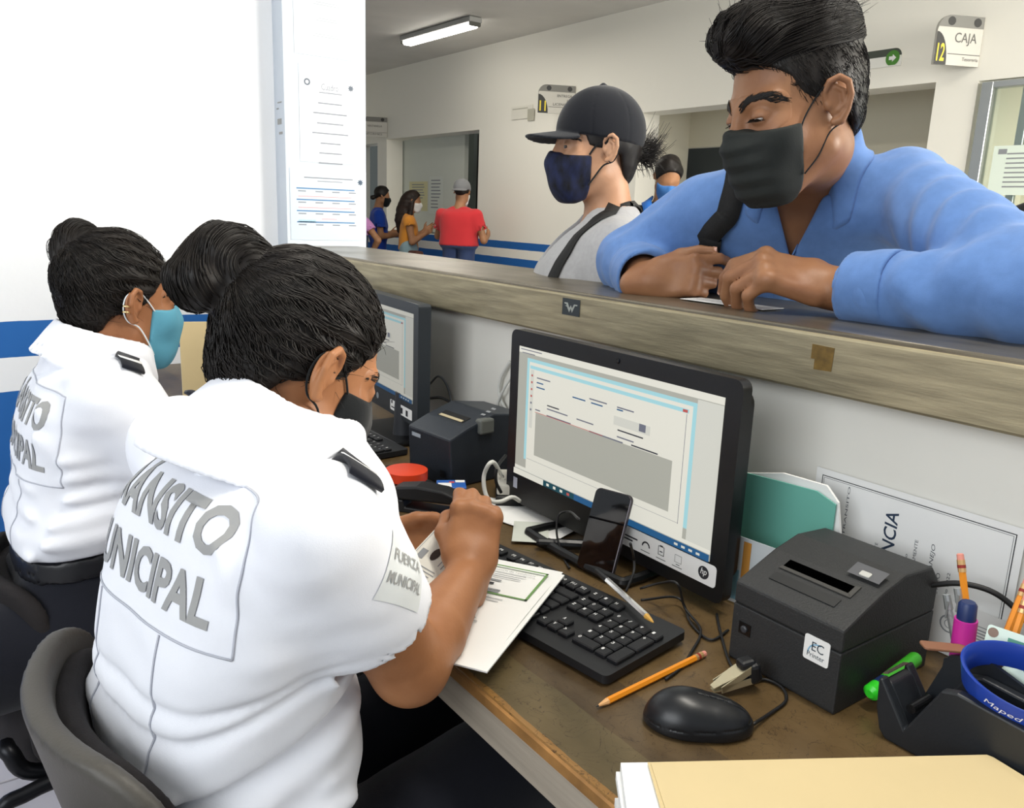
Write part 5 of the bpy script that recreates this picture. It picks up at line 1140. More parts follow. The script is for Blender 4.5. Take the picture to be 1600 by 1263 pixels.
def collar(MN, rx, ry, h, fall, m, parent, gap=0.5, spread=0.012, th=0.0022, drop=0.02, leaf=0.02, fn=None):
    """turned-down shirt collar round a neck frame (z up the neck, y forward)"""
    n = 40; prof = []; vs = []
    for i in range(n + 1):
        a = gap + (2 * PI - 2 * gap) * i / n; c, s_ = math.sin(a), math.cos(a)          # a = 0 is the front
        k = max(0, math.cos(a)); zf = -drop * (0.5 + 0.5 * math.cos(a)); e = min(i, n - i) / n; lf = leaf * max(0, 1 - e / .12)
        for (dr, z) in ((0.002, 0.0), (0.0, h), (0.004, h + .004), (0.004 + spread * .55, h - fall * .45), (0.004 + spread * 1.2, h - fall - lf)):
            vs.append(xf(MN, [((rx + dr) * c, (ry + dr) * s_ , z + zf)])[0])
    fs = [(i * 5 + j, (i + 1) * 5 + j, (i + 1) * 5 + j + 1, i * 5 + j + 1) for i in range(n) for j in range(4)]
    if fn is not None:
        vs = np.array(vs)
        P = vs[4::5]
        for _ in range(4): P = P - grad(fn, P, .004) * (fn(P) - .005)[:, None]
        vs[4::5] = P; mid = (vs[2::5] + P) / 2; ow = mid - np.asarray(MN)[:3, 3]; az = np.asarray(MN)[:3, 2]; ow = ow - (ow @ az)[:, None] * az; vs[3::5] = mid + ow / np.linalg.norm(ow, axis=1, keepdims=True) * .007
        vs = list(vs)
    o = MB().add(vs, fs).build('collar', m, parent, smooth=True); md = o.modifiers.new('thick', 'SOLIDIFY'); md.thickness = th; md.offset = 0
    return o
def collar_sdf(MN, rx, ry, h, f_shirt, m, parent, gap=.4, reach=.5, leaf=.35, hv=.0034, zlo=.128, flare=.34, back=0.0):
    """turned-down collar: a stand round the neck that folds over and lies on the shirt"""
    MN = np.asarray(MN)
    def fn(P):
        Q = unxf(MN, P); r = np.sqrt((Q[:, 0] / rx) ** 2 + (Q[:, 1] / ry) ** 2); ph = np.abs(np.arctan2(Q[:, 0], Q[:, 1])); z = Q[:, 2]; zh = h * (1 - .35 * (1 + np.cos(ph)) / 2)
        st = smax(smax(np.abs(r - 1.02 - flare * np.clip((zh - z) / (h + .02), 0, 1.6)) * rx - .0032, z - zh, .003), -.022 - back * .5 * (1 - np.cos(ph)) - z, .002)
        ly = smax(f_shirt(P) - .0065, (r - 1 - reach - leaf * np.exp(-((ph - gap) / .28) ** 2)) * rx, .003); ly = smax(ly, (.98 - r) * rx, .003); ly = smax(ly, np.linalg.norm(Q, axis=1) - zlo, .003)
        d = smin(st, ly, .022); return smax(d, (gap - ph) * .05, .003)
    c = MN[:3, 3]; return sdf_obj('collar', fn, c - .17, c + .15, hv, m, parent, 1)[0]
def ribbon(name, pts, w, nrmls, m, parent, th=0.002):
    """flat band along points with given surface normals"""
    vs = []; fs = []; pts = [np.asarray(p, float) for p in pts]
    for i, p in enumerate(pts):
        t = nrm(pts[min(i + 1, len(pts) - 1)] - pts[max(i - 1, 0)]); s = nrm(np.cross(t, nrmls[i])) * w / 2; vs += [p - s, p + s]
    fs = [(2 * i, 2 * i + 1, 2 * i + 3, 2 * i + 2) for i in range(len(pts) - 1)]
    o = MB().add(vs, fs).build(name, m, parent, smooth=True); md = o.modifiers.new('thick', 'SOLIDIFY'); md.thickness = th; md.offset = 0; return o
def drape(fn, pts, off, n=24, it=4):
    """push a path onto a distance field surface; returns points and normals"""
    P = np.array(bez(pts, n))
    for _ in range(it): P = P - grad(fn, P, .003) * (fn(P) - off)[:, None]
    return list(P), list(grad(fn, P, .003))
M_hair = hair_mat('black_hair', '17120f'); M_hair_b = hair_mat('dark_brown_hair', '231812')
M_shirt = cloth_mat('white_uniform_cotton', 'e9ebf2', bump=0.1); M_navy = cloth_mat('navy_uniform_cloth', '14161f')
M_reflect = mat('silver_lettering', '9b9b9a', 0.5); M_maskblack = cloth_mat('black_mask_cloth', '15181a', bump=.1)
M_nail = mat('fingernail', 'c99a86', 0.3)

def head_patches(MH, sc, parent, skin, hargs, ear_sides=(1, -1), face=True):
    """fine skin detail for ears and eyes laid over the head"""
    fh = lambda P: head_d(unxf(MH, P) / sc, **hargs) * sc - .0007
    for s in ear_sides:
        c = xf(MH, [A(s * .082, -.013, .003) * sc])[0]; sdf_obj('ear', lambda P: smax(fh(P), d_ell(unxf(MH, P) / sc, (s * .086, -.013, .003), (.022, .030, .042)) * sc, .004), c - .05, c + .05, .0016, skin, parent, 0)
    if face:
        c = xf(MH, [A(0, .085, .016) * sc])[0]; sdf_obj('face', lambda P: smax(fh(P), d_box(unxf(MH, P) / sc, (0, .085, .012), (.066, .045, .030), rd=.02) * sc, .004), c - .09, c + .09, .0019, skin, parent, 0)
def ear_loops(MH, sc, mk, m, top=(.062, .040, -.012), bot=(.062, .040, -.085), r=.0014):
    f0 = lambda P: head_d(unxf(MH, P) / sc, ears=False, sockets=False) * sc
    for s in (1, -1):
        pts = [A(s * top[0], top[1], top[2]), A(s * .070, .022, .010), A(s * .0765, .004, .026), A(s * .080, -.012, .030), A(s * .080, -.026, .018), A(s * .078, -.028, -.004), A(s * .076, -.018, -.024), A(s * .073, .004, -.034), A(s * .069, .024, -.06), A(s * bot[0], bot[1], bot[2])]
        W_ = xf(MH, np.array(bez([p * sc for p in pts], 45)))
        for _ in range(2): d = f0(W_); g = grad(f0, W_); W_ = W_ + g * np.maximum(.002 - d, 0)[:, None]
        MB().tube(list(W_), r, 6).build('ear_loop', m, mk, smooth=True)

# ================================================================== the two officers
def officer(name_label, o, head_c, head_fwd, knots, rsh, lsh, relb, rwr, lelb, lwr, rh, lh, skin, mask_m, near, bun, hem_z, roll=0.0, sc=0.96, h=0.0037, knees=None, slant=.4, zt=.960, tw=.26, tx=-.02, bt_=.25, tilt=.6, col=None, yaw=0.0):
    T = {}
    _r = rotz(yaw); MT = frame(A(*o, 0), _r @ A(0, -1, 0), _r @ A(1, 0, 0), (0, 0, 1)); fwd_ = MT[:3, 1]; rgt_ = MT[:3, 0]; MH = head_frame(head_c, head_fwd, roll)
    per = thing('person', A(o[0], o[1], 0.0), name_label, 'person'); body_l0 = loft_fn(knots); body_l = lambda Q, g=0.0: body_l0(Q, g, 2.9)
    nb = xf(MT, [(0, knots[-1][2] + .005, knots[-1][0] - .02)])[0]; nt = xf(MH, [A(0, -0.022, -0.05) * sc])[0]; hc = A(*head_c)
    fR, cR, nR = rh; fL, cL, nL = lh
    kn = knees
    hip = [xf(MT, [(s * .09, .0, knots[0][0] + .06)])[0] for s in (1, -1)]
    def f_body(P):
        d = body_l(unxf(MT, P), -0.014)
        d = smin(d, d_cone(P, nb - A(0, 0, .03), nt, .058, .052), .03)
        for a, b, c in ((rsh, relb, rwr), (lsh, lelb, lwr)):
            fa = nrm(c - b); d = smin(d, d_cone(P, a, b, .048, .041), .03); d = smin(d, d_chain(P, [b, b + (c - b) * .3, c], [.038, .043, .025]), .02)
        for s in (0, 1):
            d = smin(d, d_cone(P, hip[s], kn[s], .072, .055), .03); d = smin(d, d_cone(P, kn[s], kn[s] * A(1, 1, 0) + A(.02, 0, .09), .05, .035), .02); d = smin(d, d_cone(P, kn[s] * A(1, 1, 0) + A(.0, 0, .05), kn[s] * A(1, 1, 0) + A(.16, 0, .035), .035, .03), .02)
        d = rest_d(P, d, hc, .19, lambda p: head_d(unxf(MH, p) / sc, j=.92, nose=.9) * sc, .02)
        d = rest_d(P, d, cR, .15, fR, .012); d = rest_d(P, d, cL, .15, fL, .012)
        return d
    allp = np.array([rsh, lsh, relb, rwr, lelb, lwr, hc, cR, cL, kn[0], kn[1], hip[0], hip[1]]); lo = allp.min(0) - .16; hi = allp.max(0) + .16; lo[2] = 0.005; hi[0] += .08
    body, Vb, Qb = sdf_obj('body', f_body, lo, hi, h, skin, per, 1)
    f_head = lambda P: head_d(unxf(MH, P) / sc, j=.92, nose=.9) * sc
    # shirt with short open sleeves
    wv = A(0, 0, 1)
    sl = []
    for a, b in ((rsh, relb), (lsh, lelb)):
        ax = nrm(b - a); end = a + (b - a) * .62; sl.append((a, ax, end))
    P0 = lambda x, y, z: xf(MT, [(x, y, z)])[0]
    K = T['creases'] = []
    zb = hem_z
    for z_, x0, x1, w_, hgt in ((zb + .06, -.16, .10, .014, .007), (zb + .095, -.05, .17, .012, .005), (zb + .03, -.1, .17, .012, .006), (zb + .13, .05, .18, .012, .004), (zb + .16, -.17, -.02, .012, .0035)):
        yb = float(np.interp(z_, [k[0] for k in knots], [k[2] - k[4] for k in knots])); K.append((P0(x0, yb, z_), P0(x1, yb, z_ - .02), w_, hgt)); K.append((P0(.165, yb + .02, z_ + .01), P0(.165, yb + .22, z_ + .03), w_, hgt))
    a, ax, end = sl[0]
    yb = knots[-4][2] - knots[-4][4]; K += [(P0(.10, yb, knots[-3][0] - .01), a + ax * .05 + A(-.05, 0, -.03), .014, .005), (P0(.12, yb, knots[-4][0]), a + ax * .09 + A(-.05, 0, -.05), .013, .0045), (P0(.05, yb + .03, knots[-2][0] - .03), P0(.14, yb + .07, knots[-2][0] - .0), .014, .004)]
    x_b = knots[2][2] - knots[2][4]
    hemf = lambda P: zb + slant * ((P - MT[:3, 3]) @ fwd_ - x_b)
    def f_shirt(P):
        d = body_l(unxf(MT, P), 0.004)
        d = smin(d, d_cone(P, nb - A(.01, 0, .05), nb - A(.005, 0, .01), .066, .060), .03)
        z = P[:, 2]; hz = hemf(P); d = d - 0.014 * np.exp(-((z - hz - .035) / .035) ** 2)
        if near: wv2 = .010 * wob(P, 9, 17); d = d + .011 * np.exp(-((z - hz - .10 - wv2) / .009) ** 2) - .006 * np.exp(-((z - hz - .075 - wv2) / .014) ** 2) + .006 * np.exp(-((z - hz - .165 - 1.6 * wv2) / .008) ** 2) + .005 * np.exp(-((z - hz - .205 + 2 * wv2) / .007) ** 2)
        for a, ax, end in sl:
            e = d_cone(P, a, end + ax * .03, .062, .060); e = smax(e, (P - end) @ ax, .004); e = smax(e, -np.maximum(d_cone(P, a + ax * .10, end + ax * .06, .052, .0555), -((P - end) @ ax) - .07), .003)
            d = smin(d, e, .035)
        d = d - 1.7 * crease(P, K) - .0030 * wob(P * A(1, 1, .7), 34, 3) - .0012 * wob(P, 85, 5)
        d = smax(d, hz - z, .006)
        for a, ax, end in sl: tt = (P - end) @ ax; d = smax(d, -np.maximum(np.maximum(-tt, tt - .03), np.linalg.norm(P - end - tt[:, None] * ax, axis=1) - .072), .003)
        d = smax(d, -(d_cone(P, nb + (nt - nb) * .45, nt + (nt - nb) * .6, .052, .066)), .006)
        return d
    slo = np.array([rsh, lsh, relb, lelb, o + (0,) if len(o) == 2 else o]).min(0) - .2; shi = np.array([rsh, lsh, relb, lelb]).max(0) + .16; slo[2] = zb - .06
    shirt, Vs, Qs = sdf_obj('shirt', f_shirt, slo, shi, h * 1.05, M_shirt, per, 1)
    bv = bvh_of(Vs, Qs)
    # collar
    na = nrm(fwd_ * tilt + A(0, 0, 1)); ny = nrm(fwd_ - na * (na @ fwd_)); MN = frame(np.asarray(col), np.cross(ny, na), ny, na)
    collar_sdf(MN, .070, .075, .042, f_shirt, M_shirt, per, gap=.35, reach=.40, leaf=.3, zlo=.102, back=.047 if near else 0.0, hv=.0034 if near else .0045)
    # back panel with lettering, seen from behind
    zc = T['zt'] = zt
    bn = nrm(-fwd_ + A(0, 0, bt_)); MBk = frame(P0(tx, .15, zc), rgt_, np.cross(bn, rgt_), bn)
    for s, w_, y_ in (('TRÁNSITO', tw, .010), ('MUNICIPAL', tw, -.055)):
        V, F = text_fit(s, w_, .045 if 'Á' not in s else .058, .032); V = V - A(w_ / 2, 0, 0); V[:, 1] += y_
        applique('lettering', bv, MBk, V, F, .0014, M_reflect, per, .012)
    def seam(pts, m=mat('seam_thread', 'b9bcc6', .9), w=.0022):  # thin grey ribbon laid along a stitched seam of the shirt
        H, N = cast(bv, MBk, [tuple(p) for p in np.array(bez([A(x, y, 0) for x, y in pts], 30))[:, :2]])
        ok = [i for i in range(len(H)) if H[i] is not None]
        if len(ok) > 3: ribbon('seam', [H[i] + bn * .001 for i in ok], w, [N[i] for i in ok], m, per, .0008)
    seam([(-.158, .075), (0, .075), (.155, .072)]); seam([(.155, .072), (.156, 0), (.153, -.075)]); seam([(.153, -.075), (0, -.078), (-.15, -.075)])
    seam([(.07, -.08), (.068, -.2), (.06, -.29)]); seam([(-.07, -.08), (-.068, -.2), (-.06, -.29)])
    # shoulder straps and sleeve patch
    for s, (a, ax, end) in zip((1, -1), sl):
        inner = P0(s * .092, knots[-1][2] + .02, knots[-2][0]); outer = a + A(.03, -s * .035, .05)
        pts, ns = drape(f_shirt, [inner, (inner + outer) / 2 + A(0, 0, .02), outer], .004, 16)
        st_ = ribbon('shoulder_strap', pts, .036, ns, M_navy, per, .004)
        k = int(len(pts) * .62); ribbon('strap_band', [pts[i] + ns[i] * .0028 for i in range(k, min(k + 3, len(pts)))], .037, [ns[i] for i in range(k, min(k + 3, len(pts)))], M_paper, st_, .001)
    # trousers and belt
    def f_tr(P):
        d = smax(body_l(unxf(MT, P), 0.002), P[:, 2] - hemf(P) - .012, .006)
        for s in (0, 1):
            e = d_cone(P, hip[s], kn[s], .098, .078); e = smin(e, d_cone(P, kn[s], kn[s] * A(1, 1, 0) + A(.02, 0, .06), .074, .06), .03); d = smin(d, e, .04)
        d = d - .004 * wob(P, 30, 9)
        d = smax(d, P[:, 2] - hemf(P) - .012, .006); d = smax(d, .035 - P[:, 2], .004); return d
    tlo = np.array([hip[0], hip[1], kn[0], kn[1]]).min(0) - .14; thi = np.array([hip[0], hip[1], kn[0], kn[1]]).max(0) + .14; tlo[2] = .02; thi[2] = zb + .16
    sdf_obj('trousers', f_tr, tlo, thi, .007, M_navy, per, 1)
    f_belt = lambda P: smax(smax(np.abs(body_l(unxf(MT, P), 0.006)) - .003, P[:, 2] - hemf(P), .003), hemf(P) - .038 - P[:, 2], .003)
    sdf_obj('belt', f_belt, slo, shi * A(1, 1, 0) + A(0, 0, zb + .15), .005, mat('black_leather', '16161a', .4), per, 1)
    # hair drawn back into a bun
    def hairline(Q):
        z = Q[:, 2]; ax_ = np.abs(Q[:, 0])
        yl = np.interp(z, [-.10, -.08, -.06, -.035, -.018, -.005, .02, .045, .07, .09, .13], [-.075, -.058, -.048, -.044, -.038, .010, .028, .046, .066, .09, .2])
        return Q[:, 1] - yl
    def f_scalp(P):
        Q = unxf(MH, P) / sc; d = d_ell(Q, (0, -0.014, 0.042), (0.0795, 0.101, 0.0935)); d = smin(d, d_ell(Q, (0, -.055, -.022), (.052, .036, .042)), .03)
        d = d - .0016 * np.sin(40 * np.arctan2(Q[:, 0], Q[:, 2] + .03) + 3 * wob(Q, 25, 2)) - .0012 * wob(Q, 120, 8)
        d = smax(d, hairline(Q) * .8, .006); return d * sc
    bw = [np.asarray(b[0], float) for b in bun]
    def f_bun(P):
        d = None
        for b, w0 in zip(bun, bw):
            e = d_ell(P, w0, A(*b[1]) * sc, MH[:3, :3] @ rotx(b[2]))
            d = e if d is None else smin(d, e, .012)
        Q = unxf(MH, P) / sc
        return d - .0015 * wob(Q, 150, 4) - .0012 * np.sin(Q[:, 0] * 260 + 180 * Q[:, 2] + 2 * wob(Q, 40, 6))
    f_hair = lambda P: smin(f_scalp(P), f_bun(P), .012)
    ha, Vh, Qh = sdf_obj('hair', f_hair, hc - .17, hc + .19, .0031 if near else .004, M_hair, per, 1)
    nS = 4200 if near else 2000
    sd = Vh[rng.choice(len(Vh), min(nS, len(Vh)), replace=False)]; sd = sd[f_scalp(sd) < .004]
    pth = comb(f_scalp, sd, bw[0], steps=14, step=.010, lift=.0022, stop=.035, wave=.12); V, Q = strands(pth, .0007, .0003); fast_obj('combed_strands', V, Q, M_hair, ha)
    # loose coil strands on the bun
    sb = Vh[rng.choice(len(Vh), 2600, replace=True)]; sb = sb[f_bun(sb) < .003][:900]; ax_b = MH[:3, :3] @ nrm((1, .25, .3)); cb = np.mean(bw, 0)
    pth = comb(f_bun, sb, None, steps=9, step=.007, lift=.0018, along=lambda P: np.cross(P - cb, ax_b)); V, Q = strands(pth, .0006, .0003); fast_obj('bun_strands', V, Q, M_hair, ha)
    # fuzz at hairline and nape
    k = hairline(unxf(MH, Vh) / sc); fz = Vh[(np.abs(k) < .012) & (f_scalp(Vh) < .004)]
    if len(fz) > 0:
        fz = fz[rng.choice(len(fz), min(len(fz), 300 if near else 160), replace=False)]; g = grad(f_scalp, fz); dr = nrm(bw[0] - hc)[None] * .4 + rng.normal(size=fz.shape) * .7 + g * .7; dr /= np.linalg.norm(dr, axis=1, keepdims=True); cu = rng.normal(size=fz.shape) * .008
        pth = np.stack([fz + dr * .011 * t + cu * t * t for t in np.linspace(0, 1, 5)], 1); V, Q = strands(pth, .0004, .00015); fast_obj('fine_hairs', V, Q, M_hair, ha)
    # mask, ear loops
    fm = mask_shell(MH, sc, f_head); mk = sdf_obj('face_mask', fm, hc - .16, hc + .16, .003, mask_m[0], per, 1)[0]
    ear_loops(MH, sc, mk, mask_m[1], r=.0013)
    head_patches(MH, sc, per, skin, dict(j=.92, nose=.9))
    eyes(MH, per, sc, (1, -1)); brows(MH, f_head, per, M_hair, sc, [(.010, .092, .028), (.026, .088, .034), (.044, .070, .030), (.052, .056, .024)], 70)
    # lashes
    ls = []
    for s in (1, -1):
        for i in range(22): t = i / 21; p = A(s * (.020 + .024 * t), .088 - .010 * t * t, .0105 - .002 * t); ls.append([p, p + A(s * .002 * t, .006, -.002), p + A(s * .004 * t, .010, .001)])
    V, Q = strands(xf(MH, np.array(ls).reshape(-1, 3) * sc).reshape(len(ls), 3, 3), .0004, .0001); fast_obj('eyelashes', V, Q, M_hair, per)
    T.update(per=per, bv=bv, MT=MT, MH=MH, P0=P0, f_shirt=f_shirt, ha=ha, bw=bw, sl=sl, sc=sc, f_head=f_head)
    return T

# ---- near officer, reading papers
skA = skin_mat('skin_warm_brown', 'a06a45', 'ab7650')
oA = (0.005, 0.782)
ear = ony(503, 588, 0.795); fA = nrm(A(1.0, 0.12, -0.58)); _m = head_frame((0, 0, 0), fA); cA = ear - _m[:3, :3] @ (A(.078, -.012, .0) * .96)
knA = [(.42, -.03, .25, .175, .145), (.52, -.03, .24, .170, .125), (.60, -.03, .228, .160, .113), (.70, -.025, .226, .152, .108), (.80, -.02, .236, .156, .108), (.89, -.005, .252, .166, .107), (.96, 0, .275, .160, .110), (.995, 0, .286, .128, .106), (1.024, 0, .298, .090, .080), (1.045, 0, .314, .064, .055)]
rshA, relA, rwA = at(500, 826, .75), at(640, 1040, .90), at(735, 893, 1.08)
lshA = A(.245, 1.025, .985); lelA = A(.36, 1.12, .78); lwA = at(575, 880, 1.18)
cr, cu_, cf = RC[:, 0], RC[:, 1], -RC[:, 2]           # picture right, up and away, used to pose the hands
rhA = hand(rwA, cu_ * 1.0 + cr * .10 + cf * .30, -cr + cu_ * .2, True, .93, [(.9, 1.3, .8), (1.0, 1.4, .9), (1.05, 1.4, .9), (1.1, 1.4, .9)], ((.75, .5, -.5), (.8, -.1, -.7), (.3, -.6, -.6)), .05)
lhA = hand(lwA, cr * 1.0 + cu_ * .25 + cf * .1, cu_ + cf * .2 - cr * .1, False, .93, [(.5, .6, .4), (.55, .6, .4), (.55, .6, .4), (.6, .6, .4)], ((.85, .45, -.35), (1.0, .05, -.2), (1.0, -.15, -.05)), .06)
OA = officer('officer in white shirt with black mask reading papers, nearest the camera', oA, cA, fA, knA, rshA, lshA, relA, rwA, lelA, lwA, rhA, lhA, skA, (M_maskblack, M_maskblack, False), True,
             [(ony(380, 432, .885), (.034, .038, .048), .2), (ony(347, 398, .89), (.032, .038, .034), .9), (ony(310, 440, .89), (.034, .034, .032), .3)], .60, knees=(A(.62, .78, .56), A(.64, .98, .56)), col=(.296, .848, 1.030), tilt=.7, yaw=.18)
# earring wire and sleeve patch
pa_ = OA['per']; a, ax, end = OA['sl'][0]
pc = a + (end - a) * .62; out = nrm(A(.35, -.75, .45)); pu_ = nrm(np.cross(ax, out)) ; Mpt = frame(pc, nrm(np.cross(-ax * -1, out)), -ax, out)
vx = nrm(cr - out * (cr @ out)); Mpt = frame(pc, vx, np.cross(out, vx), out); up_ = Mpt[:3, 1]
Mpt[:3, 0] = Mpt[:3, 0] * math.cos(.12) + Mpt[:3, 1] * math.sin(.12); Mpt[:3, 1] = np.cross(Mpt[:3, 2], Mpt[:3, 0])
hw, hh_ = .034, .030
applique('sleeve_patch', OA['bv'], Mpt, [(-hw, -hh_), (hw, -hh_), (hw, hh_), (-hw, hh_)], [(0, 1, 2, 3)], .0012, mat('patch_white', 'dfe3e4', .6), pa_, .01)
V, F = text_fit('FUERZA', .052, .011, .01); applique('patch_lettering', OA['bv'], Mpt, V + A(-.026, .004, 0), F, .0022, M_reflect, pa_, .01)
V, F = text_fit('MUNICIPAL', .058, .010, .01); applique('patch_lettering', OA['bv'], Mpt, V + A(-.029, -.016, 0), F, .0022, M_reflect, pa_, .01)
nail_mesh(rhA[2] + lhA[2], pa_, M_nail, ks=(4, 9))

# ---- farther officer at the second monitor
skB = skin_mat('skin_tan_brown', '94603f', 'a06c49')
fB = nrm(A(1.0, 0.26, -0.12)); _m = head_frame((0, 0, 0), fB); earB = ony(207, 482, 1.50); cB = earB - _m[:3, :3] @ (A(.078, -.012, 0) * .95)
oB = (0.005, 1.56)
knB = [(k + .04, *r) for k, *r in [(.44, 0, .22, .178, .15), (.54, 0, .215, .172, .138), (.63, 0, .21, .158, .122), (.72, 0, .208, .150, .112), (.80, 0, .212, .156, .108), (.87, 0, .218, .165, .104), (.925, 0, .226, .156, .09), (.965, 0, .236, .120, .072), (.995, 0, .244, .078, .058)]]
rshB, lshB = A(.235, 1.415, .965), A(.24, 1.71, .97)
rwB = onz(520, 722, .80); relB = A(.38, 1.36, .77); lelB = A(.40, 1.76, .78); lwB = A(.60, 1.80, .80)
rhB = hand(rwB, onz(580, 742, .785) - rwB, A(0, 1, 0.1), True, .9, [(.25, .35, .25), (.25, .35, .25), (.3, .4, .25), (.35, .4, .25)])
lhB = hand(lwB, A(1, -.1, -.1), A(0, -1, .1), False, .9, [(.3, .4, .3)] * 4)
OB = officer('officer in white shirt with light blue mask at the farther monitor', oB, cB, fB, knB, rshB, lshB, relB, rwB, lelB, lwB, rhB, lhB, skB, (mat('surgical_mask_blue', '5a9fb8', .8, bump=.1, bscale=200), mat('mask_loop_white', 'dfe6ea', .7), True), False,
             [(ony(128, 402, 1.58), (.034, .036, .034), -.2), (ony(121, 376, 1.58), (.036, .037, .035), .3), (ony(106, 396, 1.58), (.026, .03, .03), .3)], .70, sc=.95, h=.004, zt=.905, tw=.265, tx=.0, bt_=.1, tilt=.35, col=(.246, 1.562, 1.012), knees=(A(.60, 1.45, .54), A(.60, 1.68, .54)), slant=.1)
# scrunchie and ear cuffs
c_ = ony(134, 408, 1.58); ax_ = nrm(ony(116, 372, 1.58) - c_); e1 = nrm(np.cross(ax_, (1, 0, .2))); e2 = np.cross(ax_, e1)
MB().tube([c_ + .038 * (e1 * math.cos(t) + e2 * math.sin(t)) * (1 + .05 * math.sin(9 * t)) for t in np.linspace(0, 2 * PI, 41)], .006, 8).build('hair_tie', mat('striped_hair_tie', '6e2a3c', .8, var=.8, vscale=90, color2='cfc4d0'), OB['per'], smooth=True)
for zz in (.004, -.006):
    q = [A(.0835, -.020, zz), A(.092, -.024, zz - .002), A(.096, -.030, zz), A(.090, -.035, zz)]
    MB().tube(bez([xf(OB['MH'], [p * .95])[0] for p in q], 12), .0016, 6).build('ear_cuff', mat('pale_gold', 'e6c890', .25, .9), OB['per'], smooth=True)

# ================================================================== documents and card in the near officer's hands
dz = DZ + 0.031
d_tr = onz(880, 891, dz); gv = nrm((d_tr - onz(752, 1048, dz)) * A(1, 1, 0)); gu = A(gv[1], -gv[0], 0)
Md = frame(d_tr - gu * .108 - gv * .1395 + A(0, 0, 0), gu, gv, (0, 0, 1))
doc = sheet('document_stack', Md, .216, .279, 'printed document with a green border under the near officer\'s hands', 'document', curl=-.004)
def dpt(px, py):
    w_ = onz(px, py, dz); q = unxf(Md, w_[None])[0]; return q[:2]
gr = mat('green_border', '6c9355', .7)
a_, b_, c_2 = dpt(640, 902), dpt(806, 961), dpt(851, 898)
x0, y0, x1, y1 = -.094, a_[1], b_[0], c_2[1]
prints('green_border', Md, fr(x0, y0, x1, y1, .0035), gr, doc, .0018)
prints('document_text', Md, [('Constancia de residencia', x0 + .1, y1 - .018, .075, .005)] + lines(x0 + .1, x1 - .02, y1 - .026, 3, .006, .0018, 3) + lines(x0 + .12, x0 + .16, y0 + .012, 2, .006, .003, 2) + lines(x0 + .11, x0 + .15, y0 + .04, 1, .006, .004, 2) + lines(x0 + .09, x1 - .01, y0 - .012, 2, .007, .0015, 5) + lines(x0 + .09, x1 - .03, y0 - .055, 4, .008, .0018, 6), M_inkgrey, doc, .0018)
prints('heavy_text', Md, [(x0 + .055, y0 + .03, x0 + .075, y0 + .035), (x0 + .05, y0 + .02, x0 + .078, y0 + .026), (x0 + .112, y0 + .028, x0 + .13, y0 + .033)] + [(x0 + .003 + i * .0016, y0 - .014, x0 + .0035 + i * .0016 + .0006 * (i % 2), y0 - .006) for i in range(24)], M_ink, doc, .0018)
under = sheet('document', Md @ frame((.006, -.012, -.0035), (1, 0, 0), (0, 1, 0), (0, 0, 1)), .216, .279, 'white sheets lying beneath the green-bordered document', 'document', th=.002)
_cv = nrm(cr * .55 + cu_ * .55 + cf * .55); _cn = nrm(-cf * .6 + cu_ * .75); _cn = nrm(_cn - _cv * (_cn @ _cv)); Mc_ = frame(at(680, 872, 1.115), np.cross(_cv, _cn), _cv, _cn)
card = MB().prism(rrect(.062, .088, .004), 0, .001, Mc_).build('license_card', mat('card_cream', 'e3e1d8', .5)); tag(card, 'white printed licence card held over the document', 'card')
prints('card_print', Mc_, lines(-.025, .02, -.022, 4, .005, .0016, 4) + [(-.024, -.012, -.014, .004)] + [(.012, -.01 + .0, .0135, .03), (.018, -.012, .0195, .032)], M_inkgrey, card, .0014)
polys('card_portrait', Mc_, [[(.006 * math.cos(a) - .002, .011 * math.sin(a) + .004) for a in np.linspace(0, 6.0, 16)]], mat('portrait_hair', '3a2a24', .7), card, .0014)
prints('card_outline', Mc_, fr(-.029, -.041, .029, .041, .0008), M_inkgrey, card, .0014)

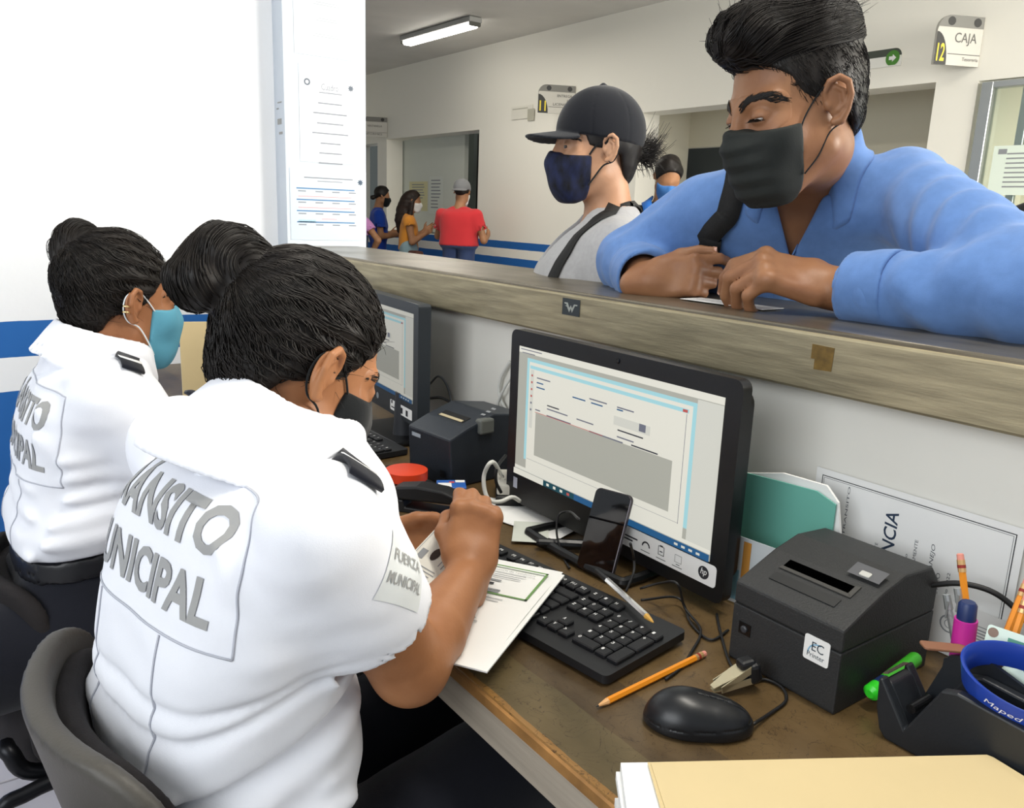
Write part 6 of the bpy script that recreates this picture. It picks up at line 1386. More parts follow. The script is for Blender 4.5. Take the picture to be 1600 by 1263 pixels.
# ================================================================== chairs
def chair(yc, xb, zt, label, leg, tl=0.0):
    c = thing('office_chair', (xb + .2, yc, 0), label, 'chair', 'black office chairs')
    def f_back(P, g=0.0, front=0.0):
        x = P[:, 0] - (xb + 1.9 * (P[:, 1] - yc) ** 2 + tl * (zt - P[:, 2]))
        hw = np.interp(P[:, 2], [zt - .34, zt - .2, zt], [.16, .20, .185]); d = smax(np.abs(P[:, 1] - yc) - hw - g, np.abs(P[:, 2] - zt + .17) - .17 - g, .07)
        return d, x
    def f_shell(P): d, x = f_back(P); return smax(d, np.abs(x) - .014, .012)
    def f_pad(P): d, x = f_back(P, -.022); return smax(d, np.abs(x - .022) - .014, .012)
    lo = A(xb - .05, yc - .26, zt - .4); hi = A(xb + .28, yc + .26, zt + .05)
    sdf_obj('backrest_shell', f_shell, lo, hi, .006, mat('chair_rim', '45423d', .5, bump=.1, bscale=300) if not leg else mat('chair_fabric', '1b1718', .9, bump=.2, bscale=500), c, 1); sdf_obj('backrest_pad', f_pad, lo, hi, .006, mat('chair_fabric', '1b1718', .9, bump=.2, bscale=500), c, 1)
    f_seat = lambda P: d_box(P, (xb + .25, yc, .405), (.22, .225, .035), rd=.033)
    sdf_obj('seat', f_seat, A(xb, yc - .26, .34), A(xb + .52, yc + .26, .48), .008, mat('chair_fabric', '1b1718', .9), c, 1)
    M_fr = mat('chair_metal', '1b1c20', .35, .6)
    if leg:
        for s in (-1, 1):
            MB().tube(bez([(xb - .005, yc + s * .16, zt - .26), (xb + .0, yc + s * .18, .40), (xb + .03, yc + s * .19, .36), (xb + .16, yc + s * .2, .345)], 20), .014, 10).build('back_support', M_fr, c, smooth=True)
            MB().tube(bez([(xb + .14, yc + s * .215, .352), (xb + .02, yc + s * .218, .345), (xb - .03, yc + s * .22, .30), (xb - .055, yc + s * .225, .012)], 24), .013, 10).build('leg', M_fr, c, smooth=True); MB().tube([(xb + .40, yc + s * .215, .365), (xb + .45, yc + s * .225, .012)], .013, 10).build('leg', M_fr, c, smooth=True)
    else:
        MB().tube([(xb + .25, yc, .36), (xb + .25, yc, .10)], .028, 14).build('gas_lift', M_fr, c, smooth=True)
        MB().tube(bez([(xb - .012, yc, zt - .2), (xb - .02, yc, .42), (xb + .05, yc, .35), (xb + .2, yc, .355)], 20), .018, 8).build('back_support', M_fr, c, smooth=True)
        MB().lathe([(.022, -.012), (.028, -.006), (.028, .006), (.022, .012)], (xb - .035, yc + .0, zt - .22), roty(PI / 2), 16).build('adjuster_knob', M_black, c)
        for i in range(5):
            a = 2 * PI * i / 5 + .3; e = A(xb + .25 + .28 * math.cos(a), yc + .28 * math.sin(a), .07); MB().tube([(xb + .25, yc, .11), e], [.024, .016], 8).build('base_arm', M_black, c, smooth=True)
            w = MB(); w.lathe([(.02, -.018), (.028, -.012), (.028, .012), (.02, .018)], e * A(1, 1, 0) + A(0, 0, .029), rotx(PI / 2) @ rotz(0), 16); w.build('caster', M_black, c)
    return c
chair(.855, .052, .795, 'black office chair with a curved grey-rimmed backrest, nearest the camera', False, .22)
chair(1.58, .045, .665, 'black chair of the farther officer with a bent metal leg', True)

# ================================================================== customers at the counter
def person(label, MT, knots, sh, el, wr, hands, MH, sc, skin, shirt_m, trouser_m, sleeve=1.0, h=.004, j=1.0, shirt_extra=None, neck_r=.055, arm_r=(.052, .043, .028), cl=(.075, .062, .05), hip_z=None, bulk=0.0, folds=None, knees=True, p=2.4, feet=True, lid=(.0085, .003)):
    """standing figure; sh, el, wr = (right, left) joints, hands = hand fields or None"""
    o = xf(MT, [(0, 0, 0)])[0]; per = thing('person', o * A(1, 1, 0), label, 'person'); body_l = loft_fn(knots); hc = MH[:3, 3]
    nb = xf(MT, [(0, knots[-1][2], knots[-1][0] - .03)])[0]; nt = xf(MH, [A(0, -.02, -.055) * sc])[0]
    fh = lambda p_: head_d(unxf(MH, p_) / sc, j=j, bulk=bulk, lid=lid) * sc
    zp = knots[0][0]; hips = [xf(MT, [(s * .095, knots[0][2], zp + .05)])[0] for s in (1, -1)]; ft = [hp * A(1, 1, 0) for hp in hips]
    def f_body(P):
        d = body_l(unxf(MT, P), -.013, p); d = smin(d, d_cone(P, nb, nt, neck_r * 1.08, neck_r), .035)
        for k in (0, 1):
            d = smin(d, d_cone(P, sh[k], el[k], arm_r[0], arm_r[1]), .04); d = smin(d, d_chain(P, [el[k], el[k] + (wr[k] - el[k]) * .3, wr[k]], [arm_r[1], arm_r[1] * 1.03, arm_r[2]]), .02)
            if feet: d = smin(d, d_chain(P, [hips[k], ft[k] + A(0, 0, .46), ft[k] + A(0, 0, .09)], [.082, .055, .038]), .03); d = smin(d, d_cone(P, ft[k] + A(0, 0, .045), ft[k] + MT[:3, 1] * .15 + A(0, 0, .035), .04, .03), .02)
            if hands[k] is not None: d = rest_d(P, d, hands[k][1], .16 * sc, hands[k][0], .012)
        return rest_d(P, d, hc, .2 * sc, fh, .02)
    pts = np.array([*sh, *el, *wr, hc, o + A(0, 0, zp)] + [hd[1] for hd in hands if hd is not None]); lo = pts.min(0) - .2; hi = pts.max(0) + .2; lo[2] = .004 if feet else zp - .02
    sdf_obj('body', f_body, lo, hi, h, skin, per, 1)
    def f_shirt(P):
        Q = unxf(MT, P); d = body_l(Q, .005, p)
        for k in (0, 1):
            if sleeve >= 1: ax = nrm(wr[k] - el[k]); end = el[k] + (wr[k] - el[k]) * (sleeve - 1); e = d_cone(P, el[k], end + ax * .03, cl[1], cl[2])
            else: ax = nrm(el[k] - sh[k]); end = sh[k] + (el[k] - sh[k]) * sleeve; e = d_cone(P, sh[k], end + ax * .03, cl[0], cl[1])
            ir = (cl[2] if sleeve >= 1 else cl[1]) - .006; e = smax(e, (P - end) @ ax, .005); e = smax(e, -np.maximum(d_cone(P, end - ax * .06, end + ax * .05, ir, ir), -((P - end) @ ax) - .05), .003)
            if sleeve >= 1: e = smin(e, d_cone(P, sh[k], el[k], cl[0], cl[1]), .02)
            d = smin(d, e, .045)
        if folds is not None: d = d - folds(P)
        d = smax(d, -d_cone(P, nb + (nt - nb) * .05, nt + (nt - nb) * .6, neck_r + .008, neck_r + .014), .006)
        if shirt_extra is not None: d = shirt_extra(d, P, Q)
        return smax(d, zp + .02 - P[:, 2], .006)
    slo = pts.min(0) - .2; shi = pts.max(0) + .2; slo[2] = zp; shi[2] = nb[2] + .09
    s_o, Vs, Qs = sdf_obj('shirt', f_shirt, slo, shi, h, shirt_m, per, 1)
    if feet:
        f_tr = lambda P: smax(smin(smax(body_l(unxf(MT, P), -.002, p), P[:, 2] - zp - .05, .005), np.minimum(*[d_chain(P, [hips[k], ft[k] + A(0, 0, .46), ft[k] + A(0, 0, .07)], [.1, .078, .065]) for k in (0, 1)]), .04), .05 - P[:, 2], .005)
        tl = np.array(hips).min(0) - .2; th_ = np.array(hips).max(0) + .2; tl[2] = .03; th_[2] = zp + .1; sdf_obj('trousers', f_tr, tl, th_, .011, trouser_m, per, 1)
        for k in (0, 1):
            MB().rbox(ft[k] + MT[:3, 1] * .05 + A(0, 0, .036), (.095, .27, .07), .03, 3, R=MT[:3, :3]).build('shoe', M_stand, per, smooth=True)
    return dict(per=per, f_shirt=f_shirt, fh=fh, MH=MH, MT=MT, nb=nb, nt=nt, sc=sc, bv=(Vs, Qs), body_l=body_l, shirt=s_o)
def hair_obj(D, fn, m, h=.003, n=0, along=None, steps=10, step=.009, r=.0006, sel=None, lift=.002, name='hair'):
    hc = D['MH'][:3, 3]; o, V, Q = sdf_obj(name, fn, hc - .19 * D['sc'], hc + .19 * D['sc'], h, m, D['per'], 1)
    if n:
        sd = V[rng.choice(len(V), min(n, len(V)), replace=False)]
        if sel is not None: sd = sd[sel(unxf(D['MH'], sd) / D['sc'])]
        pth = comb(fn, sd, None, steps=steps, step=step, lift=lift, along=along); V2, Q2 = strands(pth, r, r * .4); fast_obj('strands', V2, Q2, m, o)
    return o
def loops(D, mk, m, corners, r=.0013): ear_loops(D['MH'], D['sc'], mk, m, corners[0][0], corners[1][0], r)

# ---- man in the blue shirt
scC = 1.10; skC = skin_mat('skin_olive_brown', '8a5e42', '956a4b')
cC = at(1243, 176, 1.30); MHc = head_frame(cC, A(-.93, .30, -.30), -.03)
shL, shR = at(1410, 300, 1.43), at(1100, 340, 1.57); fT = nrm(A(-.80, -.60, 0)); rT = np.cross(fT, (0, 0, 1)); midC = (shL + shR) / 2
MTc = frame((midC - fT * .185) * A(1, 1, 0), rT, fT, (0, 0, 1)); zs = midC[2]
knC = [(.86, 0, -.05, .19, .13), (1.0, 0, -.01, .19, .13), (1.12, 0, .05, .20, .125), (1.22, 0, .115, .215, .128), (zs - .03, 0, .165, .215, .118), (zs + .03, 0, .190, .17, .096), (zs + .075, 0, .205, .105, .075), (zs + .10, 0, .215, .07, .06)]
elL, wrL = onz(1622, 458, 1.205), onz(1296, 450, 1.184); elR, wrR = at(985, 408, 1.67), at(1014, 440, 1.50)
hR = hand(wrR, cr * .85 + cu_ * .06 - cf * .5, cu_ * 1.0 + cf * .1, True, 1.0, [(.55, .8, .4), (1.0, 1.3, .7), (1.1, 1.35, .8), (1.15, 1.35, .8)], ((.8, .45, -.35), (.9, .15, -.35), (.95, -.1, -.2)), .05)
hL = hand(wrL, -cr * 1.0 + cu_ * .34 + cf * .10, cu_ * .75 + cf * .7, False, 1.2, [(.75, .65, .35), (.9, .85, .45), (1.0, .95, .5), (1.05, 1.0, .5)], ((.9, .3, -.6), (.95, .1, -.55), (.9, .1, -.5)), .09)
M_blue = cloth_mat('blue_shirt_cotton', '5a7cb2', bump=.12, var=.06, vscale=60)
def arm_folds(P):
    d = .0028 * wob(P, 26, 11) + .0014 * wob(P, 60, 12)
    for a, b, s in ((elL, wrL, 1), (elR, wrR, 2), (shL, elL, 3)):
        ax = nrm(b - a); t = (P - a) @ ax; L = np.linalg.norm(b - a); q = np.linalg.norm(P - a - t[:, None] * ax, axis=1); m = np.clip(1 - np.abs(t / L - .5) * 1.5, 0, 1) * np.exp(-np.maximum(q - .11, 0) / .02); d = d + .0065 * m * np.sin(t * 95 + 9 * wob(P, 9, s)) * (.5 + .5 * wob(P, 14, s + 7))
    return d
def open_v(d, P, Q):
    zv = 1.215; hw = np.clip((Q[:, 2] - zv) * .36, -1, .062); w = np.maximum(np.abs(Q[:, 0] - .004) - hw, -(Q[:, 1] - (.12 + (Q[:, 2] - zv) * .3)))
    return smax(d, -w, .003)
PC = person('man in a blue long-sleeved shirt and black mask leaning on the counter', MTc, knC, (shR, shL), (elR, elL), (wrR, wrL), (hR, hL), MHc, scC, skC, M_blue, cloth_mat('dark_trousers', '22242c'), sleeve=1.88, h=.0044, j=1.08, shirt_extra=open_v, neck_r=.062, arm_r=(.056, .046, .031), cl=(.076, .064, .052), bulk=.002, folds=arm_folds, lid=(.0058, .0030))
naC = nrm(nrm(PC['nt'] - PC['nb']) * .55 + A(0, 0, 1)); nyC = nrm(fT - naC * (fT @ naC)); MNc = frame(PC['nb'] + naC * .012, np.cross(nyC, naC), nyC, naC)
collar_sdf(MNc, .080, .084, .062, PC['f_shirt'], M_blue, PC['per'], gap=.5, reach=.40, leaf=.4, zlo=.15, flare=.2, hv=.004)
# turned-up cuffs, placket
for k, (a, b) in enumerate(((elR, wrR), (elL, wrL))):
    ax = nrm(b - a); e = a + (b - a) * .86; cf_ = lambda P: smax(smax(d_cone(P, e - ax * .07, e + ax * .03, .058, .054) - .0012 * wob(P, 70, 3), np.abs((P - e + ax * .035) @ ax) - .036, .003), -d_cone(P, e - ax * .1, e + ax * .1, .050, .046), .003)
    sdf_obj('cuff', cf_, e - .12, e + .12, .0036, M_blue, PC['per'], 1)
pp, pn_ = drape(PC['f_shirt'], [xf(MTc, [(.006, .30, 1.205)])[0], xf(MTc, [(.006, .26, 1.12)])[0], xf(MTc, [(.006, .2, 1.0)])[0]], .0015, 14); ribbon('placket', pp, .03, pn_, M_blue, PC['per'], .002)
# strap of his bag
pp, pn_ = drape(PC['f_shirt'], [at(1168, 275, 1.46), at(1145, 310, 1.44), at(1126, 360, 1.43), at(1113, 410, 1.44), at(1110, 450, 1.46)], .005, 24); pn_ = [nrm(np.mean(pn_, 0))] * len(pn_); ribbon('bag_strap', pp, .040, pn_, mat('black_webbing', '141414', .8, bump=.2, bscale=400), PC['per'], .003)
# hair: short sides, combed quiff
def hl_man(Q):
    yl = np.interp(Q[:, 2], [-.09, -.06, -.03, -.012, -.008, .02, .05, .075, .10, .16], [-.09, -.066, -.052, -.046, .012, .034, .042, .066, .088, .2]); return Q[:, 1] - yl
def f_cr(P):
    Q = unxf(MHc, P) / scC; d = d_ell(Q, (0, -.014, .041), (.0770, .0985, .0915)); d = smin(d, d_ell(Q, (0, -.055, -.02), (.05, .036, .04)), .03); return smax(d, hl_man(Q) * .8, .005) * scC
def f_top(P):
    Q = unxf(MHc, P) / scC; d = d_ell(Q, (0, -.005, .112), (.064, .088, .042), rotx(.14)); d = smin(d, d_ell(Q, (-.006, .066, .112), (.056, .042, .036), rotx(.25)), .03); d = smin(d, d_ell(Q, (0, -.06, .085), (.062, .045, .05)), .03)
    return (d - .0022 * np.sin(Q[:, 0] * 190 + Q[:, 1] * 60 + 2.5 * wob(Q, 30, 5)) - .0016 * wob(Q, 110, 6)) * scC
f_hc = lambda P: smin(f_cr(P), f_top(P), .014)
Rm = MHc[:3, :3]; dirf = lambda P: np.tile(Rm @ nrm((-.35, -1, .12)), (len(P), 1)) + (Rm @ A(0, 0, .6))[None] * np.clip(1.2 - np.abs(unxf(MHc, P)[:, 1:2] / scC - .09) * 30, 0, 1)
hC = hair_obj(PC, f_hc, M_hair, .0030, 5200, dirf, 9, .009, .0008, lambda Q: Q[:, 2] > .072, .004)
Vq = np.array([v.co[:] for v in hC.data.vertices]) + world_of(hC.parent); q_ = unxf(MHc, Vq) / scC; sd = Vq[(q_[:, 2] < .085)]; sd = sd[rng.choice(len(sd), 2600)]
pth = comb(f_cr, sd, None, steps=3, step=.004, lift=.0022, along=lambda P: np.tile(Rm @ nrm((0, -.4, -1)), (len(P), 1))); V2, Q2 = strands(pth, .0006, .0003); fast_obj('short_sides', V2, Q2, M_hair, hC)
fq = Vq[(q_[:, 2] > .10)]; fq = fq[rng.choice(len(fq), 260)]; gq = grad(f_hc, fq); dr = gq * .6 + (Rm @ A(-.3, -.5, .3))[None] + rng.normal(size=fq.shape) * .45; pth = np.stack([fq + dr * .016 * t for t in np.linspace(0, 1, 4)], 1); V2, Q2 = strands(pth, .0006, .0002); fast_obj('loose_hairs', V2, Q2, M_hair, hC)
fmC = mask_shell(MHc, scC, PC['fh'], top=-.008, bot=-.118, back=.042, puff=1.02, pleat=.003); mkC = sdf_obj('face_mask', fmC, cC - .18, cC + .18, .0028, mat('black_pleated_mask', '1d211f', .8, bump=.08, bscale=500), PC['per'], 1)[0]
loops(PC, mkC, M_maskblack, (((.060, .045, -.018), (0, -.004, .026)), ((.060, .044, -.080), (0, -.012, -.024))))
head_patches(MHc, scC, PC['per'], skC, dict(j=1.08, bulk=.002, lid=(.0058, .0030)))
eyes(MHc, PC['per'], scC, (1, -1), gaze=(-.2, .8, -.55)); brows(MHc, PC['fh'], PC['per'], M_hair, scC, [(.010, .094, .024), (.026, .090, .033), (.042, .074, .032), (.054, .056, .024)], 260, .010, .012)
ls = []
for s in (1, -1):
    for i in range(20): t = i / 19; p0 = A(s * (.021 + .023 * t), .0885 - .010 * t * t, .0085 - .002 * t); ls.append([p0, p0 + A(s * .002 * t, .005, -.003), p0 + A(s * .003 * t, .008, -.003)])
V2, Q2 = strands(xf(MHc, np.array(ls).reshape(-1, 3) * scC).reshape(len(ls), 3, 3), .0006, .0002); fast_obj('eyelashes', V2, Q2, M_hair, PC['per'])
nail_mesh(hR[2] + hL[2], PC['per'], M_nail, ks=(0, 4, 5, 6, 7, 8))
# black pouch in his hands
pb = at(1092, 425, 1.56); pou = thing('black_pouch', pb * A(1, 1, 0) + A(0, 0, ZT), 'small black pouch held between the man\'s hands', 'pouch'); f_p = lambda P: d_box(P, pb + A(.02, .03, -.004), (.02, .05, .034), rotz(-.6), rd=.014) - .002 * wob(P, 60, 2)
sdf_obj('pouch_body', f_p, pb - .12, pb + .14, .004, mat('black_webbing', '141414', .8), pou, 1)

# ---- woman with the black cap
scD = .97; skD = skin_mat('skin_light_brown', 'b08263', 'bb8f70'); cD = at(932, 238, 1.90); fD = nrm(A(-.90, .42, -.03)); MHd = head_frame(cD, fD, .0)
fTd = nrm(A(-.82, .55, 0)); rTd = np.cross(fTd, (0, 0, 1)); nbD = at(950, 336, 1.95); MTd = frame((nbD + fTd * .0) * A(1, 1, 0), rTd, fTd, (0, 0, 1)); zn = nbD[2]
knD = [(.84, 0, .02, .18, .13), (.98, 0, .03, .17, .125), (1.08, 0, .04, .18, .135), (zn - .12, 0, .03, .185, .125), (zn - .06, 0, .012, .175, .1), (zn - .015, 0, -.002, .12, .07), (zn + .02, 0, -.006, .07, .055)]
sD = [xf(MTd, [(s * .165, -.005, zn - .075)])[0] for s in (1, -1)]; eD = [sD[0] + A(.02, .06, -.25), sD[1] + A(-.05, -.05, -.25)]; wD = [eD[0] + A(-.16, .02, .0), eD[1] + A(-.12, .12, -.0)]
def v_d(d, P, Q):
    zv = zn - .12; hw = np.clip((Q[:, 2] - zv) * .55, -1, .055); w = np.maximum(np.abs(Q[:, 0]) - hw, .03 - Q[:, 1]); return smax(d, -w, .004)
PD = person('woman in a black cap, navy patterned mask and grey shirt at the counter', MTd, knD, sD, eD, wD, (None, None), MHd, scD, skD, cloth_mat('grey_marl_cotton', '9c9c9e', bump=.15, var=.05, vscale=120), cloth_mat('dark_jeans', '2a3344'), sleeve=.75, h=.0055, j=.95, shirt_extra=v_d, neck_r=.052, arm_r=(.045, .038, .026), cl=(.068, .066, .06), folds=lambda P: .003 * wob(P, 24, 21) + .0012 * wob(P, 60, 22))
pp, pn_ = drape(PD['f_shirt'], [at(1040, 352, 2.02), at(1012, 330, 1.95), at(980, 326, 1.90), at(945, 350, 1.86), at(905, 388, 1.84), at(878, 425, 1.84), at(860, 470, 1.86)], .004, 30); ribbon('bag_strap', pp, .030, pn_, mat('black_webbing', '141414', .8), PD['per'], .003)
nk = [xf(MTd, [(x, y, z)])[0] for x, y, z in ((-.055, .03, zn + .012), (-.05, .06, zn - .03), (-.025, .10, zn - .085), (0, .115, zn - .115))]; MB().tube(bez(nk, 16), .002, 6).build('neck_cord', mat('red_cord', '8c2f2a', .7), PD['per'], smooth=True)
def cap_line(Q): return .030 + .12 * (Q[:, 1] - .05) * (Q[:, 1] > -9) * .35
def f_cap(P):
    Q = unxf(MHd, P) / scD; d = d_ell(Q, (0, -.010, .046), (.0865, .108, .104)); d = smax(d, .036 + .16 * (Q[:, 1] - .06) - Q[:, 2], .004)
    seam_ = np.abs(np.sin(3 * np.arctan2(Q[:, 0], Q[:, 1] + .01))); d = d + .0012 * np.exp(-(seam_ / .06) ** 2)
    d = np.minimum(d, d_ell(Q, (0, -.012, .151), (.008, .008, .005)))
    zc = .044 - 3.2 * Q[:, 0] ** 2 - .12 * (Q[:, 1] - .09); pl = ((Q[:, 0] / .082) ** 2 + ((Q[:, 1] - .075) / .098) ** 2) ** .5 - 1
    b = smax(smax(np.abs(Q[:, 2] - zc) - .0030, pl * .08, .003), .06 - Q[:, 1], .004); return np.minimum(d, b) * scD
capo = sdf_obj('cap', f_cap, cD - .22, cD + .24, .0032, cloth_mat('black_cap_cloth', '16181e', bump=.12, bscale=700), PD['per'], 1)[0]
def f_hd(P):
    Q = unxf(MHd, P) / scD; d = d_ell(Q, (0, -.014, .03), (.079, .1, .085)); d = smin(d, d_ell(Q, (0, -.06, -.035), (.045, .034, .045)), .03); yl = np.interp(Q[:, 2], [-.08, -.05, -.02, -.008, .01, .05], [-.07, -.052, -.044, -.040, .036, .05])
    d = smax(d, (Q[:, 1] - yl) * .8, .004); d = smin(d, d_chain(Q, [(0, -.095, .0), (0, -.115, .002), (0, -.130, .004)], [.022, .021, .013]), .012); return (d - .0015 * wob(Q, 110, 4)) * scD
hD = hair_obj(PD, f_hd, M_hair, .0036)
Rd = MHd[:3, :3]; b0 = xf(MHd, [A(0, -.112, .0) * scD])[0]; n_ = 420; st_ = b0 + rng.normal(size=(n_, 3)) * .012; dv = (Rd @ nrm((0, -1, -.1)))[None] + rng.normal(size=(n_, 3)) * .38; dv /= np.linalg.norm(dv, axis=1, keepdims=True); L_s = (.028 + .02 * rng.random(n_))[:, None]; up2 = (Rd @ A(0, -.2, 1))[None] * (rng.normal(size=(n_, 1)) * .02 + .008)
pth = np.stack([st_ + dv * L_s * t + up2 * t * t for t in np.linspace(0, 1, 7)], 1); V2, Q2 = strands(pth, .0012, .0003); fast_obj('ponytail_strands', V2, Q2, M_hair, hD)
M_mn = mat('navy_print_mask', '0b1026', .8, var=.9, vscale=55, color2='182144', stretch=(1, 1, .5)); fmD = mask_shell(MHd, scD, PD['fh'], top=-.008, bot=-.120, back=.030, puff=1.06); mkD = sdf_obj('face_mask', fmD, cD - .17, cD + .17, .003, M_mn, PD['per'], 1)[0]
loops(PD, mkD, M_maskblack, (((.064, .036, -.01), (0, -.002, .026)), ((.064, .036, -.078), (0, -.012, -.022))), .0022)
head_patches(MHd, scD, PD['per'], skD, dict(j=.95, lid=(.0085, .0042)))
eyes(MHd, PD['per'], scD, (1, -1), gaze=(-.5, .86, -.05)); brows(MHd, PD['fh'], PD['per'], M_hair, scD, [(.010, .093, .026), (.028, .087, .031), (.046, .068, .028), (.052, .058, .024)], 80)
MB().lathe([(.004, -.001), (.005, 0), (.004, .001)], xf(MHd, [A(-.084, -.010, -.024) * scD])[0], Rd @ roty(PI / 2), 12).build('ear_stud', mat('dark_steel', '3c3f44', .3, .8), PD['per'])

# ================================================================== people farther back in the hall
def hall_person(label, head, face, torso, skin, shirt_c, trs_c, sh_w=.17, arms=None, hairf=None, hair_c=M_hair, maskm=None, sc=.97, sleeve=.6, bellyw=.16, dep=.115, h=.012, zp=.88, tall=0.0, dn=-.15):
    MT = frame(A(head[0], head[1], 0) - nrm(A(*torso, 0)) * .05, np.cross(nrm(A(*torso, 0)), (0, 0, 1)), nrm(A(*torso, 0)), (0, 0, 1)); z = head[2] - .155 * sc
    kn = [(zp, 0, 0, bellyw + .01, dep + .01), (zp + .12, 0, .0, bellyw, dep), (z - .22, 0, .005, bellyw + .01, dep), (z - .13, 0, .0, sh_w, dep - .008), (z - .05, 0, -.005, sh_w * .92, dep - .03), (z, 0, -.005, sh_w * .6, .06), (z + .03, 0, -.0, .065, .055)]
    MH = head_frame(head, A(*face, dn)); sh = [xf(MT, [(s * sh_w * .95, -.01, z - .07)])[0] for s in (1, -1)]
    arms = arms or [((.05, .02, -.27), (.10, .2, .03))] * 2
    el = [xf(MT, [unxf(MT, sh[k][None])[0] + A((1, -1)[k] * arms[k][0][0], *arms[k][0][1:])])[0] for k in (0, 1)]; wr = [xf(MT, [unxf(MT, el[k][None])[0] + A((1, -1)[k] * arms[k][1][0], *arms[k][1][1:])])[0] for k in (0, 1)]
    hd = [hand(wr[k], wr[k] - el[k], A(0, 0, 1), k == 0, .95) for k in (0, 1)]
    D = person(label, MT, kn, sh, el, wr, hd, MH, sc, skin, shirt_c, trs_c, sleeve=sleeve, h=h, folds=lambda P: .004 * wob(P, 18, 31), cl=(.07, .068, .06), arm_r=(.045, .038, .027))
    hc = MH[:3, 3]
    if hairf is not None: sdf_obj('hair', lambda P: hairf(unxf(MH, P) / sc) * sc, hc - A(.2, .2, .5), hc + .2, .007, hair_c, D['per'], 1)
    if maskm is not None: sdf_obj('face_mask', mask_shell(MH, sc, None), hc - .17, hc + .17, .006, maskm, D['per'], 1)
    D['sh'] = sh; D['el'] = el; return D
def short_hair(Q):
    d = d_ell(Q, (0, -.012, .048), (.082, .102, .098)); yl = np.interp(Q[:, 2], [-.09, -.05, -.01, 0, .05, .09, .15], [-.09, -.06, -.045, .02, .05, .07, .2]); return smax(d - .004 * wob(Q, 70, 3), (Q[:, 1] - yl) * .8, .006)
def long_hair(Q):
    d = short_hair(Q); e = d_chain(Q, [(.0, -.06, .03), (.0, -.10, -.10), (.0, -.10, -.24), (0, -.085, -.36)], [.085, .085, .085, .05]); e = smin(e, d_cone(Q, (.065, .0, -.02), (.075, .0, -.2), .03, .035), .03); e = smin(e, d_cone(Q, (-.065, .0, -.02), (-.075, .0, -.2), .03, .035), .03); return smin(d, e - .004 * wob(Q, 60, 5), .02)
def tied_hair(Q): return smin(short_hair(Q), d_ell(Q, (0, -.118, -.03), (.036, .036, .03)), .02)
skE = skin_mat('skin_mid_brown', 'a0714f', 'aa7c5a')
hR_ = onx(722, 302, 4.95)
PR = hall_person('man in a red shirt and grey cap standing at the far booth', hR_, (.75, .65), (.85, .5), skE, cloth_mat('red_cotton', 'c8353a'), cloth_mat('blue_jeans', '39476b'), .225, [((.08, .03, -.26), (-.05, .2, .05)), ((.10, .10, -.24), (.06, .24, .10))], short_hair, M_hair, mat('white_mask', 'e3e3e0', .8), 1.05, .62, .21, .155)
fcp = lambda P: (lambda Q: np.minimum(smax(d_ell(Q, (0, -.01, .05), (.09, .11, .098)), .03 - Q[:, 2], .004), smax(smax(np.abs(Q[:, 2] - .03 + 2.5 * Q[:, 0] ** 2 - .4 * (Q[:, 1] + .1)) - .004, (((Q[:, 0] / .08) ** 2 + ((Q[:, 1] + .09) / .09) ** 2) ** .5 - 1) * .08, .003), Q[:, 1] + .06, .003)) * 1.05)(unxf(PR['MH'], P) / 1.05)
sdf_obj('cap', fcp, hR_ - .22, hR_ + .22, .006, cloth_mat('grey_cap_cloth', '77787a'), PR['per'], 1)
hO = onx(645, 316, 4.95)
PO = hall_person('woman in an orange top with long dark hair in the hall', hO, (.75, -.5), (.8, -.35), skE, cloth_mat('orange_cotton', 'e0943a'), cloth_mat('light_denim', '8ba4ac'), .165, [((.05, .04, -.24), (-.08, .16, .10)), ((.04, .04, -.24), (-.02, .18, .12))], long_hair, M_hair_b, mat('white_mask', 'e3e3e0', .8), .98, .25, .145, .11, zp=.77)
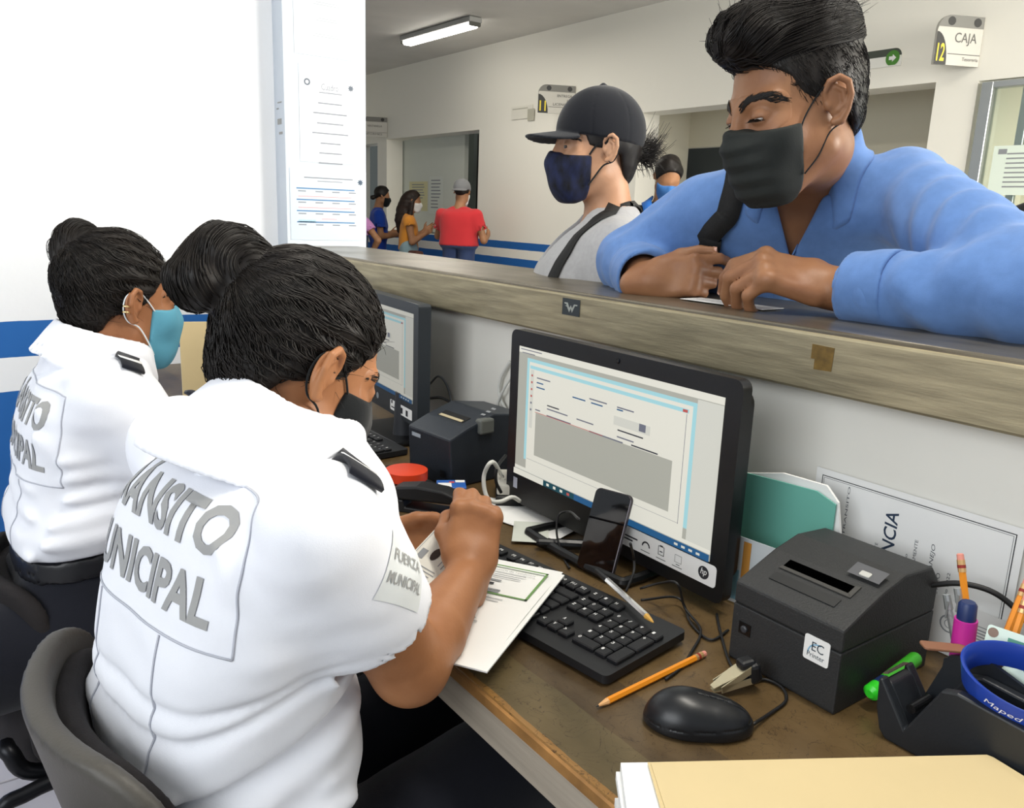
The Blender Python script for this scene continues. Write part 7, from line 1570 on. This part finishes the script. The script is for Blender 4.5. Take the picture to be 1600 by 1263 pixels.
MB().rbox(PO['el'][0] + A(.02, -.04, -.2), (.12, .22, .2), .03, 3).build('shoulder_bag', mat('brown_leather', '5a3528', .5), PO['per'], smooth=True)
hB_ = onx(597, 308, 5.0)
hall_person('woman in a royal blue top with tied hair beside the pillar', hB_, (.8, -.35), (.85, -.3), skE, cloth_mat('royal_blue_cotton', '1f45a8'), cloth_mat('royal_blue_skirt', '1b3c94'), .17, None, tied_hair, M_hair, M_maskblack, .98, .6)
hP = onx(551, 318, 4.4)
hall_person('person in a pink top with a bent arm half hidden by the pillar', hP, (.58, .81), (.58, .81), skE, cloth_mat('pink_cotton', 'c58ac0'), cloth_mat('dark_jeans', '2a3344'), .17, [((.17, -.08, -.20), (-.10, .12, -.16)), ((.05, .02, -.25), (.0, .2, 0))], long_hair, M_hair_b, None, .98, .5)
hY = at(1043, 280, 4.9)
PY_ = hall_person('young man with a blue backpack and blue mask looking down', hY, (-.45, -.75), (-.4, -.8), skE, cloth_mat('black_cotton', '17181a'), cloth_mat('dark_jeans', '2a3344'), .18, None, short_hair, M_hair, mat('blue_mask', '3c72b4', .8), .98, .6, dn=-.55)
for s in (1, -1):
    pp, pn_ = drape(PY_['f_shirt'], [xf(PY_['MT'], [(s * .10, -.04, hY[2] - .10)])[0], xf(PY_['MT'], [(s * .115, .10, hY[2] - .24)])[0], xf(PY_['MT'], [(s * .12, .14, hY[2] - .42)])[0]], .01, 14); ribbon('backpack_strap', pp, .06, pn_, mat('blue_webbing', '1e5fae', .7), PY_['per'], .01)
MB().rbox(xf(PY_['MT'], [(0, -.2, hY[2] - .42)])[0], (.3, .15, .42), .05, 3, R=PY_['MT'][:3, :3]).build('backpack', mat('blue_webbing', '1e5fae', .7), PY_['per'], smooth=True)
hK = at(1650, 262, 3.3)
PK = hall_person('person in a black shirt with white print at the right picture edge', hK, (-.7, -.4), (-.8, -.5), skE, cloth_mat('black_cotton', '17181a'), cloth_mat('dark_jeans', '2a3344'), .19, None, short_hair, M_hair, M_maskblack, 1.0, .6)
